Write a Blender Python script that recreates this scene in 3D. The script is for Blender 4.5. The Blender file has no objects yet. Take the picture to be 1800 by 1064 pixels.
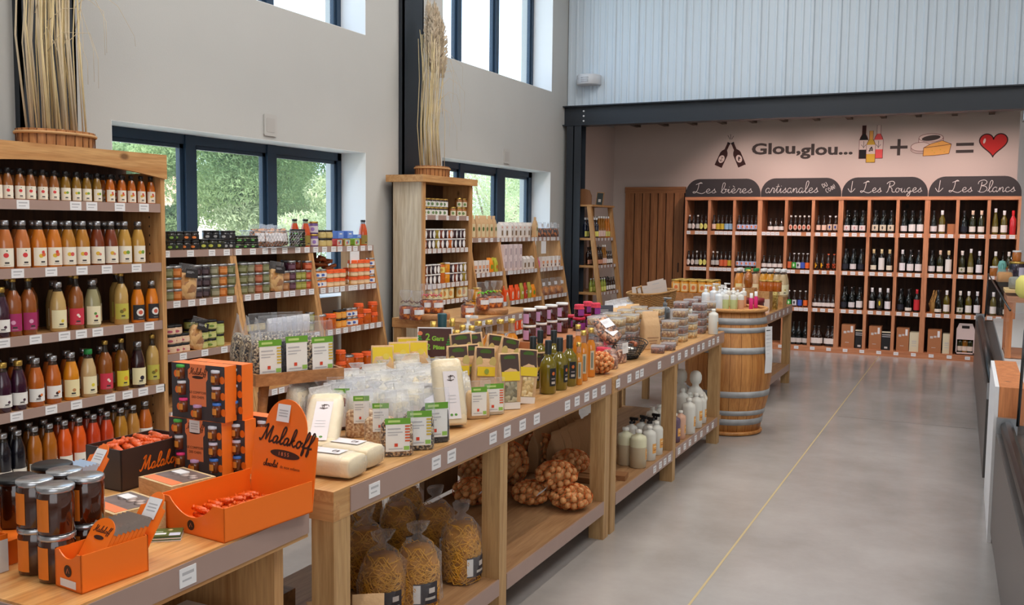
import bpy, math, random
from mathutils import Vector, Matrix
random.seed(7)
SC = bpy.context.scene
COL = SC.collection
# ------------------------------------------------------------------ camera
PX_F, YAW, PITCH, ROLL = 1656.675, 0.44959541, -0.08224795, 0.01128982
def _axes():
    cy, sy, cp, sp = math.cos(YAW), math.sin(YAW), math.cos(PITCH), math.sin(PITCH)
    f = Vector((-sy*cp, cy*cp, sp)); r = Vector((cy, sy, 0)); u = r.cross(f)
    c, s = math.cos(ROLL), math.sin(ROLL)
    return f, r*c + u*s, u*c - r*s
CF, CR, CU = _axes()
CAM = Vector((0, 0, 1.7))
cd = bpy.data.cameras.new('camera'); cam = bpy.data.objects.new('camera', cd); COL.objects.link(cam)
cam.matrix_world = Matrix(((CR.x, CU.x, -CF.x, CAM.x), (CR.y, CU.y, -CF.y, CAM.y), (CR.z, CU.z, -CF.z, CAM.z), (0, 0, 0, 1)))
cd.sensor_width = 36; cd.lens = PX_F/1800*36; cd.clip_end = 300; cd.clip_start = 0.05
SC.camera = cam
# measured places: the point of a real plane (x=, y= or z= const) that the photograph shows at a pixel
def _ray(px, py): return CF*PX_F + CR*(px-900) - CU*(py-532)
def onx(px, py, X): d = _ray(px, py); return CAM + d*(X/d.x)
def ony(px, py, Y): d = _ray(px, py); return CAM + d*(Y/d.y)
def onz(px, py, Z): d = _ray(px, py); return CAM + d*((Z-CAM.z)/d.z)
# ------------------------------------------------------------------ world, light, exposure
SC.view_settings.view_transform = 'Standard'; SC.view_settings.look = 'None'
SC.view_settings.gamma = 1.0; SC.view_settings.use_curve_mapping = False
SC.view_settings.exposure = 0.0
SC.cycles.use_denoising = True
SC.cycles.max_bounces = 7; SC.cycles.diffuse_bounces = 3; SC.cycles.glossy_bounces = 3
SC.cycles.transmission_bounces = 4; SC.cycles.transparent_max_bounces = 28
SC.cycles.sample_clamp_indirect = 4.0
SC.cycles.caustics_reflective = False; SC.cycles.caustics_refractive = False
W = bpy.data.worlds.new('world'); SC.world = W; W.use_nodes = True
bg = W.node_tree.nodes['Background']; bg.inputs[0].default_value = (0.62, 0.82, 1.0, 1); bg.inputs[1].default_value = 3.1
def area_light(name, loc, size, power, color, rot=(0, 0, 0), sizey=None, portal=False, spread=None):
    l = bpy.data.lights.new(name, 'AREA'); l.energy = power; l.color = color
    l.shape = 'RECTANGLE'; l.size = size; l.size_y = sizey or size
    if spread: l.spread = spread
    if portal: l.cycles.is_portal = True
    o = bpy.data.objects.new(name, l); COL.objects.link(o); o.location = loc; o.rotation_euler = rot
    return o
def spot_light(name, loc, target, power, color, angle=70, rad=0.04, blend=0.7):
    l = bpy.data.lights.new(name, 'SPOT'); l.energy = power; l.color = color
    l.spot_size = math.radians(angle); l.spot_blend = blend; l.shadow_soft_size = rad
    o = bpy.data.objects.new(name, l); COL.objects.link(o); o.location = loc
    d = Vector(target) - Vector(loc); o.rotation_euler = d.to_track_quat('-Z', 'Y').to_euler()
    return o
WARM = (1.0, 0.87, 0.74); NEUT = (1.0, 0.97, 0.94)
# unseen soft lights under the ceiling, added for even ambient light
for (x, y) in ((-2.6, 1.5), (-2.6, 5.2), (-2.6, 8.8), (1.6, 2.5), (1.6, 7.0)):
    area_light('hall_fill_light', (x, y, 5.9), 1.6, 86, NEUT)
area_light('front_area_light', (2.5, -3.2, 2.6), 6.0, 120, (0.95, 0.97, 1.0), (math.radians(85), 0, math.radians(10)), 3.2)  # broad unseen area light behind the camera, facing the room
# spotlights on the rails over the shelves and the tables
for y in (2.6, 3.9, 5.2, 6.6, 8.0, 9.4):
    spot_light('rail_spot_light', (-2.4, y, 4.3), (-4.7, y-0.1, 1.0), 46, WARM, 54)
for y in (1.6, 2.8, 4.0, 5.3, 6.6, 7.9, 9.6):
    spot_light('table_spot_light', (-0.7, y, 4.4), (-2.2, y-0.3, 0.8), 66, WARM, 60)
for x in (-2.9, -1.8, -0.6, 0.3):
    spot_light('cellar_spot_light', (x, 12.35, 3.0), (x+0.05, 13.75, 1.7), 52, (1.0, 0.74, 0.68), 95, 0.03)
area_light('cellar_ceiling_light', (-1.6, 12.9, 3.14), 2.6, 15, (1.0, 0.8, 0.74), (0, 0, 0), 0.5)
# portals in the window openings help the sampler find the sky
for (y0, y1, z0, z1) in ((4.40, 7.25, 1.05, 2.34), (8.64, 11.49, 1.05, 2.40), (4.40, 7.25, 3.40, 5.3), (8.64, 11.49, 3.45, 5.3)):
    area_light('window_portal', (-5.42, (y0+y1)/2, (z0+z1)/2), z1-z0, 1, (1, 1, 1), (0, math.radians(-90), 0), y1-y0, portal=True)
sun = bpy.data.lights.new('sun', 'SUN'); sun.energy = 5.0; sun.angle = 0.1; sun.color = (1, 0.96, 0.88)
so = bpy.data.objects.new('sun', sun); COL.objects.link(so); so.rotation_euler = (math.radians(38), math.radians(20), math.radians(20))
# ------------------------------------------------------------------ materials
MATS = {}
def _new(name):
    m = bpy.data.materials.new(name); m.use_nodes = True
    return m, m.node_tree, m.node_tree.nodes['Principled BSDF']
def rgb(r, g, b):
    f = lambda c: ((c/255+0.055)/1.055)**2.4 if c > 10 else c/255/12.92
    return (f(r), f(g), f(b), 1)
def mat(name, col, rough=0.5, metal=0.0, coat=0.0, spec=0.5, noise=0.0, nscale=30, bump=0.0, bscale=60, emit=None, trans=0.0):
    if name in MATS: return MATS[name]
    m, nt, p = _new(name); c = rgb(*col)
    p.inputs['Base Color'].default_value = c; p.inputs['Roughness'].default_value = rough
    p.inputs['Metallic'].default_value = metal; p.inputs['Coat Weight'].default_value = coat
    p.inputs['Coat Roughness'].default_value = 0.06; p.inputs['Specular IOR Level'].default_value = spec
    if trans: p.inputs['Transmission Weight'].default_value = trans
    if emit: p.inputs['Emission Color'].default_value = c; p.inputs['Emission Strength'].default_value = emit
    if noise or bump:
        tc = nt.nodes.new('ShaderNodeTexCoord'); n = nt.nodes.new('ShaderNodeTexNoise'); n.inputs['Scale'].default_value = nscale
        n.inputs['Detail'].default_value = 4; nt.links.new(tc.outputs['Object'], n.inputs['Vector'])
        if noise:
            mx = nt.nodes.new('ShaderNodeMix'); mx.data_type = 'RGBA'
            mx.inputs[6].default_value = tuple(v*(1-noise) for v in c[:3])+(1,); mx.inputs[7].default_value = tuple(min(1, v*(1+noise)) for v in c[:3])+(1,)
            nt.links.new(n.outputs['Fac'], mx.inputs[0]); nt.links.new(mx.outputs[2], p.inputs['Base Color'])
        if bump:
            n2 = nt.nodes.new('ShaderNodeTexNoise'); n2.inputs['Scale'].default_value = bscale; nt.links.new(tc.outputs['Object'], n2.inputs['Vector'])
            b = nt.nodes.new('ShaderNodeBump'); b.inputs['Strength'].default_value = bump; b.inputs['Distance'].default_value = 0.01
            nt.links.new(n2.outputs['Fac'], b.inputs['Height']); nt.links.new(b.outputs['Normal'], p.inputs['Normal'])
    MATS[name] = m; return m
def wood(name, light, dark, axis='Z', scale=1.0, rough=0.5, planks=0.0):
    """pine-like grain stretched along one axis, with knots; optional plank joints every `planks` metres"""
    if name in MATS: return MATS[name]
    m, nt, p = _new(name); N = nt.nodes; L = nt.links
    tc = N.new('ShaderNodeTexCoord'); mp = N.new('ShaderNodeMapping')
    s = {'X': (0.6, 9, 9), 'Y': (9, 0.6, 9), 'Z': (9, 9, 0.6)}[axis]
    mp.inputs['Scale'].default_value = tuple(v*scale for v in s)
    ge = N.new('ShaderNodeNewGeometry'); L.new(ge.outputs['Position'], mp.inputs['Vector'])
    n1 = N.new('ShaderNodeTexNoise'); n1.inputs['Scale'].default_value = 2.2; n1.inputs['Detail'].default_value = 5; n1.inputs['Distortion'].default_value = 1.2
    L.new(mp.outputs['Vector'], n1.inputs['Vector'])
    w = N.new('ShaderNodeTexNoise'); w.inputs['Scale'].default_value = 14; w.inputs['Detail'].default_value = 3
    L.new(mp.outputs['Vector'], w.inputs['Vector'])
    r1 = N.new('ShaderNodeValToRGB'); r1.color_ramp.elements[0].position = 0.32; r1.color_ramp.elements[1].position = 0.68
    r1.color_ramp.elements[0].color = rgb(*dark); r1.color_ramp.elements[1].color = rgb(*light)
    L.new(n1.outputs['Fac'], r1.inputs['Fac'])
    mx = N.new('ShaderNodeMix'); mx.data_type = 'RGBA'; mx.blend_type = 'MULTIPLY'; mx.inputs[0].default_value = 0.35
    r2 = N.new('ShaderNodeValToRGB'); r2.color_ramp.elements[0].position = 0.35; r2.color_ramp.elements[0].color = (0.55, 0.45, 0.38, 1); r2.color_ramp.elements[1].position = 0.6
    L.new(w.outputs['Fac'], r2.inputs['Fac']); L.new(r1.outputs['Color'], mx.inputs[6]); L.new(r2.outputs['Color'], mx.inputs[7])
    # knots
    k = N.new('ShaderNodeTexVoronoi'); k.inputs['Scale'].default_value = 2.6*scale; mk = N.new('ShaderNodeMapping')
    mk.inputs['Scale'].default_value = {'X': (0.7, 1.2, 1.2), 'Y': (1.2, 0.7, 1.2), 'Z': (1.2, 1.2, 0.7)}[axis]
    L.new(ge.outputs['Position'], mk.inputs['Vector']); L.new(mk.outputs['Vector'], k.inputs['Vector'])
    rk = N.new('ShaderNodeValToRGB'); rk.color_ramp.elements[0].position = 0.035; rk.color_ramp.elements[1].position = 0.075
    rk.color_ramp.elements[0].color = (1, 1, 1, 1); rk.color_ramp.elements[1].color = (0, 0, 0, 1)
    L.new(k.outputs['Distance'], rk.inputs['Fac'])
    m3 = N.new('ShaderNodeMix'); m3.data_type = 'RGBA'; m3.inputs[7].default_value = tuple(v*0.42 for v in rgb(*dark)[:3])+(1,)
    L.new(rk.outputs['Color'], m3.inputs[0]); L.new(mx.outputs[2], m3.inputs[6])
    L.new(m3.outputs[2], p.inputs['Base Color']); p.inputs['Roughness'].default_value = rough
    MATS[name] = m; return m
def film(name, tint=(235, 242, 250), fac=0.3, rough=0.12, bump=0.6, bscale=35, facing=True, grz=0.32, glow=0.4):
    """thin clear foil or glass: mostly see-through, with glints"""
    if name in MATS: return MATS[name]
    m = bpy.data.materials.new(name); m.use_nodes = True; nt = m.node_tree; N = nt.nodes; L = nt.links
    N.clear(); out = N.new('ShaderNodeOutputMaterial'); tr = N.new('ShaderNodeBsdfTransparent'); pr = N.new('ShaderNodeBsdfPrincipled')
    tr.inputs[0].default_value = (0.97, 0.98, 1.0, 1)
    pr.inputs['Base Color'].default_value = rgb(*tint); pr.inputs['Roughness'].default_value = rough; pr.inputs['Specular IOR Level'].default_value = 1.0
    pr.inputs['Coat Weight'].default_value = 0.6
    mx = N.new('ShaderNodeMixShader'); L.new(tr.outputs[0], mx.inputs[1]); tl = N.new('ShaderNodeBsdfTranslucent'); tl.inputs[0].default_value = rgb(*tint); m2 = N.new('ShaderNodeMixShader'); m2.inputs[0].default_value = glow; L.new(pr.outputs[0], m2.inputs[1]); L.new(tl.outputs[0], m2.inputs[2]); L.new(m2.outputs[0], mx.inputs[2]); L.new(mx.outputs[0], out.inputs[0])
    if facing:
        lw = N.new('ShaderNodeLayerWeight'); lw.inputs[0].default_value = 0.35
        ma = N.new('ShaderNodeMath'); ma.operation = 'MULTIPLY_ADD'; ma.inputs[1].default_value = grz; ma.inputs[2].default_value = fac
        ma.use_clamp = True; L.new(lw.outputs['Facing'], ma.inputs[0]); L.new(ma.outputs[0], mx.inputs[0])
    else: mx.inputs[0].default_value = fac
    if bump:
        tc = N.new('ShaderNodeTexCoord'); n = N.new('ShaderNodeTexNoise'); n.inputs['Scale'].default_value = bscale; n.inputs['Detail'].default_value = 2; n.inputs['Distortion'].default_value = 1.5
        b = N.new('ShaderNodeBump'); b.inputs['Strength'].default_value = bump; b.inputs['Distance'].default_value = 0.02
        L.new(tc.outputs['Object'], n.inputs['Vector']); L.new(n.outputs['Fac'], b.inputs['Height']); L.new(b.outputs['Normal'], pr.inputs['Normal'])
    MATS[name] = m; return m
def grains(name, cols, scale=140, rough=0.5, bump=0.8):
    """loose grain seen through a bag: voronoi cells in several colours"""
    if name in MATS: return MATS[name]
    m, nt, p = _new(name); N = nt.nodes; L = nt.links
    tc = N.new('ShaderNodeTexCoord'); v = N.new('ShaderNodeTexVoronoi'); v.inputs['Scale'].default_value = scale
    L.new(tc.outputs['Object'], v.inputs['Vector'])
    sp = N.new('ShaderNodeSeparateColor'); L.new(v.outputs['Color'], sp.inputs[0])
    r = N.new('ShaderNodeValToRGB'); r.color_ramp.interpolation = 'CONSTANT'; e = r.color_ramp.elements
    while len(e) < len(cols): e.new(0.5)
    for i, c in enumerate(cols): e[i].position = i/len(cols); e[i].color = rgb(*c)
    L.new(sp.outputs[0], r.inputs['Fac']); L.new(r.outputs['Color'], p.inputs['Base Color'])
    b = N.new('ShaderNodeBump'); b.inputs['Strength'].default_value = bump; b.inputs['Distance'].default_value = 0.004; b.invert = True
    L.new(v.outputs['Distance'], b.inputs['Height']); L.new(b.outputs['Normal'], p.inputs['Normal'])
    p.inputs['Roughness'].default_value = rough
    MATS[name] = m; return m
PINE = wood('pine_boards', (214, 168, 112), (186, 132, 78), 'Y'); PINE_Z = wood('pine_upright', (212, 166, 112), (184, 132, 80), 'Z')
PINE_X = wood('pine_crosswise', (212, 166, 112), (184, 132, 80), 'X')
TABLE = wood('table_pine', (214, 172, 118), (190, 140, 86), 'Y', 0.9, 0.35); LEGW = wood('table_leg_pine', (204, 168, 118), (178, 138, 90), 'Z')
REDPINE_Z = wood('reddish_pine_upright', (214, 150, 108), (184, 118, 80), 'Z'); REDPINE_X = wood('reddish_pine_crosswise', (214, 150, 108), (184, 118, 80), 'X')
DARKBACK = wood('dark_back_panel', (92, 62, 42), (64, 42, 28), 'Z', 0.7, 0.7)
RAIL = mat('price_rail', (168, 142, 132), 0.35, noise=0.08, nscale=8)
PAPER = mat('white_paper', (236, 236, 238), 0.6); INK = mat('grey_print', (186, 186, 190), 0.7)
BLACK = mat('black_plastic', (24, 24, 26), 0.35); DARKSTEEL = mat('dark_blue_grey_steel', (38, 44, 52), 0.45, noise=0.1, nscale=3)
STEEL = mat('brushed_steel', (176, 178, 180), 0.3, 0.9); SILVER = mat('silver_lid', (190, 192, 196), 0.25, 0.85); GOLD = mat('gold_lid', (206, 170, 88), 0.3, 0.8)
WHITELID = mat('white_lid', (238, 238, 238), 0.3); DARKLID = mat('dark_lid', (34, 33, 35), 0.3); GREENLID = mat('green_lid', (40, 140, 70), 0.35)
CLEAR = film('clear_glass', (225, 232, 235), 0.10, 0.04, 0); CELLO = film('cellophane', (250, 252, 255), 0.05, 0.08, 0.9, 28)
RFILM = film('rice_bag_film', (254, 254, 255), 0.42, 0.14, 1.0, 45, grz=0.4, glow=0.45)
CELLO_TOP = film('crumpled_cellophane', (252, 253, 255), 0.24, 0.12, 1.0, 40, grz=0.45); PANE = film('window_glass', (235, 240, 245), 0.03, 0.03, 0, facing=False)
# ------------------------------------------------------------------ mesh helpers
class MB:
    def __init__(s): s.v = []; s.f = []; s.m = []; s.mats = []; s.sm = []
    def mi(s, m):
        if m not in s.mats: s.mats.append(m)
        return s.mats.index(m)
    def add(s, vs, fs, m, smooth=False):
        o = len(s.v); s.v += [tuple(v) for v in vs]; k = s.mi(m)
        for f in fs: s.f.append(tuple(i+o for i in f)); s.m.append(k); s.sm.append(smooth)
        return s
    def box(s, x0, x1, y0, y1, z0, z1, m, M=None):
        vs = [(x, y, z) for x in (x0, x1) for y in (y0, y1) for z in (z0, z1)]
        if M is not None: vs = [M @ Vector(v) for v in vs]
        return s.add(vs, [(0, 1, 3, 2), (4, 6, 7, 5), (0, 4, 5, 1), (2, 3, 7, 6), (0, 2, 6, 4), (1, 5, 7, 3)], m)
    def lathe(s, prof, m, n=16, c=(0, 0, 0), mats=None, cap=True, sx=1, sy=1):
        vs = []; k = len(prof)
        for r, z in prof:
            for i in range(n):
                a = 2*math.pi*i/n; vs.append((c[0]+r*sx*math.cos(a), c[1]+r*sy*math.sin(a), c[2]+z))
        o = len(s.v); s.v += vs
        for j in range(k-1):
            q = s.mi(mats[j] if mats else m)
            for i in range(n):
                i2 = (i+1) % n; s.f.append((o+j*n+i, o+j*n+i2, o+(j+1)*n+i2, o+(j+1)*n+i)); s.m.append(q); s.sm.append(True)
        if cap:
            s.f.append(tuple(o+i for i in reversed(range(n)))); s.m.append(s.mi(mats[0] if mats else m)); s.sm.append(False)
            s.f.append(tuple(o+(k-1)*n+i for i in range(n))); s.m.append(s.mi(mats[-1] if mats else m)); s.sm.append(False)
        return s
    def tube(s, pts, r, m, n=6, r2=None, flat=1.0):
        pts = [Vector(p) for p in pts]; k = len(pts); vs = []
        for j, p in enumerate(pts):
            t = (pts[min(j+1, k-1)]-pts[max(j-1, 0)]).normalized()
            a = t.orthogonal().normalized() if abs(t.z) > 0.95 else t.cross(Vector((0, 0, 1))).normalized()
            b = t.cross(a); rr = r+((r2-r)*j/(k-1) if r2 is not None and k > 1 else 0)
            for i in range(n):
                an = 2*math.pi*i/n; vs.append(p+a*math.cos(an)*rr+b*math.sin(an)*rr*flat)
        fs = [(j*n+i, j*n+(i+1) % n, (j+1)*n+(i+1) % n, (j+1)*n+i) for j in range(k-1) for i in range(n)]
        fs += [tuple(reversed(range(n))), tuple((k-1)*n+i for i in range(n))]
        return s.add(vs, fs, m, True)
    def prism(s, poly, t, m, M=None):
        """polygon in the local xz plane, thickness t along y"""
        n = len(poly); vs = [(x, 0, z) for x, z in poly]+[(x, t, z) for x, z in poly]
        if M is not None: vs = [M @ Vector(v) for v in vs]
        fs = [tuple(range(n)), tuple(reversed(range(n, 2*n)))]+[(i, i+n, (i+1) % n+n, (i+1) % n) for i in range(n)]
        return s.add(vs, fs, m)
    def patch(s, R, z0, z1, a0, a1, m, n=8, c=(0, 0)):
        """label wrapped on a cylinder; angles in degrees, 0 = +X"""
        vs = []
        for i in range(n+1):
            a = math.radians(a0+(a1-a0)*i/n)
            for z in (z0, z1): vs.append((c[0]+R*math.cos(a), c[1]+R*math.sin(a), z))
        return s.add(vs, [(2*i, 2*i+2, 2*i+3, 2*i+1) for i in range(n)], m, True)
    def spot(s, R, z, a, w, h, m, n=12):
        """ellipse wrapped on a cylinder"""
        vs = [(R*math.cos(math.radians(a)), R*math.sin(math.radians(a)), z)]
        for f in (.55, 1):
            for i in range(n):
                t = 2*math.pi*i/n; an = math.radians(a)+f*w*math.cos(t)/R; vs.append((R*math.cos(an), R*math.sin(an), z+f*h*math.sin(t)))
        return s.add(vs, [(0, i+1, (i+1) % n+1) for i in range(n)]+[(i+1, i+1+n, (i+1) % n+1+n, (i+1) % n+1) for i in range(n)], m)
    def mesh(s, name, fix=True):
        me = bpy.data.meshes.new(name); me.from_pydata(s.v, [], s.f)
        for m in s.mats: me.materials.append(m)
        me.polygons.foreach_set('material_index', s.m); me.polygons.foreach_set('use_smooth', s.sm); me.update()
        return me
    def build(s, name, parent=None, loc=None, rz=0.0):
        o = bpy.data.objects.new(name, s.mesh(name)); COL.objects.link(o)
        if parent is not None: o.parent = parent
        if loc is not None: o.location = loc
        if rz: o.rotation_euler = (0, 0, rz)
        return o
def tag(o, label, cat, group=None, kind=None):
    o['label'] = label; o['category'] = cat
    if group: o['group'] = group
    if kind: o['kind'] = kind
    return o
def struct(o): o['kind'] = 'structure'; return o
def empty(name, loc=(0, 0, 0), rz=0.0):
    o = bpy.data.objects.new(name, None); COL.objects.link(o); o.location = loc; o.rotation_euler = (0, 0, rz); o.empty_display_size = 0.1
    return o
def copy_tree(o, parent=None):
    c = o.copy(); COL.objects.link(c)
    if parent is not None: c.parent = parent
    for ch in KIDS.get(o.name, []): copy_tree(ch, c)
    return c
KIDS = {}
PROTO = {}
USED = set()
def product(key, root_name, parts):
    """parts: [(name, MB)], first one is the thing's own body; the others become its parts"""
    if key not in PROTO: PROTO[key] = (root_name, [(n, b.mesh(n)) for n, b in parts])
    return key
def put(key, loc, label, cat, group=None, rz=0.0, rot=None, sc=None):
    root_name, parts = PROTO[key]
    o = bpy.data.objects.new(root_name, parts[0][1]); COL.objects.link(o); o.location = loc
    o.rotation_euler = rot if rot else (0, 0, rz)
    if sc: o.scale = (sc, sc, sc) if not isinstance(sc, tuple) else sc
    for n, me in parts[1:]:
        c = bpy.data.objects.new(n, me); COL.objects.link(c); c.parent = o
    return tag(o, label, cat, group)
ORD = ['first', 'second', 'third', 'fourth', 'fifth', 'sixth', 'seventh', 'eighth', 'ninth', 'tenth', 'eleventh', 'twelfth', 'thirteenth', 'fourteenth', 'fifteenth', 'sixteenth', 'seventeenth', 'eighteenth', 'nineteenth', 'twentieth']
def nth(i, n, a='left'):
    if i == 0: return 'leftmost' if a == 'left' else 'nearest'
    if i == n-1: return 'rightmost' if a == 'left' else 'farthest'
    return ORD[i]+' from '+('left' if a == 'left' else 'near end')
def rrect(w, h, r, n=4):
    pts = []
    for cx, cz, a in ((w/2-r, h/2-r, 0), (-w/2+r, h/2-r, 90), (-w/2+r, -h/2+r, 180), (w/2-r, -h/2+r, 270)):
        for i in range(n+1):
            t = math.radians(a+90*i/n); pts.append((cx+r*math.cos(t), cz+r*math.sin(t)))
    return pts
# ------------------------------------------------------------------ lettering
def text_mesh(s, size, m, extrude=0.0008, bold=0.0, shear=0.0, spacing=1.0):
    cu = bpy.data.curves.new('lettering', 'FONT'); cu.body = s; cu.size = size; cu.extrude = extrude; cu.offset = bold
    cu.shear = shear; cu.space_character = spacing; cu.align_x = 'CENTER'; cu.align_y = 'CENTER'; cu.resolution_u = 3
    o = bpy.data.objects.new('lettering', cu); COL.objects.link(o)
    dg = bpy.context.evaluated_depsgraph_get(); me = bpy.data.meshes.new_from_object(o.evaluated_get(dg))
    bpy.data.objects.remove(o); bpy.data.curves.remove(cu); me.materials.clear(); me.materials.append(m); return me
def lettering(s, size, m, M, parent=None, name='lettering', **k):
    """text whose local xy plane is put into the world (or parent space) by the matrix M"""
    o = bpy.data.objects.new(name, text_mesh(s, size, m, **k)); COL.objects.link(o)
    if parent is not None: o.parent = parent
    o.matrix_local = M
    return o
def frame_m(loc, right, up):
    r = Vector(right).normalized(); u = Vector(up).normalized(); n = r.cross(u)
    return Matrix(((r.x, u.x, n.x, loc[0]), (r.y, u.y, n.y, loc[1]), (r.z, u.z, n.z, loc[2]), (0, 0, 0, 1)))
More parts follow.
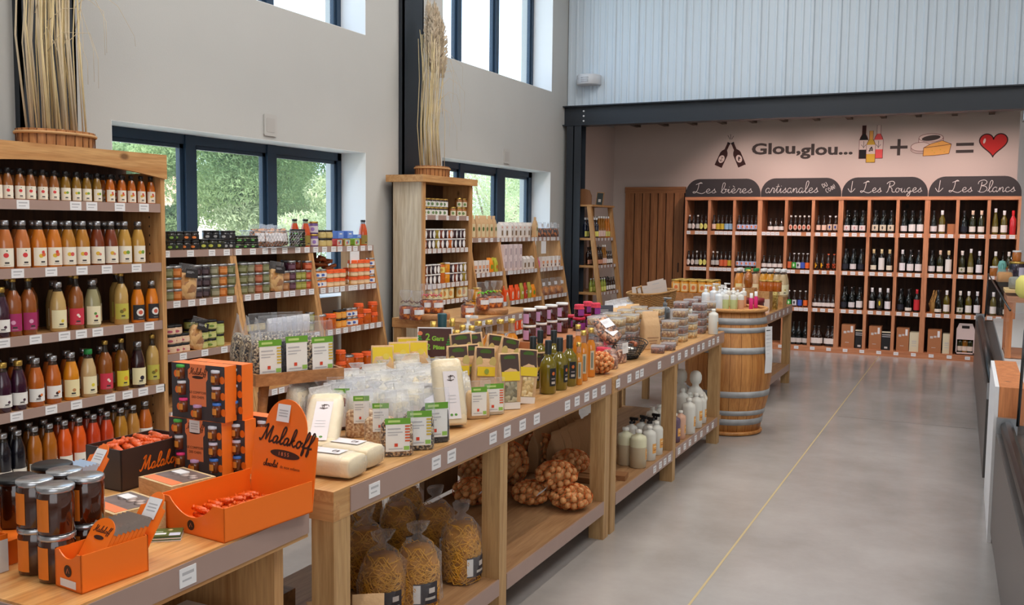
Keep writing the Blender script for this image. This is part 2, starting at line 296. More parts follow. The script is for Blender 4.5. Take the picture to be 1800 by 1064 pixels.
# chalk handwriting: strokes per letter on a grid whose x-height is 1
SCRIPT = {
 'L': (2.0, [[(1.3, 2.35), (1.05, 2.6), (0.75, 2.35), (0.75, 1.6), (0.62, 0.6), (0.3, 0.05), (0.0, 0.12), (0.05, 0.35), (0.45, 0.3), (1.0, 0.0), (1.5, -0.1), (1.95, 0.25)], [(0.3, 2.1), (0.75, 2.35), (1.3, 2.45)]]),
 'l': (0.75, [[(0, 0.15), (0.45, 1.1), (0.62, 2.1), (0.42, 2.5), (0.22, 2.1), (0.2, 0.8), (0.3, 0.1), (0.5, 0.0), (0.75, 0.25)]]),
 'e': (0.9, [[(0, 0.35), (0.5, 0.55), (0.62, 0.85), (0.4, 1.02), (0.14, 0.75), (0.12, 0.3), (0.35, 0.0), (0.65, 0.05), (0.9, 0.3)]]),
 'è': (0.9, [[(0, 0.35), (0.5, 0.55), (0.62, 0.85), (0.4, 1.02), (0.14, 0.75), (0.12, 0.3), (0.35, 0.0), (0.65, 0.05), (0.9, 0.3)], [(0.2, 1.75), (0.5, 1.35)]]),
 's': (0.8, [[(0, 0.2), (0.35, 0.75), (0.45, 1.05), (0.5, 0.7), (0.62, 0.35), (0.45, 0.02), (0.12, 0.1)], [(0.5, 0.1), (0.8, 0.3)]]),
 'b': (0.95, [[(0, 0.2), (0.4, 1.2), (0.5, 2.2), (0.32, 2.5), (0.15, 2.1), (0.12, 0.4), (0.32, 0.0), (0.65, 0.15), (0.72, 0.7), (0.5, 0.95), (0.95, 0.85)]]),
 'i': (0.6, [[(0, 0.3), (0.25, 0.95), (0.22, 0.3), (0.35, 0.0), (0.6, 0.3)], [(0.26, 1.42), (0.3, 1.5)]]),
 'r': (0.75, [[(0, 0.3), (0.25, 1.1), (0.4, 0.92), (0.6, 0.95), (0.5, 0.3), (0.6, 0.0), (0.75, 0.25)]]),
 'a': (0.95, [[(0.62, 0.9), (0.35, 1.02), (0.08, 0.7), (0.1, 0.15), (0.35, 0.0), (0.6, 0.35), (0.66, 0.98), (0.62, 0.3), (0.75, 0.0), (0.95, 0.28)]]),
 't': (0.7, [[(0, 0.3), (0.35, 1.2), (0.4, 1.9), (0.3, 0.5), (0.42, 0.0), (0.7, 0.28)], [(0.05, 1.3), (0.65, 1.4)]]),
 'n': (1.0, [[(0, 0.3), (0.15, 0.95), (0.2, 0.05), (0.25, 0.6), (0.5, 1.0), (0.65, 0.8), (0.66, 0.2), (0.78, 0.0), (1.0, 0.28)]]),
 'o': (0.95, [[(0.5, 0.98), (0.18, 0.85), (0.08, 0.35), (0.32, 0.0), (0.62, 0.2), (0.66, 0.7), (0.45, 1.0), (0.6, 0.8), (0.95, 0.8)]]),
 'u': (1.0, [[(0, 0.3), (0.15, 0.95), (0.14, 0.25), (0.32, 0.0), (0.58, 0.3), (0.66, 0.95), (0.64, 0.2), (0.78, 0.0), (1.0, 0.28)]]),
 'g': (0.95, [[(0.62, 0.9), (0.35, 1.02), (0.08, 0.7), (0.12, 0.2), (0.38, 0.05), (0.62, 0.4), (0.66, 0.98), (0.62, -0.4), (0.4, -0.9), (0.18, -0.6), (0.45, -0.15), (0.95, 0.28)]]),
 'c': (0.8, [[(0.58, 0.82), (0.4, 1.02), (0.12, 0.75), (0.1, 0.25), (0.32, 0.0), (0.58, 0.08), (0.8, 0.3)]]),
 'R': (1.6, [[(0.5, 2.2), (0.45, 1.0), (0.3, 0.1), (0.1, 0.0)], [(0.0, 1.9), (0.3, 2.35), (0.9, 2.5), (1.3, 2.1), (1.05, 1.5), (0.5, 1.3), (0.95, 0.9), (1.15, 0.1), (1.6, 0.1)]]),
 'B': (1.6, [[(0.55, 2.2), (0.5, 1.0), (0.4, 0.05)], [(0.0, 1.7), (0.1, 2.3), (0.8, 2.6), (1.3, 2.2), (1.1, 1.6), (0.6, 1.35), (1.2, 1.2), (1.5, 0.6), (1.1, 0.0), (0.5, -0.05), (0.15, 0.2)]]),
 'M': (2.1, [[(0.0, 0.3), (0.2, 0.0), (0.45, 0.4), (0.75, 2.2), (0.65, 2.35), (0.95, 0.6), (1.0, 0.3), (1.5, 2.35), (1.55, 1.2), (1.6, 0.1), (1.75, 0.0), (2.1, 0.3)], [(0.75, 2.2), (0.5, 2.35), (0.35, 1.9)]]),
 'k': (1.0, [[(0, 0.15), (0.42, 1.2), (0.5, 2.2), (0.34, 2.45), (0.2, 2.0), (0.12, 0.0)], [(0.15, 0.5), (0.6, 1.0), (0.3, 0.6), (0.7, 0.0), (1.0, 0.3)]]),
 'f': (0.75, [[(0, 0.2), (0.5, 1.4), (0.6, 2.2), (0.42, 2.5), (0.28, 2.0), (0.25, 0.5), (0.22, -0.7), (0.35, -0.85), (0.42, -0.3), (0.35, 0.15), (0.75, 0.3)]]),
 'h': (1.0, [[(0, 0.15), (0.42, 1.2), (0.5, 2.2), (0.34, 2.45), (0.2, 2.0), (0.12, 0.0), (0.3, 0.7), (0.55, 1.0), (0.68, 0.6), (0.7, 0.1), (1.0, 0.3)]]),
 'd': (0.95, [[(0.62, 0.8), (0.35, 1.0), (0.08, 0.7), (0.1, 0.15), (0.35, 0.0), (0.62, 0.4), (0.7, 2.3), (0.64, 0.3), (0.75, 0.0), (0.95, 0.28)]]),
 'm': (1.4, [[(0, 0.3), (0.15, 0.95), (0.2, 0.05), (0.25, 0.6), (0.45, 1.0), (0.58, 0.7), (0.6, 0.05), (0.65, 0.6), (0.9, 1.0), (1.05, 0.7), (1.06, 0.1), (1.4, 0.28)]]),
 'v': (0.85, [[(0, 0.7), (0.15, 0.95), (0.3, 0.0), (0.6, 0.95), (0.85, 0.85)]]),
 'p': (0.95, [[(0.1, 0.9), (0.12, -0.8)], [(0.12, 0.5), (0.4, 1.0), (0.7, 0.6), (0.45, 0.0), (0.15, 0.15)]]),
 '↓': (1.6, [[(0.6, 2.6), (0.62, 0.1)], [(0.0, 0.9), (0.62, 0.05), (1.25, 0.9)]]),
 'D': (1.1, [[(0.1, 0), (0.1, 1.6), (0.7, 1.3), (0.8, 0.5), (0.1, 0)]]), 'U': (1.1, [[(0.1, 1.6), (0.1, 0.3), (0.45, 0), (0.8, 0.3), (0.8, 1.6)]]),
 'C': (1.1, [[(0.8, 1.4), (0.45, 1.6), (0.1, 0.9), (0.3, 0.05), (0.8, 0.15)]]), 'O': (1.1, [[(0.45, 1.6), (0.08, 0.9), (0.4, 0.0), (0.85, 0.7), (0.45, 1.6)]]),
 'I': (0.5, [[(0.2, 0), (0.2, 1.2)], [(0.2, 1.5), (0.22, 1.6)]]), 'N': (1.1, [[(0.1, 0), (0.1, 1.6), (0.8, 0), (0.8, 1.6)]]), '!': (0.5, [[(0.25, 1.8), (0.2, 0.5)], [(0.18, 0.1), (0.2, 0.0)]]),
 ' ': (0.7, []), '.': (0.3, [[(0.1, 0), (0.14, 0.02)]])}
def _smooth(p, n=4):
    if len(p) < 3: return p
    q = [p[0]]+list(p)+[p[-1]]; out = []
    for i in range(1, len(q)-2):
        a, b, c, d = q[i-1], q[i], q[i+1], q[i+2]
        for k in range(n):
            t = k/n; f = lambda j: 0.5*(2*b[j]+(c[j]-a[j])*t+(2*a[j]-5*b[j]+4*c[j]-d[j])*t*t+(3*b[j]-a[j]-3*c[j]+d[j])*t**3)
            out.append((f(0), f(1)))
    out.append(p[-1]); return out
def script(mb, s, xh, w, m, M, slant=0.15, thick=0.0006, wx=1.0):
    """handwriting as thin ribbons; centred; local x right, y up, z out"""
    tot = sum(SCRIPT.get(c, (0.8, []))[0] for c in s)*xh*wx; x = -tot/2
    for c in s:
        adv, sts = SCRIPT.get(c, (0.8, []))
        for st in sts:
            pts = [(x+(px*wx+py*slant)*xh, py*xh) for px, py in _smooth(st)]
            vs = []; n = len(pts)
            for i, (a, b) in enumerate(pts):
                dx = pts[min(i+1, n-1)][0]-pts[max(i-1, 0)][0]; dy = pts[min(i+1, n-1)][1]-pts[max(i-1, 0)][1]
                l = math.hypot(dx, dy) or 1; nx, ny = -dy/l*w/2, dx/l*w/2
                vs += [M @ Vector((a+nx, b+ny, thick)), M @ Vector((a-nx, b-ny, thick))]
            mb.add(vs, [(2*i, 2*i+1, 2*i+3, 2*i+2) for i in range(n-1)], m)
        x += adv*xh*wx
    return tot
def disc(mb, cx, cy, rx, ry, m, M, z=0.0005, n=24, rot=0):
    vs = [M @ Vector((cx+rx*math.cos(t)*math.cos(rot)-ry*math.sin(t)*math.sin(rot), cy+rx*math.cos(t)*math.sin(rot)+ry*math.sin(t)*math.cos(rot), z)) for t in [2*math.pi*i/n for i in range(n)]]
    mb.add(vs, [tuple(range(n))], m)
def flat(mb, poly, m, M, z=0.0005):
    mb.add([M @ Vector((a, b, z)) for a, b in poly], [tuple(range(len(poly)))], m)
def stroke(mb, pts, w, m, M, z=0.001, closed=False):
    if closed: pts = list(pts)+[pts[0], pts[1]]
    vs = []; n = len(pts)
    for i, (a, b) in enumerate(pts):
        dx = pts[min(i+1, n-1)][0]-pts[max(i-1, 0)][0]; dy = pts[min(i+1, n-1)][1]-pts[max(i-1, 0)][1]
        l = math.hypot(dx, dy) or 1; nx, ny = -dy/l*w/2, dx/l*w/2
        vs += [M @ Vector((a+nx, b+ny, z)), M @ Vector((a-nx, b-ny, z))]
    mb.add(vs, [(2*i, 2*i+1, 2*i+3, 2*i+2) for i in range(n-1)], m)
# ------------------------------------------------------------------ room shell
def plaster(name, col):
    return mat(name, col, 0.9, noise=0.03, nscale=2.5, bump=0.05, bscale=90)
WALL = plaster('warm_white_plaster', (194, 194, 191)); REVEAL = plaster('reveal_plaster', (236, 238, 240)); PINKWALL = plaster('cellar_plaster', (208, 194, 186))
def floor_mat():
    m, nt, p = _new('polished_concrete'); N = nt.nodes; L = nt.links
    ge = N.new('ShaderNodeNewGeometry'); n = N.new('ShaderNodeTexNoise'); n.inputs['Scale'].default_value = 0.9; n.inputs['Detail'].default_value = 7; n.inputs['Roughness'].default_value = 0.65
    L.new(ge.outputs['Position'], n.inputs['Vector'])
    r = N.new('ShaderNodeValToRGB'); r.color_ramp.elements[0].position = 0.3; r.color_ramp.elements[1].position = 0.72
    r.color_ramp.elements[0].color = rgb(152, 147, 143); r.color_ramp.elements[1].color = rgb(184, 179, 176)
    L.new(n.outputs['Fac'], r.inputs['Fac']); L.new(r.outputs['Color'], p.inputs['Base Color'])
    r2 = N.new('ShaderNodeMapRange'); r2.inputs[3].default_value = 0.12; r2.inputs[4].default_value = 0.28; L.new(n.outputs['Fac'], r2.inputs[0]); L.new(r2.outputs[0], p.inputs['Roughness'])
    p.inputs['Specular IOR Level'].default_value = 0.6
    return m
FLOOR = floor_mat()
struct(MB().box(-5.45, 6, -5, 15.2, -0.1, 0, FLOOR).build('floor'))
GROOVE = mat('joint_sealant', (196, 176, 132), 0.6)
a = Vector((-1.08, 0.0, 0)); b = Vector((-1.012, 13.4, 0))
gm = MB(); gm.add([(a.x-0.006, a.y, 0.001), (a.x+0.006, a.y, 0.001), (b.x+0.005, b.y, 0.001), (b.x-0.005, b.y, 0.001)], [(0, 1, 2, 3)], GROOVE)
o = struct(gm.build('trim_1')); 
gm = MB(); gm.box(-1.0, 0.16, 8.9, 8.912, 0, 0.001, mat('joint_dark', (128, 122, 116), 0.6)); struct(gm.build('trim_2'))
# left wall with its four openings
w = MB(); XI, XO = -5.0, -5.45
OPEN = [((4.40, 7.25), ((1.05, 2.345), (3.395, 5.4))), ((8.64, 11.49), ((1.05, 2.40), (3.44, 5.4)))]
y = -5.0
for (y0, y1), zs in OPEN:
    w.box(XO, XI, y, y0, 0, 6.2, WALL); z = 0
    for z0, z1 in zs: w.box(XO, XI, y0, y1, z, z0, WALL); z = z1
    w.box(XO, XI, y0, y1, z, 6.2, WALL); y = y1
w.box(XO, XI, y, 13.9, 0, 6.2, WALL)
struct(w.build('wall_left'))
# thin white linings of the openings
n = 1
for (y0, y1), zs in OPEN:
    for z0, z1 in zs:
        l = MB(); t = 0.004
        l.box(-5.28, XI-0.001, y0, y0+t, z0, z1, REVEAL); l.box(-5.28, XI-0.001, y1-t, y1, z0, z1, REVEAL)
        l.box(-5.28, XI-0.001, y0, y1, z1-t, z1, REVEAL); l.box(-5.28, XI-0.001, y0, y1, z0, z0+t, REVEAL)
        struct(l.build('window_lining.%03d' % n)); n += 1
FR = mat('anthracite_window_frame', (36, 58, 80), 0.4)
def window(n, y0, y1, z0, z1, mull, head=0.075, side=0.06):
    f = MB(); X0, X1 = -5.34, -5.27
    f.box(X0, X1, y0, y1, z1-head, z1, FR); f.box(X0, X1, y0, y1, z0, z0+0.07, FR)
    f.box(X0, X1, y0, y0+side, z0, z1, FR); f.box(X0, X1, y1-side, y1, z0, z1, FR)
    for a, b in mull:
        f.box(X0-0.01, X1+0.012, a, b, z0, z1, FR)
    o = struct(f.build('window_%d' % n))
    edges = [y0+side]+[v for m in mull for v in m]+[y1-side]
    for k in range(0, len(edges), 2):
        s = MB(); a, b = edges[k], edges[k+1]
        for (p, q, r_, s_) in ((a, a+0.035, z0+0.07, z1-head), (b-0.035, b, z0+0.07, z1-head), (a, b, z1-head-0.03, z1-head), (a, b, z0+0.07, z0+0.1)):
            s.box(-5.325, -5.285, p, q, r_, s_, FR)
        c = s.build('sash', o)
        g_ = MB().box(-5.308, -5.302, a+0.03, b-0.03, z0+0.1, z1-head-0.03, PANE).build('pane', c)
    return o
window(1, 4.40, 7.25, 1.05, 2.345, ((5.30, 5.40), (6.21, 6.32)))
window(2, 8.64, 11.49, 1.05, 2.40, ((9.50, 9.60), (10.44, 10.66)), side=0.1)
window(3, 4.40, 7.25, 3.395, 5.4, ((5.22, 5.30), (6.22, 6.30)))
window(4, 8.64, 11.49, 3.44, 5.4, ((9.43, 9.51), (10.37, 10.45)))
# ceiling, far walls
CEIL = plaster('ceiling_white', (225, 225, 222))
struct(MB().box(-5.45, 6, -5, 12.05, 6.2, 6.3, CEIL).build('ceiling'))
struct(MB().box(5.9, 6.0, -5, 15.2, 0, 6.2, plaster('right_wall_plaster', (214, 208, 200))).build('wall_right'))
struct(MB().box(-5.45, 6, -5.1, -5, 0, 6.2, plaster('front_wall_plaster', (205, 200, 195))).build('wall_front'))
# corrugated white cladding above the beam, daylight's blue cast put into its colour
CLAD = mat('white_metal_cladding', (206, 219, 230), 0.42, noise=0.02, nscale=1)
c = MB(); pts = []; x = -4.998; k = 0
while x < 5.9:
    pts += [(x, 12.02), (x+0.012, 12.010), (x+0.030, 12.010), (x+0.042, 12.02)] if k % 3 else [(x, 12.02), (x+0.015, 12.0), (x+0.045, 12.0), (x+0.06, 12.02)]
    x += 0.105; k += 1
vs = [(px, py, z) for px, py in pts for z in (3.3, 6.2)]
c.add(vs, [(2*i, 2*i+2, 2*i+3, 2*i+1) for i in range(len(pts)-1)], CLAD)
c.box(-5, 5.9, 12.03, 12.09, 3.3, 6.2, CLAD)
struct(c.build('wall_back_upper'))
# steel beam and columns
b = MB()
b.box(-5.0, 5.9, 11.86, 12.06, 3.285, 3.30, DARKSTEEL); b.box(-5.0, 5.9, 11.93, 11.95, 3.05, 3.285, DARKSTEEL); b.box(-5.0, 5.9, 11.86, 12.06, 3.035, 3.05, DARKSTEEL)
beam = struct(b.build('trim_3'))
bolts = MB()
for z in (3.10, 3.165, 3.23):
    M = Matrix.Translation((-4.72, 11.93, z)) @ Matrix.Rotation(math.radians(90), 4, 'X')
    q = MB().lathe([(0.012, 0), (0.012, 0.008)], PAPER, 10)
    bolts.add([M @ Vector(v) for v in q.v], q.f, PAPER)
bo = bolts.build('bolt', beam)
def column(x0, x1, y0, y1, z1, n):
    m = MB(); t = 0.014
    m.box(x0, x1, y0, y0+t, 0, z1, DARKSTEEL); m.box(x0, x1, y1-t, y1, 0, z1, DARKSTEEL)
    m.box((x0+x1)/2-t/2, (x0+x1)/2+t/2, y0, y1, 0, z1, DARKSTEEL)
    struct(m.build('trim_%d' % n))
def wall_column(y0, y1, n):
    m = MB(); m.box(-5.0, -4.985, y0+0.1, y1-0.1, 0, 6.2, DARKSTEEL); m.box(-5.0, -4.945, y0, y0+0.02, 0, 6.2, DARKSTEEL)
    m.box(-5.0, -4.945, y1-0.02, y1, 0, 6.2, DARKSTEEL); m.box(-4.96, -4.945, y0, y1, 0, 6.2, DARKSTEEL)
    struct(m.build('trim_%d' % n))
wall_column(7.80, 8.17, 4); wall_column(3.72, 4.10, 5)
column(-4.94, -4.73, 11.87, 12.05, 3.035, 6)
# wine cellar bay behind the beam
struct(MB().box(-5.0, 0.527, 13.9, 14.0, 0, 3.4, PINKWALL).build('wall_back'))
struct(MB().box(-4.999, -4.985, 12.06, 13.9, 0, 3.2, PINKWALL).build('wall_cellar_left'))
struct(MB().box(0.527, 6.0, 15.0, 15.1, 0, 3.4, PINKWALL).build('wall_far'))
struct(MB().box(-5, 6.0, 12.06, 15.1, 3.36, 3.42, mat('cellar_ceiling_wood', (96, 78, 66), 0.8)).build('ceiling_cellar'))
JW = wood('dark_joist_wood', (92, 74, 60), (70, 54, 44), 'Y')
for k in range(24):
    x = -4.60+0.436*k
    struct(MB().box(x-0.035, x+0.035, 12.06, 13.9 if x < 0.5 else 15.0, 3.20 - 0.0*k, 3.36, JW).build('joist.%03d' % (k+1)))
# planked oak door panel left of the wine rack
DW = wood('door_boards', (178, 122, 78), (140, 90, 54), 'Z', 0.8)
d = MB(); x = -4.77
d.box(-4.77, -3.83, 13.85, 13.88, 0, 2.29, mat('door_gap_dark', (40, 26, 18), 0.9))
bw = [0.15, 0.118, 0.118, 0.118, 0.118, 0.118, 0.15]; x = -4.77
for k, q in enumerate(bw):
    d.box(x+0.004, x+q-0.006, 13.83, 13.86, 0, 2.20, DW); x += q+0.006
d.box(-4.77, -3.83, 13.825, 13.86, 2.20, 2.295, wood('door_head_board', (178, 122, 78), (140, 90, 54), 'X', 0.8))
struct(d.build('door_1'))
h = MB().tube([(-3.905, 13.80, 1.02), (-3.905, 13.80, 1.16)], 0.008, DARKSTEEL, 8); h.tube([(-3.905, 13.83, 1.03), (-3.905, 13.80, 1.03)], 0.006, DARKSTEEL); h.tube([(-3.905, 13.83, 1.15), (-3.905, 13.80, 1.15)], 0.006, DARKSTEEL)
h.build('door_handle', bpy.data.objects['door_1'])
# wall fittings
SPK = mat('speaker_white', (206, 208, 212), 0.5)
s = MB(); s.lathe([(0.0, 0), (0.155, 0.0), (0.165, 0.01), (0.165, 0.125), (0.155, 0.135), (0.0, 0.135)], SPK, 28, (0, 0, 0), cap=False)
for i in range(3): s.box(-0.05, 0.05, -0.168, -0.160, 0.035+i*0.025, 0.042+i*0.025, mat('speaker_slot', (170, 172, 178), 0.6))
o = s.build('wall_speaker', loc=(-4.67, 11.97, 3.57)); tag(o, 'round white loudspeaker mounted on the white corrugated cladding above the beam', 'speaker')
MB().box(-0.03, 0.03, 0.0, 0.06, 0.03, 0.10, SPK).build('bracket', o)
for (yy, zz, lb) in ((5.93, 2.46, 'square white blank wall plate above the large left window'), (10.16, 2.51, 'square white blank wall plate above the far window')):
    p = MB().prism(rrect(0.15, 0.17, 0.015), 0.012, mat('wall_plate_plastic', (190, 188, 184), 0.5)); o = p.build('wall_plate', loc=(-4.988, yy, zz), rz=math.radians(90))
    tag(o, lb, 'wall plate')
    MB().prism(rrect(0.10, 0.11, 0.01), 0.003, mat('wall_plate_cover', (184, 181, 177), 0.5), Matrix.Translation((0, -0.002, 0))).build('cover', o)
# ------------------------------------------------------------------ painted wall lettering and pictures
GR = mat('painted_dark_grey', (70, 62, 60), 0.8); RED = mat('painted_red', (200, 32, 28), 0.7); YEL = mat('painted_yellow', (236, 176, 92), 0.8)
GOLDP = mat('painted_gold', (214, 174, 62), 0.8); PNK = mat('painted_coral', (232, 92, 92), 0.8); CREAM = mat('painted_cream', (226, 208, 200), 0.8); BRN = mat('painted_brown', (58, 28, 26), 0.8); BLK = mat('painted_black', (24, 22, 26), 0.8); OUT = mat('painted_outline', (110, 56, 52), 0.8)
WM = frame_m((0, 13.899, 0), (1, 0, 0), (0, 0, 1))   # local x = world x, local y = world z, out of the wall = -y
def wall_pt(px, py): p = ony(px, py, 13.9); return (p.x, p.z)
wp = wall_pt
t = empty('wall_slogan', (-2.15, 13.897, 2.80)); tag(t, 'grey painted words Glou, glou... on the pink wall above the wine rack', 'lettering')
M0 = frame_m((0, 0, 0), (1, 0, 0), (0, 0, 1))
for s_, px, w_ in (('Glou,', 1364.5, 86), ('glou...', 1453, 92)):
    me = text_mesh(s_, 0.215, GR, 0.001, 0.0065)
    xs = [v.co.x for v in me.vertices]; ww = max(xs)-min(xs); x0 = wp(px-w_/2, 265)[0]; x1 = wp(px+w_/2, 265)[0]
    sc_ = (x1-x0)/ww
    for v in me.vertices: v.co.x = (v.co.x-(max(xs)+min(xs))/2)*sc_
    o = bpy.data.objects.new('lettering', me); COL.objects.link(o); o.parent = t
    o.matrix_local = frame_m(((x0+x1)/2+2.15, 0, (0.022 if s_[0] == 'G' else -0.004)), (1, 0, 0), (0, 0, 1))
def picture(name, label, cat, cx, cz, fn):
    mb = MB(); M = frame_m((0, 0, 0), (1, 0, 0), (0, 0, 1)); fn(mb, M)
    o = mb.build(name, loc=(cx, 13.898, cz)); return tag(o, label, cat)
def bottle_poly(h=0.46, r=0.075, nr=0.028, sh=0.60, top=1.0):
    return [(-r, 0), (r, 0), (r, sh*h*0.92), (r*0.75, sh*h*1.08), (nr, sh*h*1.22), (nr, h), (-nr, h), (-nr, sh*h*1.22), (-r*0.75, sh*h*1.08), (-r, sh*h*0.92)]
def beers(mb, M):
    for sx, ang, cx in ((-1, -24, -0.05), (1, 24, 0.05)):
        R_ = M @ Matrix.Translation((sx*0.175, -0.20, 0)) @ Matrix.Rotation(math.radians(sx*24), 4, 'Z')
        flat(mb, bottle_poly(0.37, 0.058, 0.020, 0.58), BRN, R_); flat(mb, [(-0.023, 0.352), (0.023, 0.352), (0.023, 0.375), (-0.023, 0.375)], BLK, R_, 0.001)
        disc(mb, 0, 0.115, 0.043, 0.058, CREAM, R_, 0.001)
        if sx < 0:
            stroke(mb, [(0, 0.08), (0, 0.15)], 0.007, BRN, R_, 0.0015); stroke(mb, [(-0.025, 0.10), (0.0, 0.085), (0.025, 0.10)], 0.007, BRN, R_, 0.0015); stroke(mb, [(-0.02, 0.14), (0.02, 0.14)], 0.006, BRN, R_, 0.0015)
        else:
            for k in range(6): disc(mb, 0.012*math.cos(k*1.1), 0.115+0.02*math.sin(k*1.7), 0.012, 0.008, BRN, R_, 0.0015, 8, k)
    for (x0, y0, x1, y1) in ((-0.01, 0.185, -0.045, 0.25), (0.0, 0.19, -0.005, 0.262), (0.012, 0.185, 0.04, 0.235)): stroke(mb, [(x0, y0), (x1, y1)], 0.007, GR, M)
cx, cz = wp(1284, 268); picture('wall_picture', 'painted pair of clinking brown beer bottles left of the slogan', 'wall painting', cx, cz, beers)
def wines(mb, M):
    for dx, dz, h, a, b_, t_ in ((-0.095, -0.16, 0.45, BLK, BLK, BRN), (0.095, -0.16, 0.45, PNK, PNK, CREAM), (0.0, -0.215, 0.43, GOLDP, GOLDP, YEL)):
        R_ = M @ Matrix.Translation((dx, dz, 0.0005 if dx == 0 else 0)); z = 0.0014 if dx == 0 else 0.0004
        P_ = bottle_poly(h, 0.058, 0.024, 0.6); flat(mb, P_, a, R_, z); stroke(mb, P_, 0.007, OUT, R_, z+0.0002, True)
        flat(mb, [(-0.022, h*0.74), (0.022, h*0.74), (0.022, h), (-0.022, h)], t_, R_, z+0.0003)
        flat(mb, [(-0.056, h*0.27), (0.056, h*0.27), (0.056, h*0.56), (-0.056, h*0.56)], CREAM, R_, z+0.0003)
        if dx: 
            stroke(mb, [(0, h*0.31), (0, h*0.53)], 0.006, BLK, R_, z+0.0006); disc(mb, 0, h*0.42, 0.028, 0.03, CREAM, R_, z+0.0004); stroke(mb, [(-0.03, h*0.42), (0, h*0.33), (0.03, h*0.42)], 0.006, BLK, R_, z+0.0006); stroke(mb, [(0, h*0.31), (0, h*0.53)], 0.006, BLK, R_, z+0.0006)
        else:
            for k in range(7): disc(mb, 0.016*math.cos(k*1.1), h*0.42+0.024*math.sin(k*1.7), 0.014, 0.008, BLK, R_, z+0.0006, 8, k)
cx, cz = wp(1531, 258); picture('wall_picture', 'painted trio of red, white and rosé wine bottles before the plus sign', 'wall painting', cx, cz, wines)
def plus(mb, M): flat(mb, [(-0.11, -0.02), (0.11, -0.02), (0.11, 0.02), (-0.11, 0.02)], GR, M); flat(mb, [(-0.02, -0.11), (0.02, -0.11), (0.02, 0.11), (-0.02, 0.11)], GR, M, 0.0007)
cx, cz = wp(1580, 259); picture('plus_sign', 'dark grey plus sign painted between wine bottles and cheeses', 'wall painting', cx, cz, plus)
def equal(mb, M):
    for z in (-0.046, 0.046): flat(mb, [(-0.105, z-0.02), (0.105, z-0.02), (0.105, z+0.02), (-0.105, z+0.02)], GR, M)
cx, cz = wp(1696, 260); picture('equals_sign', 'dark grey equals sign painted between cheeses and heart', 'wall painting', cx, cz, equal)
def heart(mb, M):
    P_ = []
    for i in range(48):
        t = 2*math.pi*i/48; P_.append((0.0102*16*math.sin(t)**3, 0.0102*(13*math.cos(t)-5*math.cos(2*t)-2*math.cos(3*t)-math.cos(4*t))*1.02+0.02))
    n_ = len(P_)
    mb.add([M @ Vector((0, 0, 0.0006))]+[M @ Vector((a, b, 0.0006)) for a, b in P_], [(0, i+1, (i+1) % n_+1) for i in range(n_)], RED)
    stroke(mb, P_, 0.014, BRN, M, 0.001, True); disc(mb, -0.105, 0.055, 0.014, 0.034, CREAM, M, 0.0012, 14, -0.2)
cx, cz = wp(1746, 255); picture('wall_picture', 'large painted red heart above the right end of the wine rack', 'wall painting', cx, cz, heart)
def cheese(mb, M):
    flat(mb, [(-0.15, 0.05), (0.15, 0.05), (0.15, 0.11), (-0.15, 0.11)], CREAM, M @ Matrix.Translation((0.0, -0.02, 0)), 0.0003)
    T1 = M @ Matrix.Translation((0.0, 0.0, 0))
    disc(mb, 0.0, 0.05, 0.15, 0.05, CREAM, T1, 0.0004); disc(mb, 0.0, 0.11, 0.15, 0.055, CREAM, T1, 0.0005); disc(mb, 0.0, 0.107, 0.115, 0.035, GR, T1, 0.0008, 24, 0.12)
    arc = lambda cx_, cz_, rx, rz, a0, a1: [(cx_+rx*math.cos(math.radians(a0+(a1-a0)*i/20)), cz_+rz*math.sin(math.radians(a0+(a1-a0)*i/20))) for i in range(21)]
    stroke(mb, arc(0, 0.11, 0.15, 0.055, 0, 360), 0.006, OUT, T1, 0.001); stroke(mb, arc(0, 0.05, 0.15, 0.05, 180, 360), 0.006, OUT, T1, 0.001)
    stroke(mb, [(-0.15, 0.11), (-0.15, 0.05)], 0.006, OUT, T1, 0.001); stroke(mb, [(0.15, 0.11), (0.15, 0.05)], 0.006, OUT, T1, 0.001)
    disc(mb, -0.12, -0.035, 0.125, 0.055, CREAM, T1, 0.0012); disc(mb, -0.12, -0.005, 0.125, 0.058, CREAM, T1, 0.0014)
    stroke(mb, arc(-0.12, -0.005, 0.125, 0.058, 0, 360), 0.006, OUT, T1, 0.0016); stroke(mb, arc(-0.12, -0.04, 0.125, 0.055, 180, 360), 0.006, OUT, T1, 0.0016); stroke(mb, arc(-0.12, -0.02, 0.125, 0.055, 180, 360), 0.005, OUT, T1, 0.0016)
    fr = [(-0.09, -0.13), (-0.085, -0.02), (0.0, 0.03), (0.14, 0.07), (0.25, 0.02), (0.225, -0.105), (0.05, -0.125)]
    flat(mb, fr, YEL, T1, 0.002); stroke(mb, fr, 0.007, OUT, T1, 0.0023, True); stroke(mb, [(-0.085, -0.02), (0.06, -0.005), (0.25, 0.02)], 0.007, OUT, T1, 0.0023)
    for q in ((0.02, -0.06), (0.12, -0.05), (0.05, -0.09), (0.17, -0.08), (0.1, 0.03)): disc(mb, q[0], q[1], 0.009, 0.006, GOLDP, T1, 0.0023, 10)
cx, cz = wp(1636, 257); picture('wall_picture', 'painted round cheeses behind an orange cheese wedge', 'wall painting', cx, cz, cheese)
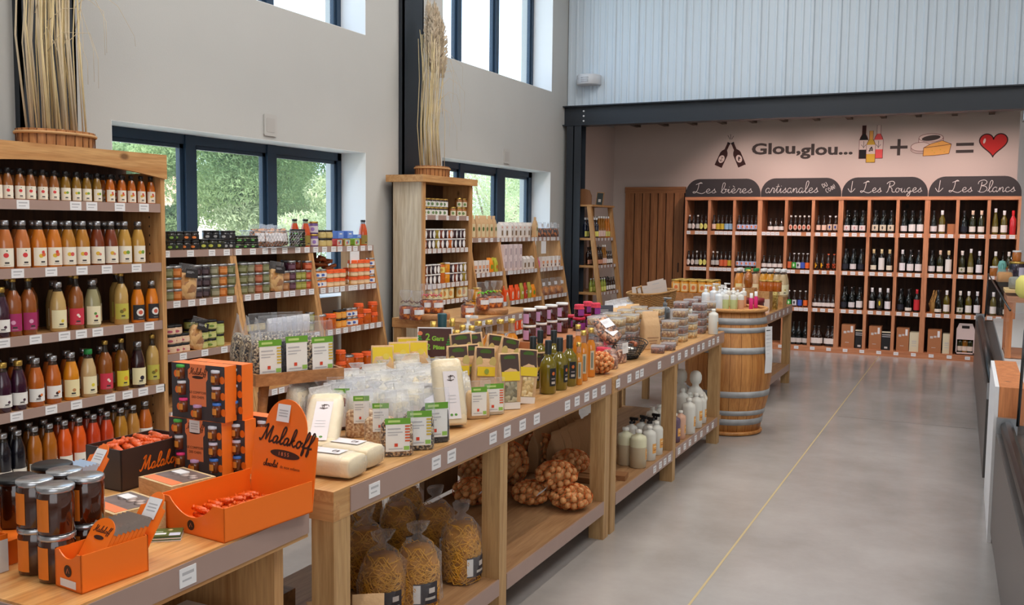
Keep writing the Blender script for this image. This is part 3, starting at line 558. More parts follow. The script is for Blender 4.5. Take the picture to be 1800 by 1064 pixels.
# ------------------------------------------------------------------ outdoors: pines on pale ground, a pale house far off
GROUND = mat('pale_gravel', (226, 214, 190), 0.95, noise=0.08, nscale=1.5)
o = MB().box(-60, -5.6, -20, 45, -0.42, -0.302, GROUND).build('ground'); tag(o, 'pale gravel ground outside the windows', 'ground', kind='stuff')
def leaf_mat(name, a, b_):
    m, nt, p = _new(name); N = nt.nodes; L = nt.links
    ge = N.new('ShaderNodeNewGeometry'); n = N.new('ShaderNodeTexNoise'); n.inputs['Scale'].default_value = 1.3; n.inputs['Detail'].default_value = 3; L.new(ge.outputs['Position'], n.inputs['Vector'])
    r = N.new('ShaderNodeValToRGB'); r.color_ramp.elements[0].position = 0.36; r.color_ramp.elements[1].position = 0.64; r.color_ramp.elements[0].color = rgb(*a); r.color_ramp.elements[1].color = rgb(*b_)
    L.new(n.outputs['Fac'], r.inputs['Fac']); L.new(r.outputs['Color'], p.inputs['Base Color']); p.inputs['Roughness'].default_value = 0.8
    tl = N.new('ShaderNodeBsdfTranslucent'); L.new(r.outputs['Color'], tl.inputs[0]); mx = N.new('ShaderNodeMixShader'); mx.inputs[0].default_value = 0.5
    L.new(p.outputs[0], mx.inputs[1]); L.new(tl.outputs[0], mx.inputs[2]); L.new(mx.outputs[0], N['Material Output'].inputs[0]); return m
LEAF1 = leaf_mat('pine_needles', (112, 138, 92), (184, 202, 146)); LEAF2 = leaf_mat('grey_green_leaves', (164, 178, 136), (222, 228, 186)); BARK = mat('grey_bark', (132, 112, 96), 0.9, noise=0.2, nscale=8)
def tree(x, y, h, r, blobs, leaf, label, seed, lean=0.4, trunk=0.22, dens=420, lh=0.45, group='trees outside the windows'):
    R = random.Random(seed); t = MB()
    base = Vector((0, 0, -0.3)); fork = Vector((lean, 0.2, h*lh))
    t.tube([base, base.lerp(fork, 0.5)+Vector((0.1, -0.08, 0)), fork], trunk, BARK, 8, trunk*0.6)
    cs = []
    for k in range(blobs):
        a = 2*math.pi*k/blobs+R.uniform(-.3, .3); rr = r*R.uniform(0.25, 0.85); z = h*R.uniform(lh+0.05, 0.95)
        cpt = Vector((math.cos(a)*rr+lean, math.sin(a)*rr, z)); cs.append((cpt, r*R.uniform(0.32, 0.52)))
        t.tube([fork, fork.lerp(cpt, 0.5)+Vector((0, 0, -0.15)), cpt], trunk*0.38, BARK, 6, trunk*0.1)
    tr = t.build('tree', loc=(x, y, 0)); tag(tr, label, 'tree', group)
    f = MB()
    for cpt, cr in cs:
        for i in range(int(dens*6)):
            d = Vector((R.gauss(0, 1), R.gauss(0, 1), R.gauss(0, 1))).normalized()*cr*(R.random()**0.45); d.z *= 0.72
            p = cpt+d; s = R.uniform(0.014, 0.034)
            u = Vector((R.gauss(0, 1), R.gauss(0, 1), R.gauss(0, 1))).normalized(); v = u.orthogonal().normalized()
            f.add([p-u*s*1.6, p+v*s*0.4, p+u*s*1.6, p-v*s*0.4], [(0, 1, 2, 3)], leaf)
    f.build('foliage', tr)
tree(-10.8, 12.0, 4.0, 1.9, 13, LEAF1, 'broad umbrella pine with a forked trunk filling the middle pane of the large window', 3, 0.2, 0.17, 900, 0.40)
tree(-10.6, 10.0, 3.0, .85, 7, LEAF1, 'green pine crown seen in the left pane, nearest the juice cabinet', 5, -0.5, 0.12, 800, 0.5)
tree(-14.8, 18.3, 4.2, 1.4, 11, LEAF1, 'dark pine farther back seen in the right pane of the large window', 8, -0.8, 0.2, 700, 0.4)
tree(-9.2, 11.6, 2.4, 1.1, 8, LEAF2, 'low pale bushy shrub in the lower right pane of the large window', 11, 0, 0.05, 420, 0.25)
tree(-9.2, 17.6, 3.6, 1.6, 9, LEAF2, 'pale green tree seen in the left pane of the far window', 13, 0.2, 0.12, 260, 0.35)
tree(-8.6, 19.6, 4.2, 1.9, 9, LEAF1, 'denser green tree seen in the right pane of the far window', 17, 0, 0.12, 500, 0.3)
tree(-12.8, 26.5, 5.0, 3.0, 10, LEAF2, 'hazy tree farther back behind the far window trees', 19, 0, 0.2, 450, 0.3)
hs = MB(); HW = mat('pale_house_wall', (236, 222, 200), 0.9); hs.box(-42, -34, 30, 44, -0.3, 2.6, HW); hr = MB()
o = hs.build('house'); tag(o, 'low pale house far behind the pines', 'house'); hr.prism([(-42.4, 2.6), (-33.6, 2.6), (-38, 4.2)], 14.4, mat('roof_tiles', (196, 150, 118), 0.9), Matrix.Translation((0, 29.8, 0))); hr.build('roof', o)
# ------------------------------------------------------------------ wine rack
def price_card(mb, x, y, z, w=0.05, h=0.035, face='x', t=0.002):
    """small white ticket on a rail; face says which way it looks"""
    if face == 'x': mb.box(x, x+t, y-w/2, y+w/2, z-h/2, z+h/2, PAPER); mb.box(x+t, x+t+0.0003, y-w*0.35, y+w*0.35, z+h*0.12, z+h*0.28, INK); mb.box(x+t, x+t+0.0003, y-w*0.35, y+w*0.2, z-h*0.2, z-h*0.1, INK)
    else: mb.box(x-w/2, x+w/2, y-t, y, z-h/2, z+h/2, PAPER); mb.box(x-w*0.35, x+w*0.35, y-t-0.0003, y-t, z-h*0.05, z+h*0.1, INK)
RY = 13.47; RX = [-3.728, -2.653, -1.575, -0.502, 0.574]; RZ = [1.645, 1.125, 0.605, 0.075]
BOARD = mat('chalkboard', (38, 32, 34), 0.6); CHALK = mat('chalk', (206, 200, 196), 0.9)
SIGNS = ['Les bières', 'artisanales', '↓ Les Rouges', '↓ Les Blancs']
UN_ = ['leftmost beer section', 'second beer section', 'Les Rouges section', 'rightmost Les Blancs section']
for u in range(4):
    x0, x1 = RX[u], RX[u+1]; W_ = x1-x0; st = 0.045
    c = MB(); c.box(x0, x0+st*0.7, RY, 13.88, 0, 2.125, REDPINE_Z); c.box(x1-st*0.7, x1, RY, 13.88, 0, 2.125, REDPINE_Z)
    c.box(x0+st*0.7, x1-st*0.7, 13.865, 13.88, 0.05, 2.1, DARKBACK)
    r = c.build('wine_rack', loc=(0, 0, 0)); tag(r, ['tall pine rack of craft beers beside the planked door, under the sign Les bières', 'tall pine rack of craft beers under the chalk sign artisanales', 'tall pine rack of red wines under the chalk sign Les Rouges', 'tall pine rack of white wines under the chalk sign Les Blancs'][u], 'wine rack', 'wine racks along the cellar wall')
    MB().box(x0, x1, RY-0.008, 13.88, 2.085, 2.13, REDPINE_X).build('top_board', r)
    for k in (1, 2):
        xm = x0+W_*k/3; MB().box(xm-0.02, xm+0.02, RY, 13.865, 0.08, 2.085, REDPINE_Z).build('divider', r)
    for z in RZ[:3]:
        for k in range(3):
            a = x0+W_*k/3+0.02+(0.012 if k == 0 else 0); b = x0+W_*(k+1)/3-0.02-(0.012 if k == 2 else 0)
            s = MB(); s.box(a, b, RY+0.01, 13.865, z-0.02, z, REDPINE_X); s.box(a, b, RY-0.004, RY+0.01, z-0.055, z+0.002, REDPINE_X)
            n = 5 if u == 0 or (u == 1 and k < 2) else 3
            for j in range(n):
                if n == 5 and (u*3+k+j*7+int(z*10)) % 6 == 5: continue
                price_card(s, a+(j+0.5)*(b-a)/n, RY-0.005, z-0.026, (b-a)/n*(0.92 if n == 5 else 0.62), 0.046, 'y')
            s.build('shelf', r)
    s = MB(); s.box(x0, x1, RY-0.006, 13.865, 0.0, 0.08, REDPINE_X)
    for j in range(5): price_card(s, x0+(j+0.5)*W_/5+0.02, RY-0.007, 0.045, 0.06, 0.042, 'y')
    s.build('plinth', r)
    # chalk sign on top
    sg = MB(); R_ = 0.22; P_ = [(x0+0.004, 0), (x1-0.004, 0)]
    P_ += [(x1-0.004-R_*0.9+R_*0.9*math.cos(math.radians(t)), 0.255-R_+R_*math.sin(math.radians(t))) for t in range(0, 91, 10)]
    P_ += [(x0+0.004+R_*0.9+R_*0.9*math.cos(math.radians(t)), 0.255-R_+R_*math.sin(math.radians(t))) for t in range(90, 181, 10)]
    P_ = [(p[0]-x0, p[1]) for p in P_]
    sg.prism(P_, 0.02, BOARD); o = sg.build('chalk_sign', loc=(x0, RY-0.004, 2.1305))
    tag(o, 'rounded blackboard sign reading '+['Les bières', 'artisanales du coin!', 'Les Rouges with a down arrow', 'Les Blancs with a down arrow'][u]+' on the wine rack', 'sign', 'blackboard signs on the wine racks')
    wmb = MB(); M = frame_m((W_/2+(-0.12 if u == 1 else 0.0), -0.0006, 0.055), (1, 0, 0), (0, 0, 1))
    txt = SIGNS[u]; tot = sum(SCRIPT[c_][0] for c_ in txt); target = (0.86 if u != 1 else 0.66)*W_*(1 if u else 0.92)
    xh = [0.058, 0.064, 0.058, 0.058][u]; script(wmb, txt, xh, 0.007, CHALK, M, 0.12, 0.0006, target/(tot*xh))
    if u == 1:
        for s_, dx, dz in (('DU', 0.81, 0.135), ('COIN!', 0.88, 0.085)):
            M2 = frame_m((W_*dx, -0.0006, dz), (0.86, 0, 0.5), (-0.5, 0, 0.86)); script(wmb, s_, 0.034, 0.006, CHALK, M2, 0, 0.0006, 0.95)
    wmb.build('chalk_lettering', o)
# ------------------------------------------------------------------ bottles for the racks
GLS = {}
def gl(name, col, rough=0.07): return mat(name, col, rough, coat=0.5, spec=0.6)
BLKGLASS = gl('black_green_bottle_glass', (14, 18, 16)); BRNGLASS = gl('brown_bottle_glass', (38, 18, 8)); WHITEWINE = gl('pale_wine_bottle', (96, 86, 24)); OLIVEG = gl('olive_wine_bottle', (40, 42, 14)); ROSE = gl('rose_bottle', (206, 44, 52)); AMBERG = gl('golden_bottle', (150, 96, 26))
LBL = {}
def lm(col): 
    k = 'label_%d_%d_%d' % col
    return mat(k, col, 0.6)
WINEP = [(0.0, 0), (0.036, 0), (0.038, 0.006), (0.038, 0.175), (0.036, 0.195), (0.020, 0.225), (0.0145, 0.24), (0.0145, 0.295), (0.0155, 0.296), (0.0155, 0.303), (0.0, 0.303)]
BURG = [(0.0, 0), (0.040, 0), (0.042, 0.006), (0.042, 0.14), (0.037, 0.18), (0.022, 0.22), (0.0150, 0.245), (0.0150, 0.295), (0.016, 0.296), (0.016, 0.303), (0.0, 0.303)]
FLUTE = [(0.0, 0), (0.034, 0), (0.036, 0.006), (0.036, 0.13), (0.030, 0.19), (0.019, 0.25), (0.0140, 0.29), (0.0140, 0.325), (0.0, 0.33)]
BEER = [(0.0, 0), (0.029, 0), (0.031, 0.005), (0.031, 0.12), (0.027, 0.145), (0.015, 0.175), (0.0125, 0.19), (0.0125, 0.224), (0.0, 0.226)]
STUB = [(0.0, 0), (0.034, 0), (0.037, 0.005), (0.037, 0.09), (0.030, 0.118), (0.015, 0.140), (0.0135, 0.15), (0.0135, 0.182), (0.0, 0.184)]
def wine(key, prof, glass, cap, lab, lz=(0.05, 0.125), caph=0.055, capm=None, oval=False, motif=None, n=14):
    if key in PROTO: return key
    H = prof[-1][1]; b = MB().lathe(prof, glass, n, cap=False)
    parts = [('bottle', b)]
    r = next(p[0] for p in reversed(prof) if p[0] > 0)
    if cap: parts.append(('capsule', MB().lathe([(r*1.07, H-caph), (r*1.12, H-caph*0.5), (r*1.12, H+0.001), (0, H+0.0015)], capm or mat('capsule_%d_%d_%d' % cap, cap, 0.35), 12, cap=False)))
    if lab:
        R = prof[2][0]+0.0006; l = MB()
        if oval: l.spot(R, (lz[0]+lz[1])/2, -90, (lz[1]-lz[0])*0.40, (lz[1]-lz[0])*0.55, lm(lab), 16)
        else: l.patch(R, lz[0], lz[1], -165, -15, lm(lab), 10)
        if motif: l.spot(R+0.0006, (lz[0]+lz[1])/2+0.002, -90, 0.012, (lz[1]-lz[0])*0.28, lm(motif), 10); l.patch(R+0.0006, lz[0]+0.006, lz[0]+0.011, -115, -65, lm((90, 84, 84)), 4)
        parts.append(('label', l))
    return product(key, 'wine_bottle' if H > 0.25 else 'beer_bottle', parts)
def wline(u, k, level, items, cat='bottle', grp='wine bottles on the cellar rack'):
    """items: [(key, colour words)] spread evenly over one compartment"""
    x0 = RX[u]; W_ = RX[u+1]-x0; a = x0+W_*k/3+0.03; b = x0+W_*(k+1)/3-0.03; n = len(items); z = RZ[level]
    rowname = ['top shelf', 'second shelf', 'third shelf', 'bottom shelf'][level]
    for j, it in enumerate(items):
        if it is None: continue
        key, words = it; x = a+(j+0.5)*(b-a)/n
        put(key, (x, RY+0.055, z+0.0005), '%s, %s, %s shelf, %s column, %s' % (words, ['leftmost', 'second', 'third', 'fourth', 'fifth', 'sixth'][j] if j < n-1 or n == 1 else 'rightmost', ['top', 'second', 'third', 'bottom'][level], ['left', 'middle', 'right'][k], ['first beer section', 'second beer section', 'Les Rouges', 'Les Blancs'][u]), cat, grp, rz=random.uniform(-.12, .12))
B1 = wine('b1', BEER, BRNGLASS, (220, 215, 210), (200, 196, 190), (0.035, 0.10), 0.02); B2 = wine('b2', BEER, BRNGLASS, (40, 36, 34), (232, 216, 206), (0.03, 0.105), 0.02, oval=True)
B3 = wine('b3', BEER, BRNGLASS, (40, 36, 34), (240, 232, 130), (0.03, 0.105), 0.02, oval=True); B4 = wine('b4', BEER, BRNGLASS, (30, 28, 28), (236, 200, 180), (0.03, 0.10), 0.02)
B5 = wine('b5', BEER, BRNGLASS, (30, 28, 28), (206, 176, 54), (0.025, 0.105), 0.02); B6 = wine('b6', BEER, BRNGLASS, (30, 28, 28), (150, 186, 214), (0.025, 0.105), 0.02)
B7 = wine('b7', BEER, BRNGLASS, (30, 28, 28), (196, 200, 226), (0.03, 0.095), 0.02, motif=(230, 120, 60)); B8 = wine('b8', STUB, BRNGLASS, (30, 26, 24), (238, 228, 222), (0.025, 0.075), 0.02)
B9 = wine('b9', BEER, BRNGLASS, (230, 225, 220), (232, 196, 176), (0.03, 0.10), 0.02, oval=True, motif=(190, 70, 40)); B10 = wine('b10', BEER, BRNGLASS, (230, 228, 226), (222, 196, 176), (0.03, 0.11), 0.02, motif=(40, 60, 130))
B11 = wine('b11', BEER, BRNGLASS, (30, 28, 28), (214, 104, 62), (0.02, 0.11), 0.02); B12 = wine('b12', BEER, BRNGLASS, (240, 240, 240), (60, 170, 60), (0.02, 0.10), 0.012, motif=(220, 240, 200))
B13 = wine('b13', BEER, BRNGLASS, (240, 240, 240), (225, 225, 230), (0.02, 0.10), 0.012, motif=(40, 40, 40)); B14 = wine('b14', BEER, BRNGLASS, (240, 240, 240), (62, 92, 190), (0.02, 0.10), 0.012)
B15 = wine('b15', BEER, BRNGLASS, (240, 240, 240), (240, 110, 40), (0.02, 0.10), 0.012)
def letter_beer(key, ch, col, capc):
    if key in PROTO: return key
    b = MB().lathe(BEER, BRNGLASS, 14, cap=False); me = text_mesh(ch, 0.088, lm(col), 0.0, 0.004)
    l = MB(); R = 0.0322; l.v = [(R*math.cos(math.radians(-90)+v.co.x/R), R*math.sin(math.radians(-90)+v.co.x/R), v.co.y+0.062) for v in me.vertices]
    k = l.mi(lm(col))
    for p in me.polygons: l.f.append(tuple(p.vertices)); l.m.append(k); l.sm.append(False)
    return product(key, 'beer_bottle', [('bottle', b), ('cap', MB().lathe([(0.0145, 0.214), (0.0145, 0.2265), (0, 0.227)], lm(capc), 12, cap=False)), ('label', l)])
KB = letter_beer('beerK', 'K', (236, 170, 30), (30, 28, 28)); SB = letter_beer('beerS', 'S', (230, 84, 30), (226, 90, 40))
T = [ # (unit, column, level, items)
 (0, 0, 0, [(B1, 'brown beer bottle with grey label'), (B2, 'beer bottle with pale oval label'), (B1, 'brown beer bottle with grey label'), (B3, 'beer bottle with round yellow label'), (B3, 'beer bottle with round yellow label')]),
 (0, 1, 0, [(B4, 'beer bottle with peach label'), (B5, 'beer bottle with mustard label'), (B5, 'beer bottle with mustard label'), (B6, 'beer bottle with light blue label'), (B6, 'beer bottle with light blue label')]),
 (0, 2, 0, [(B7, 'beer bottle with blue and orange label')]*5),
 (0, 0, 1, [(B2, 'beer bottle with pale oval label'), (B2, 'beer bottle with pale oval label'), (B1, 'brown beer bottle with grey label'), (B3, 'beer bottle with round yellow label'), (B3, 'beer bottle with round yellow label')]),
 (0, 1, 1, [(B1, 'beer bottle with dark label'), (B1, 'beer bottle with dark label'), (B11, 'beer bottle with orange label'), (B11, 'beer bottle with orange label'), (B5, 'beer bottle with mustard label')]),
 (0, 2, 1, [(B7, 'dark beer bottle with blue label')]*5),
 (0, 0, 2, [(B8, 'stubby brown beer bottle')]*4), (0, 1, 2, [(B8, 'stubby brown beer bottle')]*4),
 (1, 0, 0, [None, (B8, 'stubby beer bottle with white label'), (B8, 'stubby beer bottle with white label'), (B8, 'stubby beer bottle with white label')]),
 (1, 1, 0, [(B9, 'beer bottle with round pink label')]*5),
 (1, 2, 0, [(B4, 'beer bottle with beige label'), (B4, 'beer bottle with beige label'), (B10, 'beer bottle with blue flash label'), (B10, 'beer bottle with blue flash label')]),
 (1, 0, 1, [(B8, 'dark stubby beer bottle')]*4),
 (1, 1, 1, [(B11, 'beer bottle with red label'), (B12, 'beer bottle with green label'), (B13, 'beer bottle with white and black label'), (B14, 'beer bottle with blue label'), (B15, 'beer bottle with orange label')]),
 (1, 2, 1, [(KB, 'beer bottle with a yellow letter K'), (KB, 'beer bottle with a yellow letter K'), (SB, 'beer bottle with an orange letter S'), (SB, 'beer bottle with an orange letter S')]),
 (1, 1, 2, [(B12, 'beer bottle with green label'), (B13, 'beer bottle with white and black label'), (B14, 'beer bottle with blue label'), (B15, 'beer bottle with orange label')]),
 (1, 2, 2, [(B8, 'dark beer bottle with white label')]*5), (1, 0, 2, [(B8, 'dark beer bottle with white label')]*4),
]
for u, k, l, it in T: wline(u, k, l, it, 'beer bottle', 'beer bottles on the cellar rack')
W1 = wine('w1', BURG, BLKGLASS, (20, 20, 24), (238, 226, 224), (0.03, 0.10), motif=(206, 150, 150)); W2 = wine('w2', BURG, BLKGLASS, (20, 20, 24), (226, 214, 190), (0.03, 0.11), motif=(90, 80, 70))
W3 = wine('w3', BURG, BLKGLASS, (20, 20, 24), (226, 220, 220), (0.03, 0.10)); W4 = wine('w4', BURG, BLKGLASS, (20, 20, 24), (236, 232, 230), (0.03, 0.12))
W5 = wine('w5', BURG, BLKGLASS, (24, 24, 28), (30, 32, 44), (0.03, 0.10)); W6 = wine('w6', WINEP, BLKGLASS, (214, 190, 140), (232, 224, 200), (0.03, 0.09))
W7 = wine('w7', WINEP, BLKGLASS, (214, 196, 150), (236, 232, 226), (0.03, 0.19)); W8 = wine('w8', WINEP, BLKGLASS, (222, 222, 226), (238, 236, 240), (0.03, 0.13)); W9 = wine('w9', WINEP, WHITEWINE, (236, 236, 236), (240, 236, 230), (0.03, 0.12))
W10 = wine('w10', WINEP, OLIVEG, (224, 196, 170), (238, 232, 224), (0.03, 0.10)); W11 = wine('w11', WINEP, ROSE, (214, 30, 40), None); W12 = wine('w12', WINEP, OLIVEG, (236, 230, 222), (222, 220, 206), (0.03, 0.09), motif=(120, 130, 90))
W13 = wine('w13', WINEP, BLKGLASS, (230, 230, 232), (60, 56, 40), (0.04, 0.16), motif=(226, 200, 40)); W14 = wine('w14', BURG, BLKGLASS, (20, 20, 24), (236, 228, 214), (0.02, 0.06)); W15 = wine('w15', FLUTE, WHITEWINE, (232, 232, 236), (226, 218, 196), (0.03, 0.10))
W16 = wine('w16', WINEP, BLKGLASS, (190, 32, 44), (200, 40, 50), (0.03, 0.17))
d_ = 'dark wine bottle with '
T = [
 (2, 0, 0, [(W1, d_+'white label'), (W1, d_+'white label'), (W1, d_+'white label')]), (2, 1, 0, [(W2, d_+'cream label'), (W2, d_+'cream label'), (W2, d_+'cream label')]),
 (2, 2, 0, [(W3, d_+'plain label'), (W4, d_+'tall white label'), (W4, d_+'tall white label')]),
 (3, 0, 0, [(W3, d_+'white label'), (W9, 'white wine bottle with white capsule'), None]), (3, 1, 0, [(W5, 'dark wine bottle without pale label'), (W10, 'wine bottle with rose capsule'), (W10, 'wine bottle with rose capsule')]),
 (3, 2, 0, [(W15, 'slim pale wine bottle'), (W9, 'wine bottle with white label'), (W11, 'bright red rosé bottle')]),
 (2, 0, 1, [(W5, 'dark wine bottle with dark label'), (W3, d_+'white label'), (W5, 'dark wine bottle with dark label')]), (2, 1, 1, [(W6, d_+'gold capsule'), (W7, d_+'tall white label'), (W6, d_+'gold capsule')]),
 (2, 2, 1, [(W8, d_+'silver capsule'), (W4, d_+'white label'), (W4, d_+'white label')]),
 (3, 0, 1, [(W3, d_+'white label'), (W10, 'olive wine bottle with cream capsule'), (W7, d_+'tall cream label')]), (3, 1, 1, [(W12, 'green wine bottle with small label'), (W15, 'slim pale wine bottle'), (W8, 'dark wine bottle with silver capsule')]),
 (2, 0, 2, [(W5, 'dark wine bottle with dark label'), (W3, d_+'white label'), (W4, d_+'white label')]), (2, 1, 2, [(W8, d_+'tall white label'), (W13, d_+'yellow emblem'), (W8, d_+'silver capsule')]),
 (2, 2, 2, [(W5, 'dark wine bottle with dark label'), (W14, d_+'low white label'), (W16, 'wine bottle with red label and red capsule')]),
 (3, 0, 2, [None, (W14, d_+'low white label'), (W9, 'white wine bottle with white label')]), (3, 1, 2, [(W12, 'green wine bottle with grey emblem'), (W9, 'white wine bottle with white label'), (W8, 'dark wine bottle with silver capsule')]),
 (3, 2, 2, [(W9, 'white wine bottle with white label'), (W12, 'green wine bottle')]), (3, 2, 1, [(W9, 'white wine bottle with white label'), (W12, 'green wine bottle')]),
]
for u, k, l, it in T: wline(u, k, l, it)
# dark second row standing right behind
DK = wine('dark_wine', WINEP, BLKGLASS, None, None, n=12)
for u in (2, 3):
    for k in range(3):
        for l in range(3):
            if u == 3 and k == 0 and l != 1: continue
            for j in range(3):
                W_ = RX[u+1]-RX[u]; x = RX[u]+W_*k/3+0.03+(j+0.62)*(W_/3-0.06)/3
                put(DK, (x, RY+0.18, RZ[l]+0.0005), 'dark bottle behind the front row, %s, %s shelf, %s column, %s' % (['left', 'centre', 'right'][j], ['top', 'second', 'third'][l], ['left', 'middle', 'right'][k], ['', '', 'Les Rouges', 'Les Blancs'][u]), 'bottle', 'wine bottles standing behind the front row')
# bottom shelf: boxes, six-packs, magnums
KRAFT = mat('brown_cardboard', (176, 116, 76), 0.8, noise=0.06, nscale=6); PALEBOX = mat('pale_card', (222, 214, 184), 0.7); BLKBOX = mat('black_card', (22, 22, 24), 0.5)
def carton(x, y, z, w, d, h, m, lab, cat, name, spots=None, grp=None, marks=True):
    b = MB(); b.box(-w/2, w/2, 0, d, 0, h, m); o = b.build(name, loc=(x, y, z)); tag(o, lab, cat, grp)
    if marks:
        l = MB(); l.box(-w*0.33, -w*0.12, -0.001, 0, h*0.62, h*0.72, CHALK); l.box(-w*0.06, w*0.14, -0.001, 0, h*0.66, h*0.74, CHALK); l.box(w*0.2, w*0.38, -0.001, 0, h*0.68, h*0.95, PAPER); l.box(-w*0.2, w*0.1, -0.001, 0, h*0.22, h*0.24, CHALK)
        l.build('label', o)
    return o
zb = 0.0805
for (px0, px1, pyt, m, lab, cat, nm) in ((1478, 1501, 571, KRAFT, 'brown wine carton at the bottom left of Les Rouges section', 'carton', 'wine_carton'), (1502.5, 1517, 580, BLKBOX, 'black wine gift box beside the first brown carton', 'gift box', 'wine_box'),
   (1526.5, 1548, 574, KRAFT, 'brown wine carton in the middle of Les Rouges bottom shelf', 'carton', 'wine_carton'), (1549, 1565, 583, BLKBOX, 'black wine gift box beside the middle brown carton', 'gift box', 'wine_box'),
   (1575, 1597, 577, KRAFT, 'brown wine carton at the right of Les Rouges bottom shelf', 'carton', 'wine_carton'), (1598, 1614.5, 585, PALEBOX, 'cream wine box at the right end of Les Rouges bottom shelf', 'gift box', 'wine_box'),
   (1630, 1654, 580, KRAFT, 'brown wine carton at the bottom left of Les Blancs section', 'carton', 'wine_carton'), (1656.5, 1671, 588, PALEBOX, 'cream wine box at the bottom of Les Blancs, left column', 'gift box', 'wine_box')):
    a = ony(px0, 610, RY+0.03); b = ony(px1, 610, RY+0.03); h = ony((px0+px1)/2, pyt, RY+0.03).z-0.08
    o = carton((a.x+b.x)/2, RY+0.03, zb, b.x-a.x, 0.2, h, m, lab, cat, nm, marks=(m is KRAFT))
    if m is BLKBOX:
        w_ = b.x-a.x; l = MB(); l.box(-w_/2+0.004, w_/2-0.004, -0.001, 0, h*0.80, h*0.84, CHALK); l.box(-w_/2+0.004, w_/2-0.004, -0.001, 0, h*0.70, h*0.74, INK); l.box(-w_/2, w_/2, -0.001, 0, h*0.93, h, PALEBOX); l.box(-0.02, 0.02, -0.001, 0, h*0.08, h*0.18, CHALK); l.build('label', o)
    elif m is PALEBOX:
        w_ = b.x-a.x; l = MB()
        for q in (0.55, 0.5, 0.42, 0.3): l.box(-w_*0.25, w_*0.25, -0.001, 0, h*q, h*q+0.006, INK)
        l.build('label', o)
PINKC = mat('pale_pink_card', (226, 206, 202), 0.7)
for (px, lab) in ((1696, 'pale gift carrier of wine with cut-out handle, bottom of Les Blancs middle column'), (1737, 'pale gift carrier of wine with cut-out handle, half hidden behind the counter end')):
    p = ony(px, 610, RY+0.04); w_, d2, h = 0.215, 0.2, 0.40
    b = MB(); M = Matrix.Identity(4)
    b.prism([(-w_/2, 0), (w_/2, 0), (w_/2, 0.03), (-w_/2, 0.03)], 0.012, PINKC); b.box(-w_/2, -w_/2+0.012, 0, d2, 0, 0.2, PINKC); b.box(w_/2-0.012, w_/2, 0, d2, 0, 0.2, PINKC)
    b.box(-w_/2, w_/2, 0, 0.01, 0.20, 0.33, PINKC); b.box(-w_/2, w_/2, d2-0.01, d2, 0, 0.33, PINKC); b.prism([(-w_/2, 0.33), (w_/2, 0.33), (w_/2-0.03, 0.41), (-w_/2+0.03, 0.41)], 0.01, PINKC); b.box(-w_/2, w_/2, 0, d2, 0, 0.012, PINKC)
    b.box(-0.045, 0.045, -0.002, 0, 0.345, 0.38, mat('handle_hole_dark', (26, 20, 20), 0.9))
    o = b.build('wine_carrier', loc=(p.x, RY+0.04, zb)); tag(o, lab, 'gift box')
    for q in (-0.06, 0.0, 0.06):
        c_ = MB().lathe(BURG[:5]+[(0.0, 0.19)], [OLIVEG, AMBERG, OLIVEG][int((q+0.06)/0.06+0.5)], 12, (q, 0.06, 0.013), cap=False); c_.patch(0.0425+.0, .05, .11, -140, -40, lm((230, 214, 200)), 6, (q, .06))
        c_.build('bottle', o)
MAG = wine('magnum', BURG, BLKGLASS, None, (214, 206, 200), (0.03, 0.09))
for j, px in enumerate((1394, 1403.5, 1415)):
    p = ony(px, 605, RY+0.06); put(MAG, (p.x, RY+0.06, zb), 'dark bottle with pale label, lowest beer shelf, %s of three beside the table leg' % ['leftmost', 'middle', 'rightmost'][j], 'beer bottle', 'large bottles on the lowest beer shelf', sc=1.05)
for j, px in enumerate((1431, 1438.5, 1455, 1463)):
    p = ony(px, 605, RY+0.06); put(B8, (p.x, RY+0.06, zb), 'stubby beer bottle in a carrier, %s on the lowest shelf below letter K' % ['first', 'second', 'third', 'fourth'][j], 'beer bottle', 'beer bottles in carriers on the lowest shelf', sc=1.5)
# straw wheat bouquet in the empty compartment of Les Blancs
st = MB(); STRAW = mat('straw', (196, 150, 84), 0.8)
R = random.Random(3)
for k in range(26): st.tube([(R.uniform(-.03, .03), 0, 0), (R.uniform(-.04, .03)-0.02, 0.01, 0.12), (R.uniform(-.05, .05)+0.04, 0, 0.30)], 0.004, STRAW, 5, 0.001)
st.lathe([(0.0, 0), (0.045, 0), (0.036, 0.12), (0.05, 0.15)], STRAW, 12, cap=False)
p = ony(1640, 548, RY+0.08); o = st.build('straw_bundle', loc=(p.x, RY+0.08, RZ[2]+0.0005)); tag(o, 'small bundle of dried straw in the left column of Les Blancs', 'dried flowers')
o = carton(RX[3]+0.29, RY+0.06, RZ[0]+0.0005, 0.09, 0.08, 0.13, KRAFT, 'small brown box at the right of Les Blancs top left compartment', 'carton', 'wine_carton', marks=False)
# ------------------------------------------------------------------ shelving against the left wall
def rail_cards(mb, X, z, ys, w=0.062, h=0.042):
    for y in ys: price_card(mb, X, y, z, w, h)
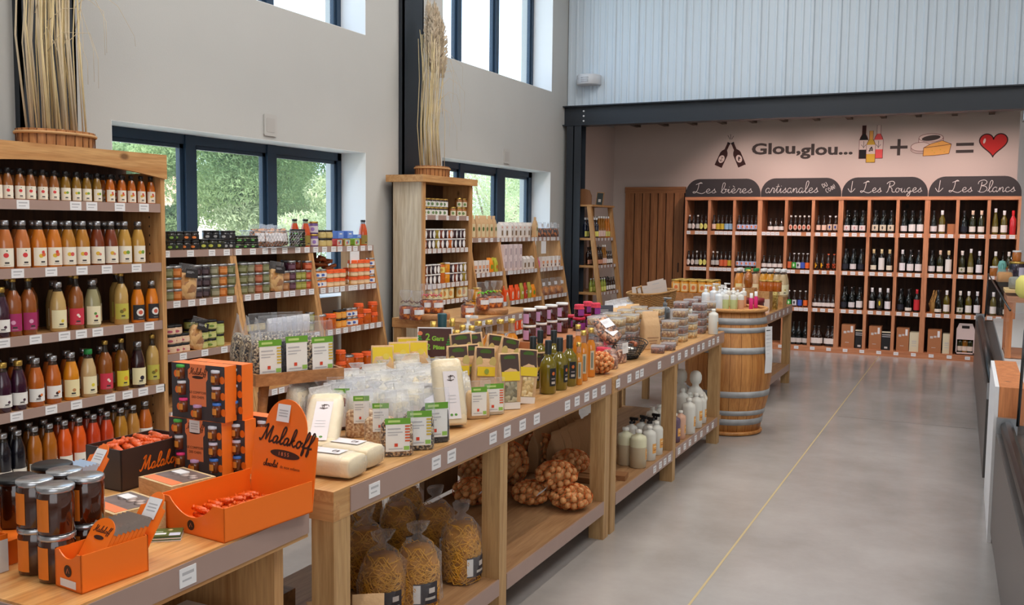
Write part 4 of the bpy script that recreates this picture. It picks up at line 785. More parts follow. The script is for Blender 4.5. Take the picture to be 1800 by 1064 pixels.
# juice cabinet: y 2.89 .. 4.45, front x=-4.6
CY0, CY1, CX0, CX1 = 2.764, 4.2565, -4.73, -4.40
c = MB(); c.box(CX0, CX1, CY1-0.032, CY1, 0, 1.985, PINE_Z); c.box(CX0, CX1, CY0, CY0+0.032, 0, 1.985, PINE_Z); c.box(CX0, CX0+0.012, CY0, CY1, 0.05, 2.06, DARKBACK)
for k in range(30): c.box(-4.50, -4.494, CY1-0.0335, CY1-0.031, 0.34+k*0.055, 0.352+k*0.055, BLACK)
cab = c.build('juice_cabinet'); tag(cab, 'tall pine cabinet with arched header full of juice bottles, at the left edge', 'cabinet')
JZ = [1.7985, 1.4437, 1.0917, 0.7023, 0.3494]
cards = [[(1-0.0)] for _ in range(5)]
CPX = [[45, 137, 165, 214, 256], [32, 91, 145, 189, 241], [3, 60, 111, 141, 170, 225, 261], [22, 84, 129, 189, 220, 248, 279], [70, 140, 200]]
for z, pxs in zip(JZ, CPX):
    s = MB(); s.box(CX0+0.012, CX1-0.012, CY0+0.032, CY1-0.032, z-0.022, z, PINE); s.box(CX1-0.012, CX1-0.002, CY0+0.032, CY1-0.034, z-0.048, z+0.004, RAIL)
    rail_cards(s, CX1-0.002, z-0.022, [onx(p, 500, CX1).y for p in pxs], 0.072, 0.046); s.build('shelf', cab)
h = MB(); ar = []; yc = (CY0+CY1)/2; hw = (CY1-CY0)/2+0.012
P_ = [(-hw, 1.951), (-hw, 2.097), (hw, 2.097), (hw, 1.951)]
for i in range(25):
    t = i/24; xx = hw-0.03-(2*hw-0.06)*t; q = xx/(hw-0.03)
    P_.append((xx, 1.954+0.057*(1-abs(q)**2.2)))
h.prism([(a, b) for a, b in P_], 0.028, PINE, Matrix.Translation((CX1+0.010, yc, 0)) @ Matrix.Rotation(math.radians(90), 4, 'Z'))
h.box(CX0, CX1, CY0, CY1, 2.06, 2.085, PINE); h.build('arched_header', cab)
# juice bottle kinds
JUICEP = [(0.0, 0), (0.037, 0), (0.041, 0.006), (0.0415, 0.125), (0.038, 0.160), (0.024, 0.212), (0.0185, 0.228), (0.0185, 0.238)]
TALLP = [(0.0, 0), (0.038, 0), (0.042, 0.006), (0.042, 0.175), (0.037, 0.215), (0.020, 0.25), (0.0145, 0.265), (0.0145, 0.30)]
NECK = film('bottle_neck_glass', (90, 80, 70), 0.45, 0.06, 0)
def juice(key, prof, col, capm, lab, lz, fills=0.93, motif=None, s=1.0, arc=(-78, 52), caphr=(0.019, 0.024), cream=True, dark=None):
    if key in PROTO: return key
    g = mat('juice_%d_%d_%d' % col, tuple(int(c*(.90 if i == 0 else .84)) for i, c in enumerate(col)), 0.22, coat=0.9, noise=0.10, nscale=18)
    H = prof[-1][1]; mats = []
    for i in range(len(prof)-1): mats.append(g if prof[i][1] < H*fills-0.03 else NECK)
    b = MB().lathe([(r*s, z*s) for r, z in prof], g, 18, mats=mats, cap=False)
    R = prof[3][0]*s; l = MB(); parts = [('juice_bottle', b)]
    cr = prof[-1][0]*s
    cap = MB().lathe([(cr*1.12, (H-0.004)*s), (cr*1.2, (H)*s), (cr*1.2, (H+caphr[1]*0.9)*s), (cr*1.05, (H+caphr[1])*s), (0, (H+caphr[1])*s)], capm, 16, cap=False)
    parts.append(('cap', cap))
    if lab:
        z0, z1 = lz[0]*s, lz[1]*s; l.patch(R+0.0008, z0, z1, arc[0], arc[1], lm(lab), 10); mid = (arc[0]+arc[1])/2; h_ = z1-z0
        if motif:
            for q, (da, dz, rr, mc) in enumerate(motif): l.spot(R+0.0012+0.0003*q, z0+h_*dz, mid+da, rr*s, rr*s*0.95, lm(mc), 12)
        l.patch(R+0.0014, z0+h_*0.17, z0+h_*0.26, mid-14, mid+16, lm((60, 56, 56)), 4); l.patch(R+0.0014, z0+h_*0.08, z0+h_*0.11, mid-20, mid+22, lm((170, 165, 160)), 4)
        parts.append(('label', l))
    return product(key, 'juice_bottle', parts)
CR_ = (240, 232, 214)
AP = [(-4, 0.62, 0.0135, (214, 60, 62)), (2, 0.86, 0.004, (50, 90, 50))]; CL = [(-12, 0.55, 0.012, (226, 190, 60)), (8, 0.62, 0.012, (222, 110, 60)), (4, 0.76, 0.009, (214, 70, 60))]
PR = [(-14, 0.6, 0.012, (222, 190, 62)), (10, 0.62, 0.012, (120, 160, 60))]; AC = [(-10, 0.6, 0.012, (224, 186, 60)), (12, 0.60, 0.012, (214, 90, 84))]; MI = [(-8, 0.6, 0.012, (224, 180, 60)), (10, 0.55, 0.008, (214, 130, 110))]
for k, (col, mo) in {'pomme': ((206, 128, 62), AP), 'clem': ((222, 136, 34), CL), 'melange': ((196, 140, 42), AC), 'miel': ((128, 56, 14), MI), 'poire': ((212, 172, 74), PR), 'p2': ((168, 108, 44), AP), 'p3': ((160, 124, 36), PR), 'p4': ((220, 122, 20), CL)}.items():
    juice(k, JUICEP, col, DARKLID if k in ('p2', 'p3', 'p4') else SILVER, CR_, (0.012, 0.112), motif=mo); juice(k+'_s', JUICEP, col, DARKLID, CR_, (0.012, 0.118), motif=mo, s=0.66)
juice('t_amber_p', TALLP, (160, 92, 34), GOLD, (164, 40, 96), (0.03, 0.125), caphr=(.02, .02), motif=[(-10, .5, .012, (220, 160, 190))]); juice('t_amber_r', TALLP, (158, 96, 36), GOLD, (204, 52, 74), (0.03, 0.125), caphr=(.02, .02), motif=[(0, .6, .008, (240, 220, 210)), (10, .5, .007, (240, 220, 210))])
juice('t_pale', TALLP, (214, 186, 106), GOLD, (196, 186, 78), (0.035, 0.13), caphr=(.02, .02), motif=[(-10, .5, .012, (120, 110, 40)), (10, .6, .011, (160, 120, 40))]); juice('t_olive', TALLP, (140, 96, 26), GOLD, (222, 206, 60), (0.03, 0.125), caphr=(.02, .02), motif=[(8, .5, .015, (230, 150, 50))])
juice('j_pale', JUICEP, (214, 190, 118), SILVER, (236, 226, 184), (0.02, 0.115), motif=[(10, .4, .009, (226, 200, 70))], s=1.08); juice('j_green', JUICEP, (170, 174, 128), SILVER, (236, 226, 190), (0.02, 0.12), motif=[(8, .45, .008, (196, 60, 80)), (-2, .6, .008, (90, 140, 60))], s=1.08)
juice('j_or', JUICEP, (240, 146, 22), SILVER, (40, 40, 44), (0.02, 0.115), motif=[(0, .5, .026, (236, 232, 226)), (0, .5, .014, (206, 92, 70))], s=0.98)
juice('j_purp', JUICEP, (58, 20, 48), GOLD, (236, 234, 230), (0.03, 0.095), motif=[(16, .4, .008, (70, 40, 60))], s=1.04); juice('j_brw', JUICEP, (204, 112, 34), SILVER, (238, 236, 232), (0.03, 0.10), motif=[(10, .42, .009, (60, 30, 30)), (24, .5, .008, (226, 120, 50))], s=1.04)
juice('j_oy', JUICEP, (236, 160, 30), SILVER, (240, 226, 176), (0.02, 0.115), motif=[(6, .4, .01, (196, 140, 90))], s=1.06); juice('j_whi', JUICEP, (216, 198, 142), GREENLID, (240, 230, 190), (0.02, 0.115), motif=[(6, .5, .010, (226, 206, 60))], s=1.08)
juice('j_blk', JUICEP, (48, 20, 24), SILVER, (238, 228, 184), (0.02, 0.115), motif=[(12, .4, .013, (40, 34, 50))], s=1.10)
juice('j_amb', JUICEP, (186, 116, 30), SILVER, (236, 232, 214), (0.0, 0.055), s=0.98); juice('j_car', JUICEP, (244, 104, 28), SILVER, (236, 232, 220), (0.0, 0.055), s=0.98); juice('j_tom', JUICEP, (214, 74, 30), SILVER, (236, 232, 220), (0.0, 0.055), s=0.98)
juice('j_oli', JUICEP, (190, 142, 44), SILVER, (236, 232, 220), (0.0, 0.055), s=1.0); juice('j_teal', JUICEP, (200, 150, 70), SILVER, (90, 178, 176), (0.0, 0.07), s=1.0, motif=[(0, .5, .008, (226, 196, 80))]); juice('j_dk', JUICEP, (20, 22, 34), SILVER, (230, 226, 214), (0.0, 0.05), s=0.98)
SH = ['top shelf', 'second shelf', 'third shelf', 'fourth shelf', 'fifth shelf']
ROWS = [
 [(-2, 'p2_s', 'small amber'), (17, 'p2_s', 'small amber'), (38, 'p2_s', 'small amber'), (57, 'p2_s', 'small amber'), (78, 'p2_s', 'small amber'), (98, 'p2_s', 'small amber'), (118, 'p3_s', 'small olive yellow'), (137, 'p3_s', 'small olive yellow'), (155, 'p3_s', 'small olive yellow'), (173, 'p3_s', 'small olive yellow'), (196, 'p4_s', 'small orange'), (216, 'p4_s', 'small orange'), (233, 'p4_s', 'small orange'), (250, 'p4_s', 'small orange'), (267, 'p4_s', 'small orange')],
 [(9, 'pomme', 'peach-coloured'), (39, 'pomme', 'peach-coloured'), (68, 'clem', 'bright orange'), (95, 'clem', 'bright orange'), (120, 'melange', 'golden'), (145, 'melange', 'golden'), (171, 'miel', 'dark amber'), (195, 'miel', 'dark amber'), (219, 'poire', 'pale yellow'), (243, 'poire', 'pale yellow')],
 [(-2, 'j_purp', 'dark purple'), (20, 't_amber_p', 'tall purple-labelled'), (47, 't_amber_p', 'tall amber purple-labelled'), (99, 'j_pale', 'pale yellow'), (131, 't_amber_r', 'tall amber red-labelled'), (160, 'j_green', 'pale green'), (211, 't_pale', 'tall pale yellow'), (240, 'j_or', 'bright orange black-labelled'), (265, 'j_or', 'bright orange black-labelled')],
 [(-3, 'j_purp', 'dark purple'), (25, 'j_purp', 'dark purple'), (56, 'j_brw', 'brownish orange'), (87, 'j_brw', 'brownish orange'), (119, 'j_oy', 'orange yellow'), (150, 'j_whi', 'cloudy white green-capped'), (180, 't_amber_r', 'tall amber red-labelled'), (209, 't_olive', 'tall olive yellow-labelled'), (238, 'j_blk', 'nearly black'), (264, 't_pale', 'tall pale yellow')],
 [(-6, 'j_dk', 'nearly black'), (20, 'j_dk', 'nearly black'), (50, 'j_amb', 'amber'), (77, 'j_amb', 'amber'), (104, 'j_car', 'vivid orange'), (130, 'j_car', 'vivid orange'), (156, 'j_tom', 'red orange'), (180, 'j_tom', 'red orange'), (205, 'j_oli', 'mustard yellow'), (227, 'j_teal', 'golden teal-labelled'), (249, 'j_brw', 'amber white-labelled')]]
BACK = {0: 'p2_s', 1: 'miel', 2: 't_olive', 3: 'j_brw', 4: 'j_amb'}
for i, row in enumerate(ROWS):
    for j, (px, key, w_) in enumerate(row):
        p = onx(px, 450, -4.455)
        put(key, (-4.455, p.y, JZ[i]+0.0005), '%s juice bottle, %s, front row, %s of juice cabinet' % (w_, nth(j, len(row)), SH[i]), 'juice bottle', 'juice bottles in the pine cabinet', rz=random.uniform(-.25, .1), sc=.957)
    n2 = len(row)
    for j in range(n2-1):
        px = (row[j][0]+row[j+1][0])/2-2; p = onx(px, 450, -4.455)
        if p.y+0.05 > CY1-0.09: continue
        put(row[j][1] if i != 3 else BACK[i], (-4.575, p.y+0.02, JZ[i]+0.0005), 'juice bottle behind, %s, back row, %s of the juice cabinet' % (nth(j, n2-1), SH[i]), 'juice bottle', 'juice bottles in the pine cabinet', sc=.957)
# tubs with dried grasses
SLAT = wood('tub_slats', (206, 150, 96), (160, 104, 60), 'Z', 1.4); ROPE = mat('tub_band', (196, 152, 104), 0.8); REED = mat('dry_reed', (234, 212, 164), 0.7, noise=0.25, nscale=9); REED2 = mat('dry_reed_grey', (222, 206, 176), 0.7, noise=0.2, nscale=9); PLUME = mat('pampas_plume', (222, 206, 182), 0.95)
def tub(x, y, z, rx, ry, h, label):
    b = MB(); n = 26
    b.lathe([(0.95, 0), (1.0, h)], SLAT, n, sx=rx, sy=ry, cap=False); b.lathe([(0.0, 0.02), (0.95, 0.02)], SLAT, n, sx=rx, sy=ry, cap=False)
    b.lathe([(0.93, h), (0.90, 0.01)], SLAT, n, sx=rx, sy=ry, cap=False); b.lathe([(1.0, h), (0.93, h)], SLAT, n, sx=rx, sy=ry, cap=False)
    for i in range(n): a = 2*math.pi*i/n; b.box(rx*math.cos(a)*0.985-0.002, rx*math.cos(a)*0.985+0.002, ry*math.sin(a)-0.002, ry*math.sin(a)+0.002, 0, h, mat('slat_gap', (110, 68, 38), 0.9))
    o = b.build('wooden_tub', loc=(x, y, z)); tag(o, label, 'tub')
    r = MB(); pts = [(rx*1.02*math.cos(2*math.pi*i/32), ry*1.02*math.sin(2*math.pi*i/32), h*0.8) for i in range(33)]; r.tube(pts, 0.009, ROPE, 6); r.build('band', o)
    peb = MB(); R = random.Random(2)
    for i in range(26):
        a = R.uniform(0, 6.28); q = R.uniform(0, .8); peb.lathe([(0.0, 0), (0.02, 0.008), (0.02, 0.018), (0, 0.026)], mat('pebble', (214, 196, 176), 0.7), 8, (rx*q*math.cos(a), ry*q*math.sin(a), h-0.02), cap=False)
    peb.lathe([(0, h-0.02), (0.9, h-0.02)], SLAT, 20, sx=rx, sy=ry, cap=False)
    q_ = peb.build('pebbles', o); q_['kind'] = 'stuff'
    return o
ty = onx(99, 240, -4.57).y; tz = 2.0855
tub(-4.57, ty, tz, 0.15, 0.225, onx(99, 236, -4.42).z-tz+0.03, 'round slatted wooden tub holding tall reeds on the juice cabinet')
def reeds(name, x, y, z, ry, n, zt, label, cat, seed, curly=14, lean=0.10, plumes=0, zp=0, rad=0.005):
    R = random.Random(seed); g = MB()
    for i in range(n):
        a, b = R.uniform(-.09, .09), R.uniform(-ry, ry)*0.82; t = zt*R.uniform(0.85, 1.0); l1 = R.uniform(-lean, lean)
        g.tube([(a, b, 0.0), (a+R.uniform(-.02, .02), b+l1*0.3-0.03, t*0.35), (a+R.uniform(-.03, .03), b+l1*0.7+R.uniform(-.02, .02), t*0.7), (a*1.2, b*1.1+l1, t)], R.uniform(.5, 1.3)*rad, REED if R.random() < .6 else REED2, 5, rad*0.5)
    for i in range(curly):
        b = R.uniform(-ry, ry)*0.8; s = R.choice((1, 1, -0.4)) if name == 'dried_reeds' else R.choice((1, -1)); h = R.uniform(.25, .8)*zt; w = R.uniform(.06, .36)*s
        g.tube([(0.05, b, h), (0.10, b+w*0.3, h+R.uniform(.05, .14)), (0.14, b+w*0.7, h+R.uniform(.02, .12)), (0.16, b+w, h-R.uniform(.0, .12)), (0.15, b+w*1.05, h-R.uniform(.12, .32))], 0.0022, REED2, 4, 0.0008)
    o = g.build(name, loc=(x, y, z)); tag(o, label, cat)
    for i in range(plumes):
        f = MB(); a, b = R.uniform(-.07, .07), R.uniform(-ry, ry)*0.72; z0 = zp*R.uniform(.86, 1.05); L_ = R.uniform(.42, .6); le = R.uniform(-.04, .05)
        axis = [Vector((a, b, z0)), Vector((a+.01, b+le*.4, z0+L_*.5)), Vector((a, b+le, z0+L_))]
        f.tube(axis, 0.016, PLUME, 7, 0.004)
        for k in range(230):
            t = R.random(); c_ = axis[0].lerp(axis[2], t); w = 0.058*(math.sin(math.pi*min(1, t*0.9+0.12))**0.7); d = R.uniform(0, 6.28); s1 = Vector((math.cos(d)*w, math.sin(d)*w, 0.05+0.02*R.random()))
            pr = Vector((-math.sin(d), math.cos(d), 0))*0.004
            f.add([c_-pr, c_+pr, c_+s1*0.8+pr*1.4+Vector((0, 0, .02)), c_+s1], [(0, 1, 2, 3)], PLUME)
        f.build('plume', o)
    return o
reeds('dried_reeds', -4.57, ty-0.015, tz+0.04, 0.19, 60, 1.75, 'tall bundle of straw-coloured dried reeds rising from the left tub', 'dried plants', 4, 26, 0.07, rad=0.006)
# middle cabinet
MY0, MY1, MX0, MX1 = 7.57, 8.54, -4.925, -4.60
DAYLIT_SIDE = wood('silvery_cabinet_side', (222, 208, 184), (196, 176, 146), 'Z', 0.7)  # bleached side board, lightened further with window daylight put into the colour
c = MB(); c.box(MX0, MX1, MY0, MY0+0.03, 0, 2.09, DAYLIT_SIDE); c.box(MX0, MX1, MY1-0.03, MY1, 0, 2.09, PINE_Z); c.box(MX0, MX0+0.012, MY0, MY1, 0.05, 2.09, DARKBACK)
cab2 = c.build('jam_cabinet'); tag(cab2, 'tall narrow pine cabinet of jams and honey between the two windows', 'cabinet')
MB().box(MX0-0.03, MX1+0.05, MY0-0.06, MY1+0.05, 2.09, 2.155, PINE).build('top_cap', cab2)
for a, b in ((MY0-0.002, MY0+0.045), (MY1-0.05, MY1)): MB().box(MX1, MX1+0.018, a, b, 0.9, 2.09, PINE_Z).build('front_stile', cab2)
MZ = [onx(742, y, -4.60).z for y in (378.5, 438.5, 502.5)]+[onx(770, 531, -4.55).z]
for k, z in enumerate(MZ):
    s = MB(); s.box(MX0+0.012, MX1-0.008, MY0+0.03, MY1-0.03, z-0.02, z, PINE); s.box(MX1-0.008, MX1, MY0+0.03, MY1-0.03, z-0.042, z+0.004, RAIL)
    n = 5 if k == 0 else 10
    rail_cards(s, MX1, z-0.02, [MY0+0.06+j*(0.82)/(n-1)+(0.02 if k == 0 else 0) for j in range(n)], 0.058 if k else 0.045, 0.044); s.build('shelf', cab2)
my = (MY0+MY1)/2; t2 = onx(762, 300, -4.74)
tub(-4.74, t2.y-0.02, 2.156, 0.15, 0.215, 0.10, 'round slatted wooden tub holding pampas grass on the jam cabinet')
reeds('pampas_grass', -4.74, t2.y-0.03, 2.156+0.04, 0.16, 44, 1.35, 'tall bundle of pampas grass with fluffy cream plumes on the jam cabinet', 'dried plants', 9, 14, 0.03, 13, 1.06)
# jars
def jar(key, r, h, col, lid, lab=None, lidh=0.014, lz=(0.15, 0.75), motif=None, name='jar', rough=0.25, arc=(-80, 60), labshape=None, puff=False, noise=0.25, lidr=1.0):
    if key in PROTO: return key
    g = mat('jar_fill_%d_%d_%d' % col, col, rough, coat=0.8, noise=noise, nscale=60)
    b = MB().lathe([(0, 0), (r*0.94, 0), (r, 0.004), (r, (h-lidh)*0.9), (r*0.9, h-lidh), (r*0.9, h-lidh+0.002)], g, 16, cap=False); parts = [(name, b)]
    l = MB()
    if puff: l.lathe([(r*1.12, h-lidh*2.0), (r*0.98, h-lidh*1.1), (r*1.03, h-lidh*0.4), (r*0.9, h-0.001), (0, h)], lid, 16, cap=False)
    else: l.lathe([(r*0.97*lidr, h-lidh), (r*lidr, h-lidh+0.001), (r*lidr, h-0.002), (r*0.93*lidr, h), (0, h-0.001)], lid, 16, cap=False)
    parts.append(('lid', l))
    if lab:
        q = MB(); hh = h-lidh; z0, z1 = hh*lz[0], hh*lz[1]
        if labshape == 'oval': q.spot(r+0.0008, (z0+z1)/2, -45, r*0.55, (z1-z0)/2, lm(lab), 14)
        elif labshape == 'hour':
            for a_ in (-92, -5): q.spot(r+0.0008, hh*0.5, a_, r*0.42, hh*0.46, lm(lab), 14)
        else: q.patch(r+0.0008, z0, z1, arc[0], arc[1], lm(lab), 8)
        if motif: q.spot(r+0.0014, (z0+z1)/2, -40, r*0.4, (z1-z0)*0.3, lm(motif), 10)
        parts.append(('label', q))
    return product(key, name, parts)
LV = {1: [''], 2: ['bottom ', 'top '], 3: ['bottom ', 'middle ', 'top '], 4: ['bottom ', 'second ', 'third ', 'top ']}
def stacks(X, z, items, shelf, cat='jar', grp=None, py=450):
    """items: (px or y, key, height of one, how many high, words)"""
    for j, (px, key, h, n, w_) in enumerate(items):
        y = onx(px, py, X).y if px > 20 else px
        for k in range(n):
            lv = LV[n][k]; put(key, (X+random.uniform(-.004, .004), y, z+0.0005+k*(h+0.0006)), ('%s, %sof %s stack, %s' % (w_, lv, ORD[j], shelf)) if n > 1 else '%s, %s from the left, %s' % (w_, ORD[j], shelf), cat, grp or 'jars on the '+shelf, rz=random.uniform(-.35, .2))
GREENISH = (120, 122, 70)
jar('olive_j', .040, .074, (99, 101, 60), STEEL, (142, 143, 106), lz=(.25, .7), arc=(-70, 10)); jar('carrot_j', .040, .074, (180, 98, 26), STEEL, (217, 140, 74), lz=(.25, .7), arc=(-70, 10)); jar('aub_j', .040, .074, (37, 20, 26), STEEL, (84, 68, 74), lz=(.25, .7), arc=(-70, 10)); jar('sage_j', .040, .074, (113, 109, 81), STEEL, (155, 150, 124), lz=(.25, .7), arc=(-70, 10)); jar('red_j', .040, .074, (146, 70, 40), STEEL, (185, 114, 87), lz=(.25, .7), arc=(-70, 10)); jar('tan_j', .040, .074, (152, 101, 56), STEEL, (191, 143, 101), lz=(.25, .7), arc=(-70, 10)); jar('lime_j', .036, .074, (137, 134, 46), STEEL, (176, 173, 93), lz=(.25, .7), arc=(-70, 10)); jar('orange_j', .038, .072, (180, 74, 37), STEEL, (217, 119, 84), lz=(.25, .7), arc=(-70, 10)); jar('plum_j', .040, .074, (70, 31, 46), STEEL, (114, 78, 93), lz=(.25, .7), arc=(-70, 10))
jar('blk_green', .036, .062, (30, 34, 20), BLACK, (26, 30, 26), motif=(130, 170, 70)); jar('blk_orange', .036, .062, (34, 20, 14), BLACK, (26, 26, 28), motif=(230, 130, 60)); jar('blk_yel', .040, .072, (44, 44, 16), BLACK, (26, 30, 26), motif=(190, 196, 80)); jar('blk_big', .036, .064, (22, 22, 26), BLACK, (30, 30, 34), motif=(170, 170, 170))
jar('grn_low', .042, .046, (70, 72, 30), BLACK, (22, 26, 22), motif=(110, 190, 90)); jar('gold_tin', .042, .066, (190, 164, 96), BLACK, (206, 184, 118), name='tin'); jar('purp_tin', .040, .10, (110, 84, 140), GOLD, (214, 204, 210), motif=(150, 120, 190), name='tin')
jar('bluelab', .036, .072, (226, 140, 70), STEEL, (232, 232, 236), motif=(70, 100, 180)); CLOTHO = mat('orange_cloth_cap', (232, 92, 36), 0.8, noise=0.3, nscale=90); jar('orcap', .040, .068, (232, 190, 120), CLOTHO, (240, 210, 170), puff=True); jar('orbig', .052, .12, (206, 96, 20), CLOTHO, None, puff=True); jar('orbig2', .054, .125, (196, 90, 20), SILVER); jar('ormed', .040, .088, (214, 92, 24), CLOTHO, None, puff=True, ); jar('orblk', .034, .07, (232, 150, 40), BLACK, (236, 170, 80))
jar('pinktin', .044, .060, (224, 184, 150), BLACK, (232, 200, 170), motif=(190, 90, 110), name='tin'); jar('greentin', .044, .062, (172, 172, 90), BLACK, (200, 200, 130), motif=(110, 140, 60), name='tin'); jar('greentall', .040, .085, (176, 186, 100), BLACK, (196, 204, 130))
SAUCE = [(0.0, 0), (0.035, 0), (0.038, 0.005), (0.038, 0.105), (0.034, 0.14), (0.020, 0.185), (0.018, 0.20), (0.018, 0.205)]
juice('sauce', SAUCE, (222, 92, 34), DARKLID, (150, 130, 60), (0.01, 0.09), fills=0.9, caphr=(.02, .014))
# leaning shelf units
def front(z, z0=1.52): return -4.65+0.18*(z0-z)
def lean_unit(name, y0, y1, zs, label, backfrac=1.0, z0=1.52, cards=6):
    zt = zs[0]; c = MB()
    for ya, yb in ((y0, y0+0.03), (y1-0.03, y1)):
        c.prism([(-4.965, 0), (front(0, z0)+0.0, 0), (front(zt, z0), zt-0.025), (-4.965, zt-0.025)], yb-ya, PINE_Z, Matrix.Translation((0, ya, 0)))
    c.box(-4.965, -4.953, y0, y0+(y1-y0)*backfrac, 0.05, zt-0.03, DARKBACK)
    o = c.build('leaning_shelf_unit', loc=(0, 0, 0)); tag(o, label, 'shelf unit', 'leaning shelf units along the left wall')
    for i, z in enumerate(zs):
        X = front(z, z0); s = MB(); a, b = (y0, y1) if i == 0 else (y0+0.03, y1-0.03)
        s.box(-4.95, X, a+0.001, b-0.001, z-0.022, z, PINE); s.box(X, X+0.008, a+0.004, b-0.004, z-0.044, z+0.003, RAIL)
        n = cards+(i % 2)
        rail_cards(s, X+0.008, z-0.021, [a+0.06+(b-a-0.12)*(j+random.uniform(-.2, .2))/(n-1) for j in range(n)], 0.060, 0.042); s.build('shelf', o)
    return o
AZ = [1.508, 1.185, 0.853, 0.50, 0.16]; AY = [4.27, 5.105, 5.975, 6.845]
lean_unit('a1', AY[0], AY[1], AZ, 'leaning pine shelf unit of jars right beside the juice cabinet', cards=5)
lean_unit('a2', AY[1]+0.003, AY[2], AZ, 'leaning pine shelf unit of jars, second bay, under the wire basket', cards=7)
u3 = lean_unit('a3', AY[2]+0.003, AY[3], AZ, 'leaning pine shelf unit of orange-capped jars, third bay from the left cabinet', 0.55, cards=8)
S1, S2, S3 = 'top of first bay', 'upper shelf of first bay', 'lower shelf of first bay'
g_ = 'jars on the leaning shelves'
X = front(1.51)-0.05
stacks(X, AZ[0], [(299, 'blk_green', .062, 2, 'small black jar with green label'), (312, 'blk_green', .062, 2, 'small black jar with green label'), (326, 'blk_orange', .062, 2, 'small black jar with orange label'), (340, 'blk_orange', .062, 2, 'small black jar with orange label'), (356, 'blk_yel', .072, 1, 'black-lidded jar with yellow-green label'), (371, 'blk_yel', .072, 1, 'black-lidded jar with yellow-green label'), (384, 'blk_yel', .072, 1, 'black-lidded jar with yellow-green label'), (394, 'blk_big', .064, 2, 'plain black jar'), (405, 'blk_big', .064, 2, 'plain black jar')], S1, grp=g_, py=430)
stacks(X-0.11, AZ[0], [(365, 'blk_big', .064, 2, 'black jar behind'), (378, 'blk_big', .064, 2, 'black jar behind')], S1, grp=g_, py=430)
stacks(X, AZ[0], [(418, 'grn_low', .046, 2, 'low dark jar with green label'), (431, 'grn_low', .046, 2, 'low dark jar with green label'), (444, 'grn_low', .046, 2, 'low dark jar with green label')], 'top of second bay', grp=g_, py=430)
stacks(X, AZ[0], [(518, 'grn_low', .046, 3, 'low dark green-labelled jar right of wire basket'), (527, 'grn_low', .046, 3, 'low dark green-labelled jar by sauce bottles')], 'top of second bay', grp=g_, py=430)
for px, xx, lb in ((518, X-0.12, 'orange sauce bottle behind the dark jars, left of two on top of second bay'), (537, X-0.01, 'orange sauce bottle with olive label, right of two on top of second bay'), (638, X-0.01, 'lone orange sauce bottle at the right end of the shelf tops')):
    put('sauce', (xx, onx(px, 420, xx).y, AZ[0]+.0005), lb, 'sauce bottle', 'orange sauce bottles on the shelf tops')
stacks(X, AZ[0], [(550, 'purp_tin', .10, 2, 'tall purple tin with gold lid')], 'top of third bay', 'tin', g_, 430)
stacks(X, AZ[0], [(564, 'gold_tin', .066, 2, 'squat golden tin with black lid'), (575, 'gold_tin', .066, 2, 'squat golden tin with black lid')], 'top of third bay', 'tin', g_, 430)
def boxkind(key, w, d, h, m, name='box', face=None, r=0.0):
    """box centred at origin, front looks to +X"""
    if key in PROTO: return key
    b = MB()
    if r: b.prism(rrect(w, h, r), d, m, Matrix.Translation((d/2, 0, h/2)) @ Matrix.Rotation(math.radians(90), 4, 'Z'))
    else: b.box(-d/2, d/2, -w/2, w/2, 0, h, m)
    parts = [(name, b)]
    if face:
        l = MB()
        for i, (u0, u1, v0, v1, mm) in enumerate(face): l.box(d/2, d/2+0.0006+0.0003*i, -w/2+u0*w, -w/2+u1*w, v0*h, v1*h, mm)
        parts.append(('label', l))
    return product(key, name, parts)
BLUEB = mat('blue_card', (86, 124, 206), 0.5); boxkind('bluebox', .085, .09, .062, BLUEB, 'tea_box', [(0.1, .9, .1, .9, mat('blue_card_light', (120, 156, 226), .5)), (0.3, .7, .55, .7, PAPER)])
for nm, cc in (('red', (206, 80, 76)), ('yellow', (196, 180, 90)), ('green', (150, 196, 60))):
    boxkind('tin_'+nm, .082, .08, .062, mat('tin_'+nm, cc, .35, .3), 'candy_tin', [(0.12, .88, .14, .86, lm((200, 206, 190))), (0.3, .5, .25, .6, lm((210, 90, 70))), (0.5, .7, .35, .75, lm((90, 130, 170)))], 0.014)
for k, (px, c_) in enumerate(((590, 'red'), (604, 'yellow'), (621, 'green'))):
    y = onx(px, 420, X).y; put('tin_'+c_, (X, y, AZ[0]+.0005), 'small %s-rimmed candy tin under the blue tea boxes, top of third bay' % c_, 'candy tin', 'candy tins on the third bay')
    if k < 2: put('bluebox', (X, y+0.02*k+0.01, AZ[0]+.0635), 'blue tea box stacked on the %s-rimmed candy tin' % c_, 'tea box', 'blue tea boxes')
put('bluebox', (X-0.02, onx(628, 420, X).y, AZ[0]+.0635), 'blue tea box lying near the lone sauce bottle', 'tea box', 'blue tea boxes', sc=(.8, .8, .5))
o = MB().box(0, .004, -.065, .065, -.10, 0, PAPER).build('info_card', loc=(front(1.51)+.012, onx(624, 440, -4.63).y, 1.463)); tag(o, 'blank white card hanging under the top board of the third bay', 'card')
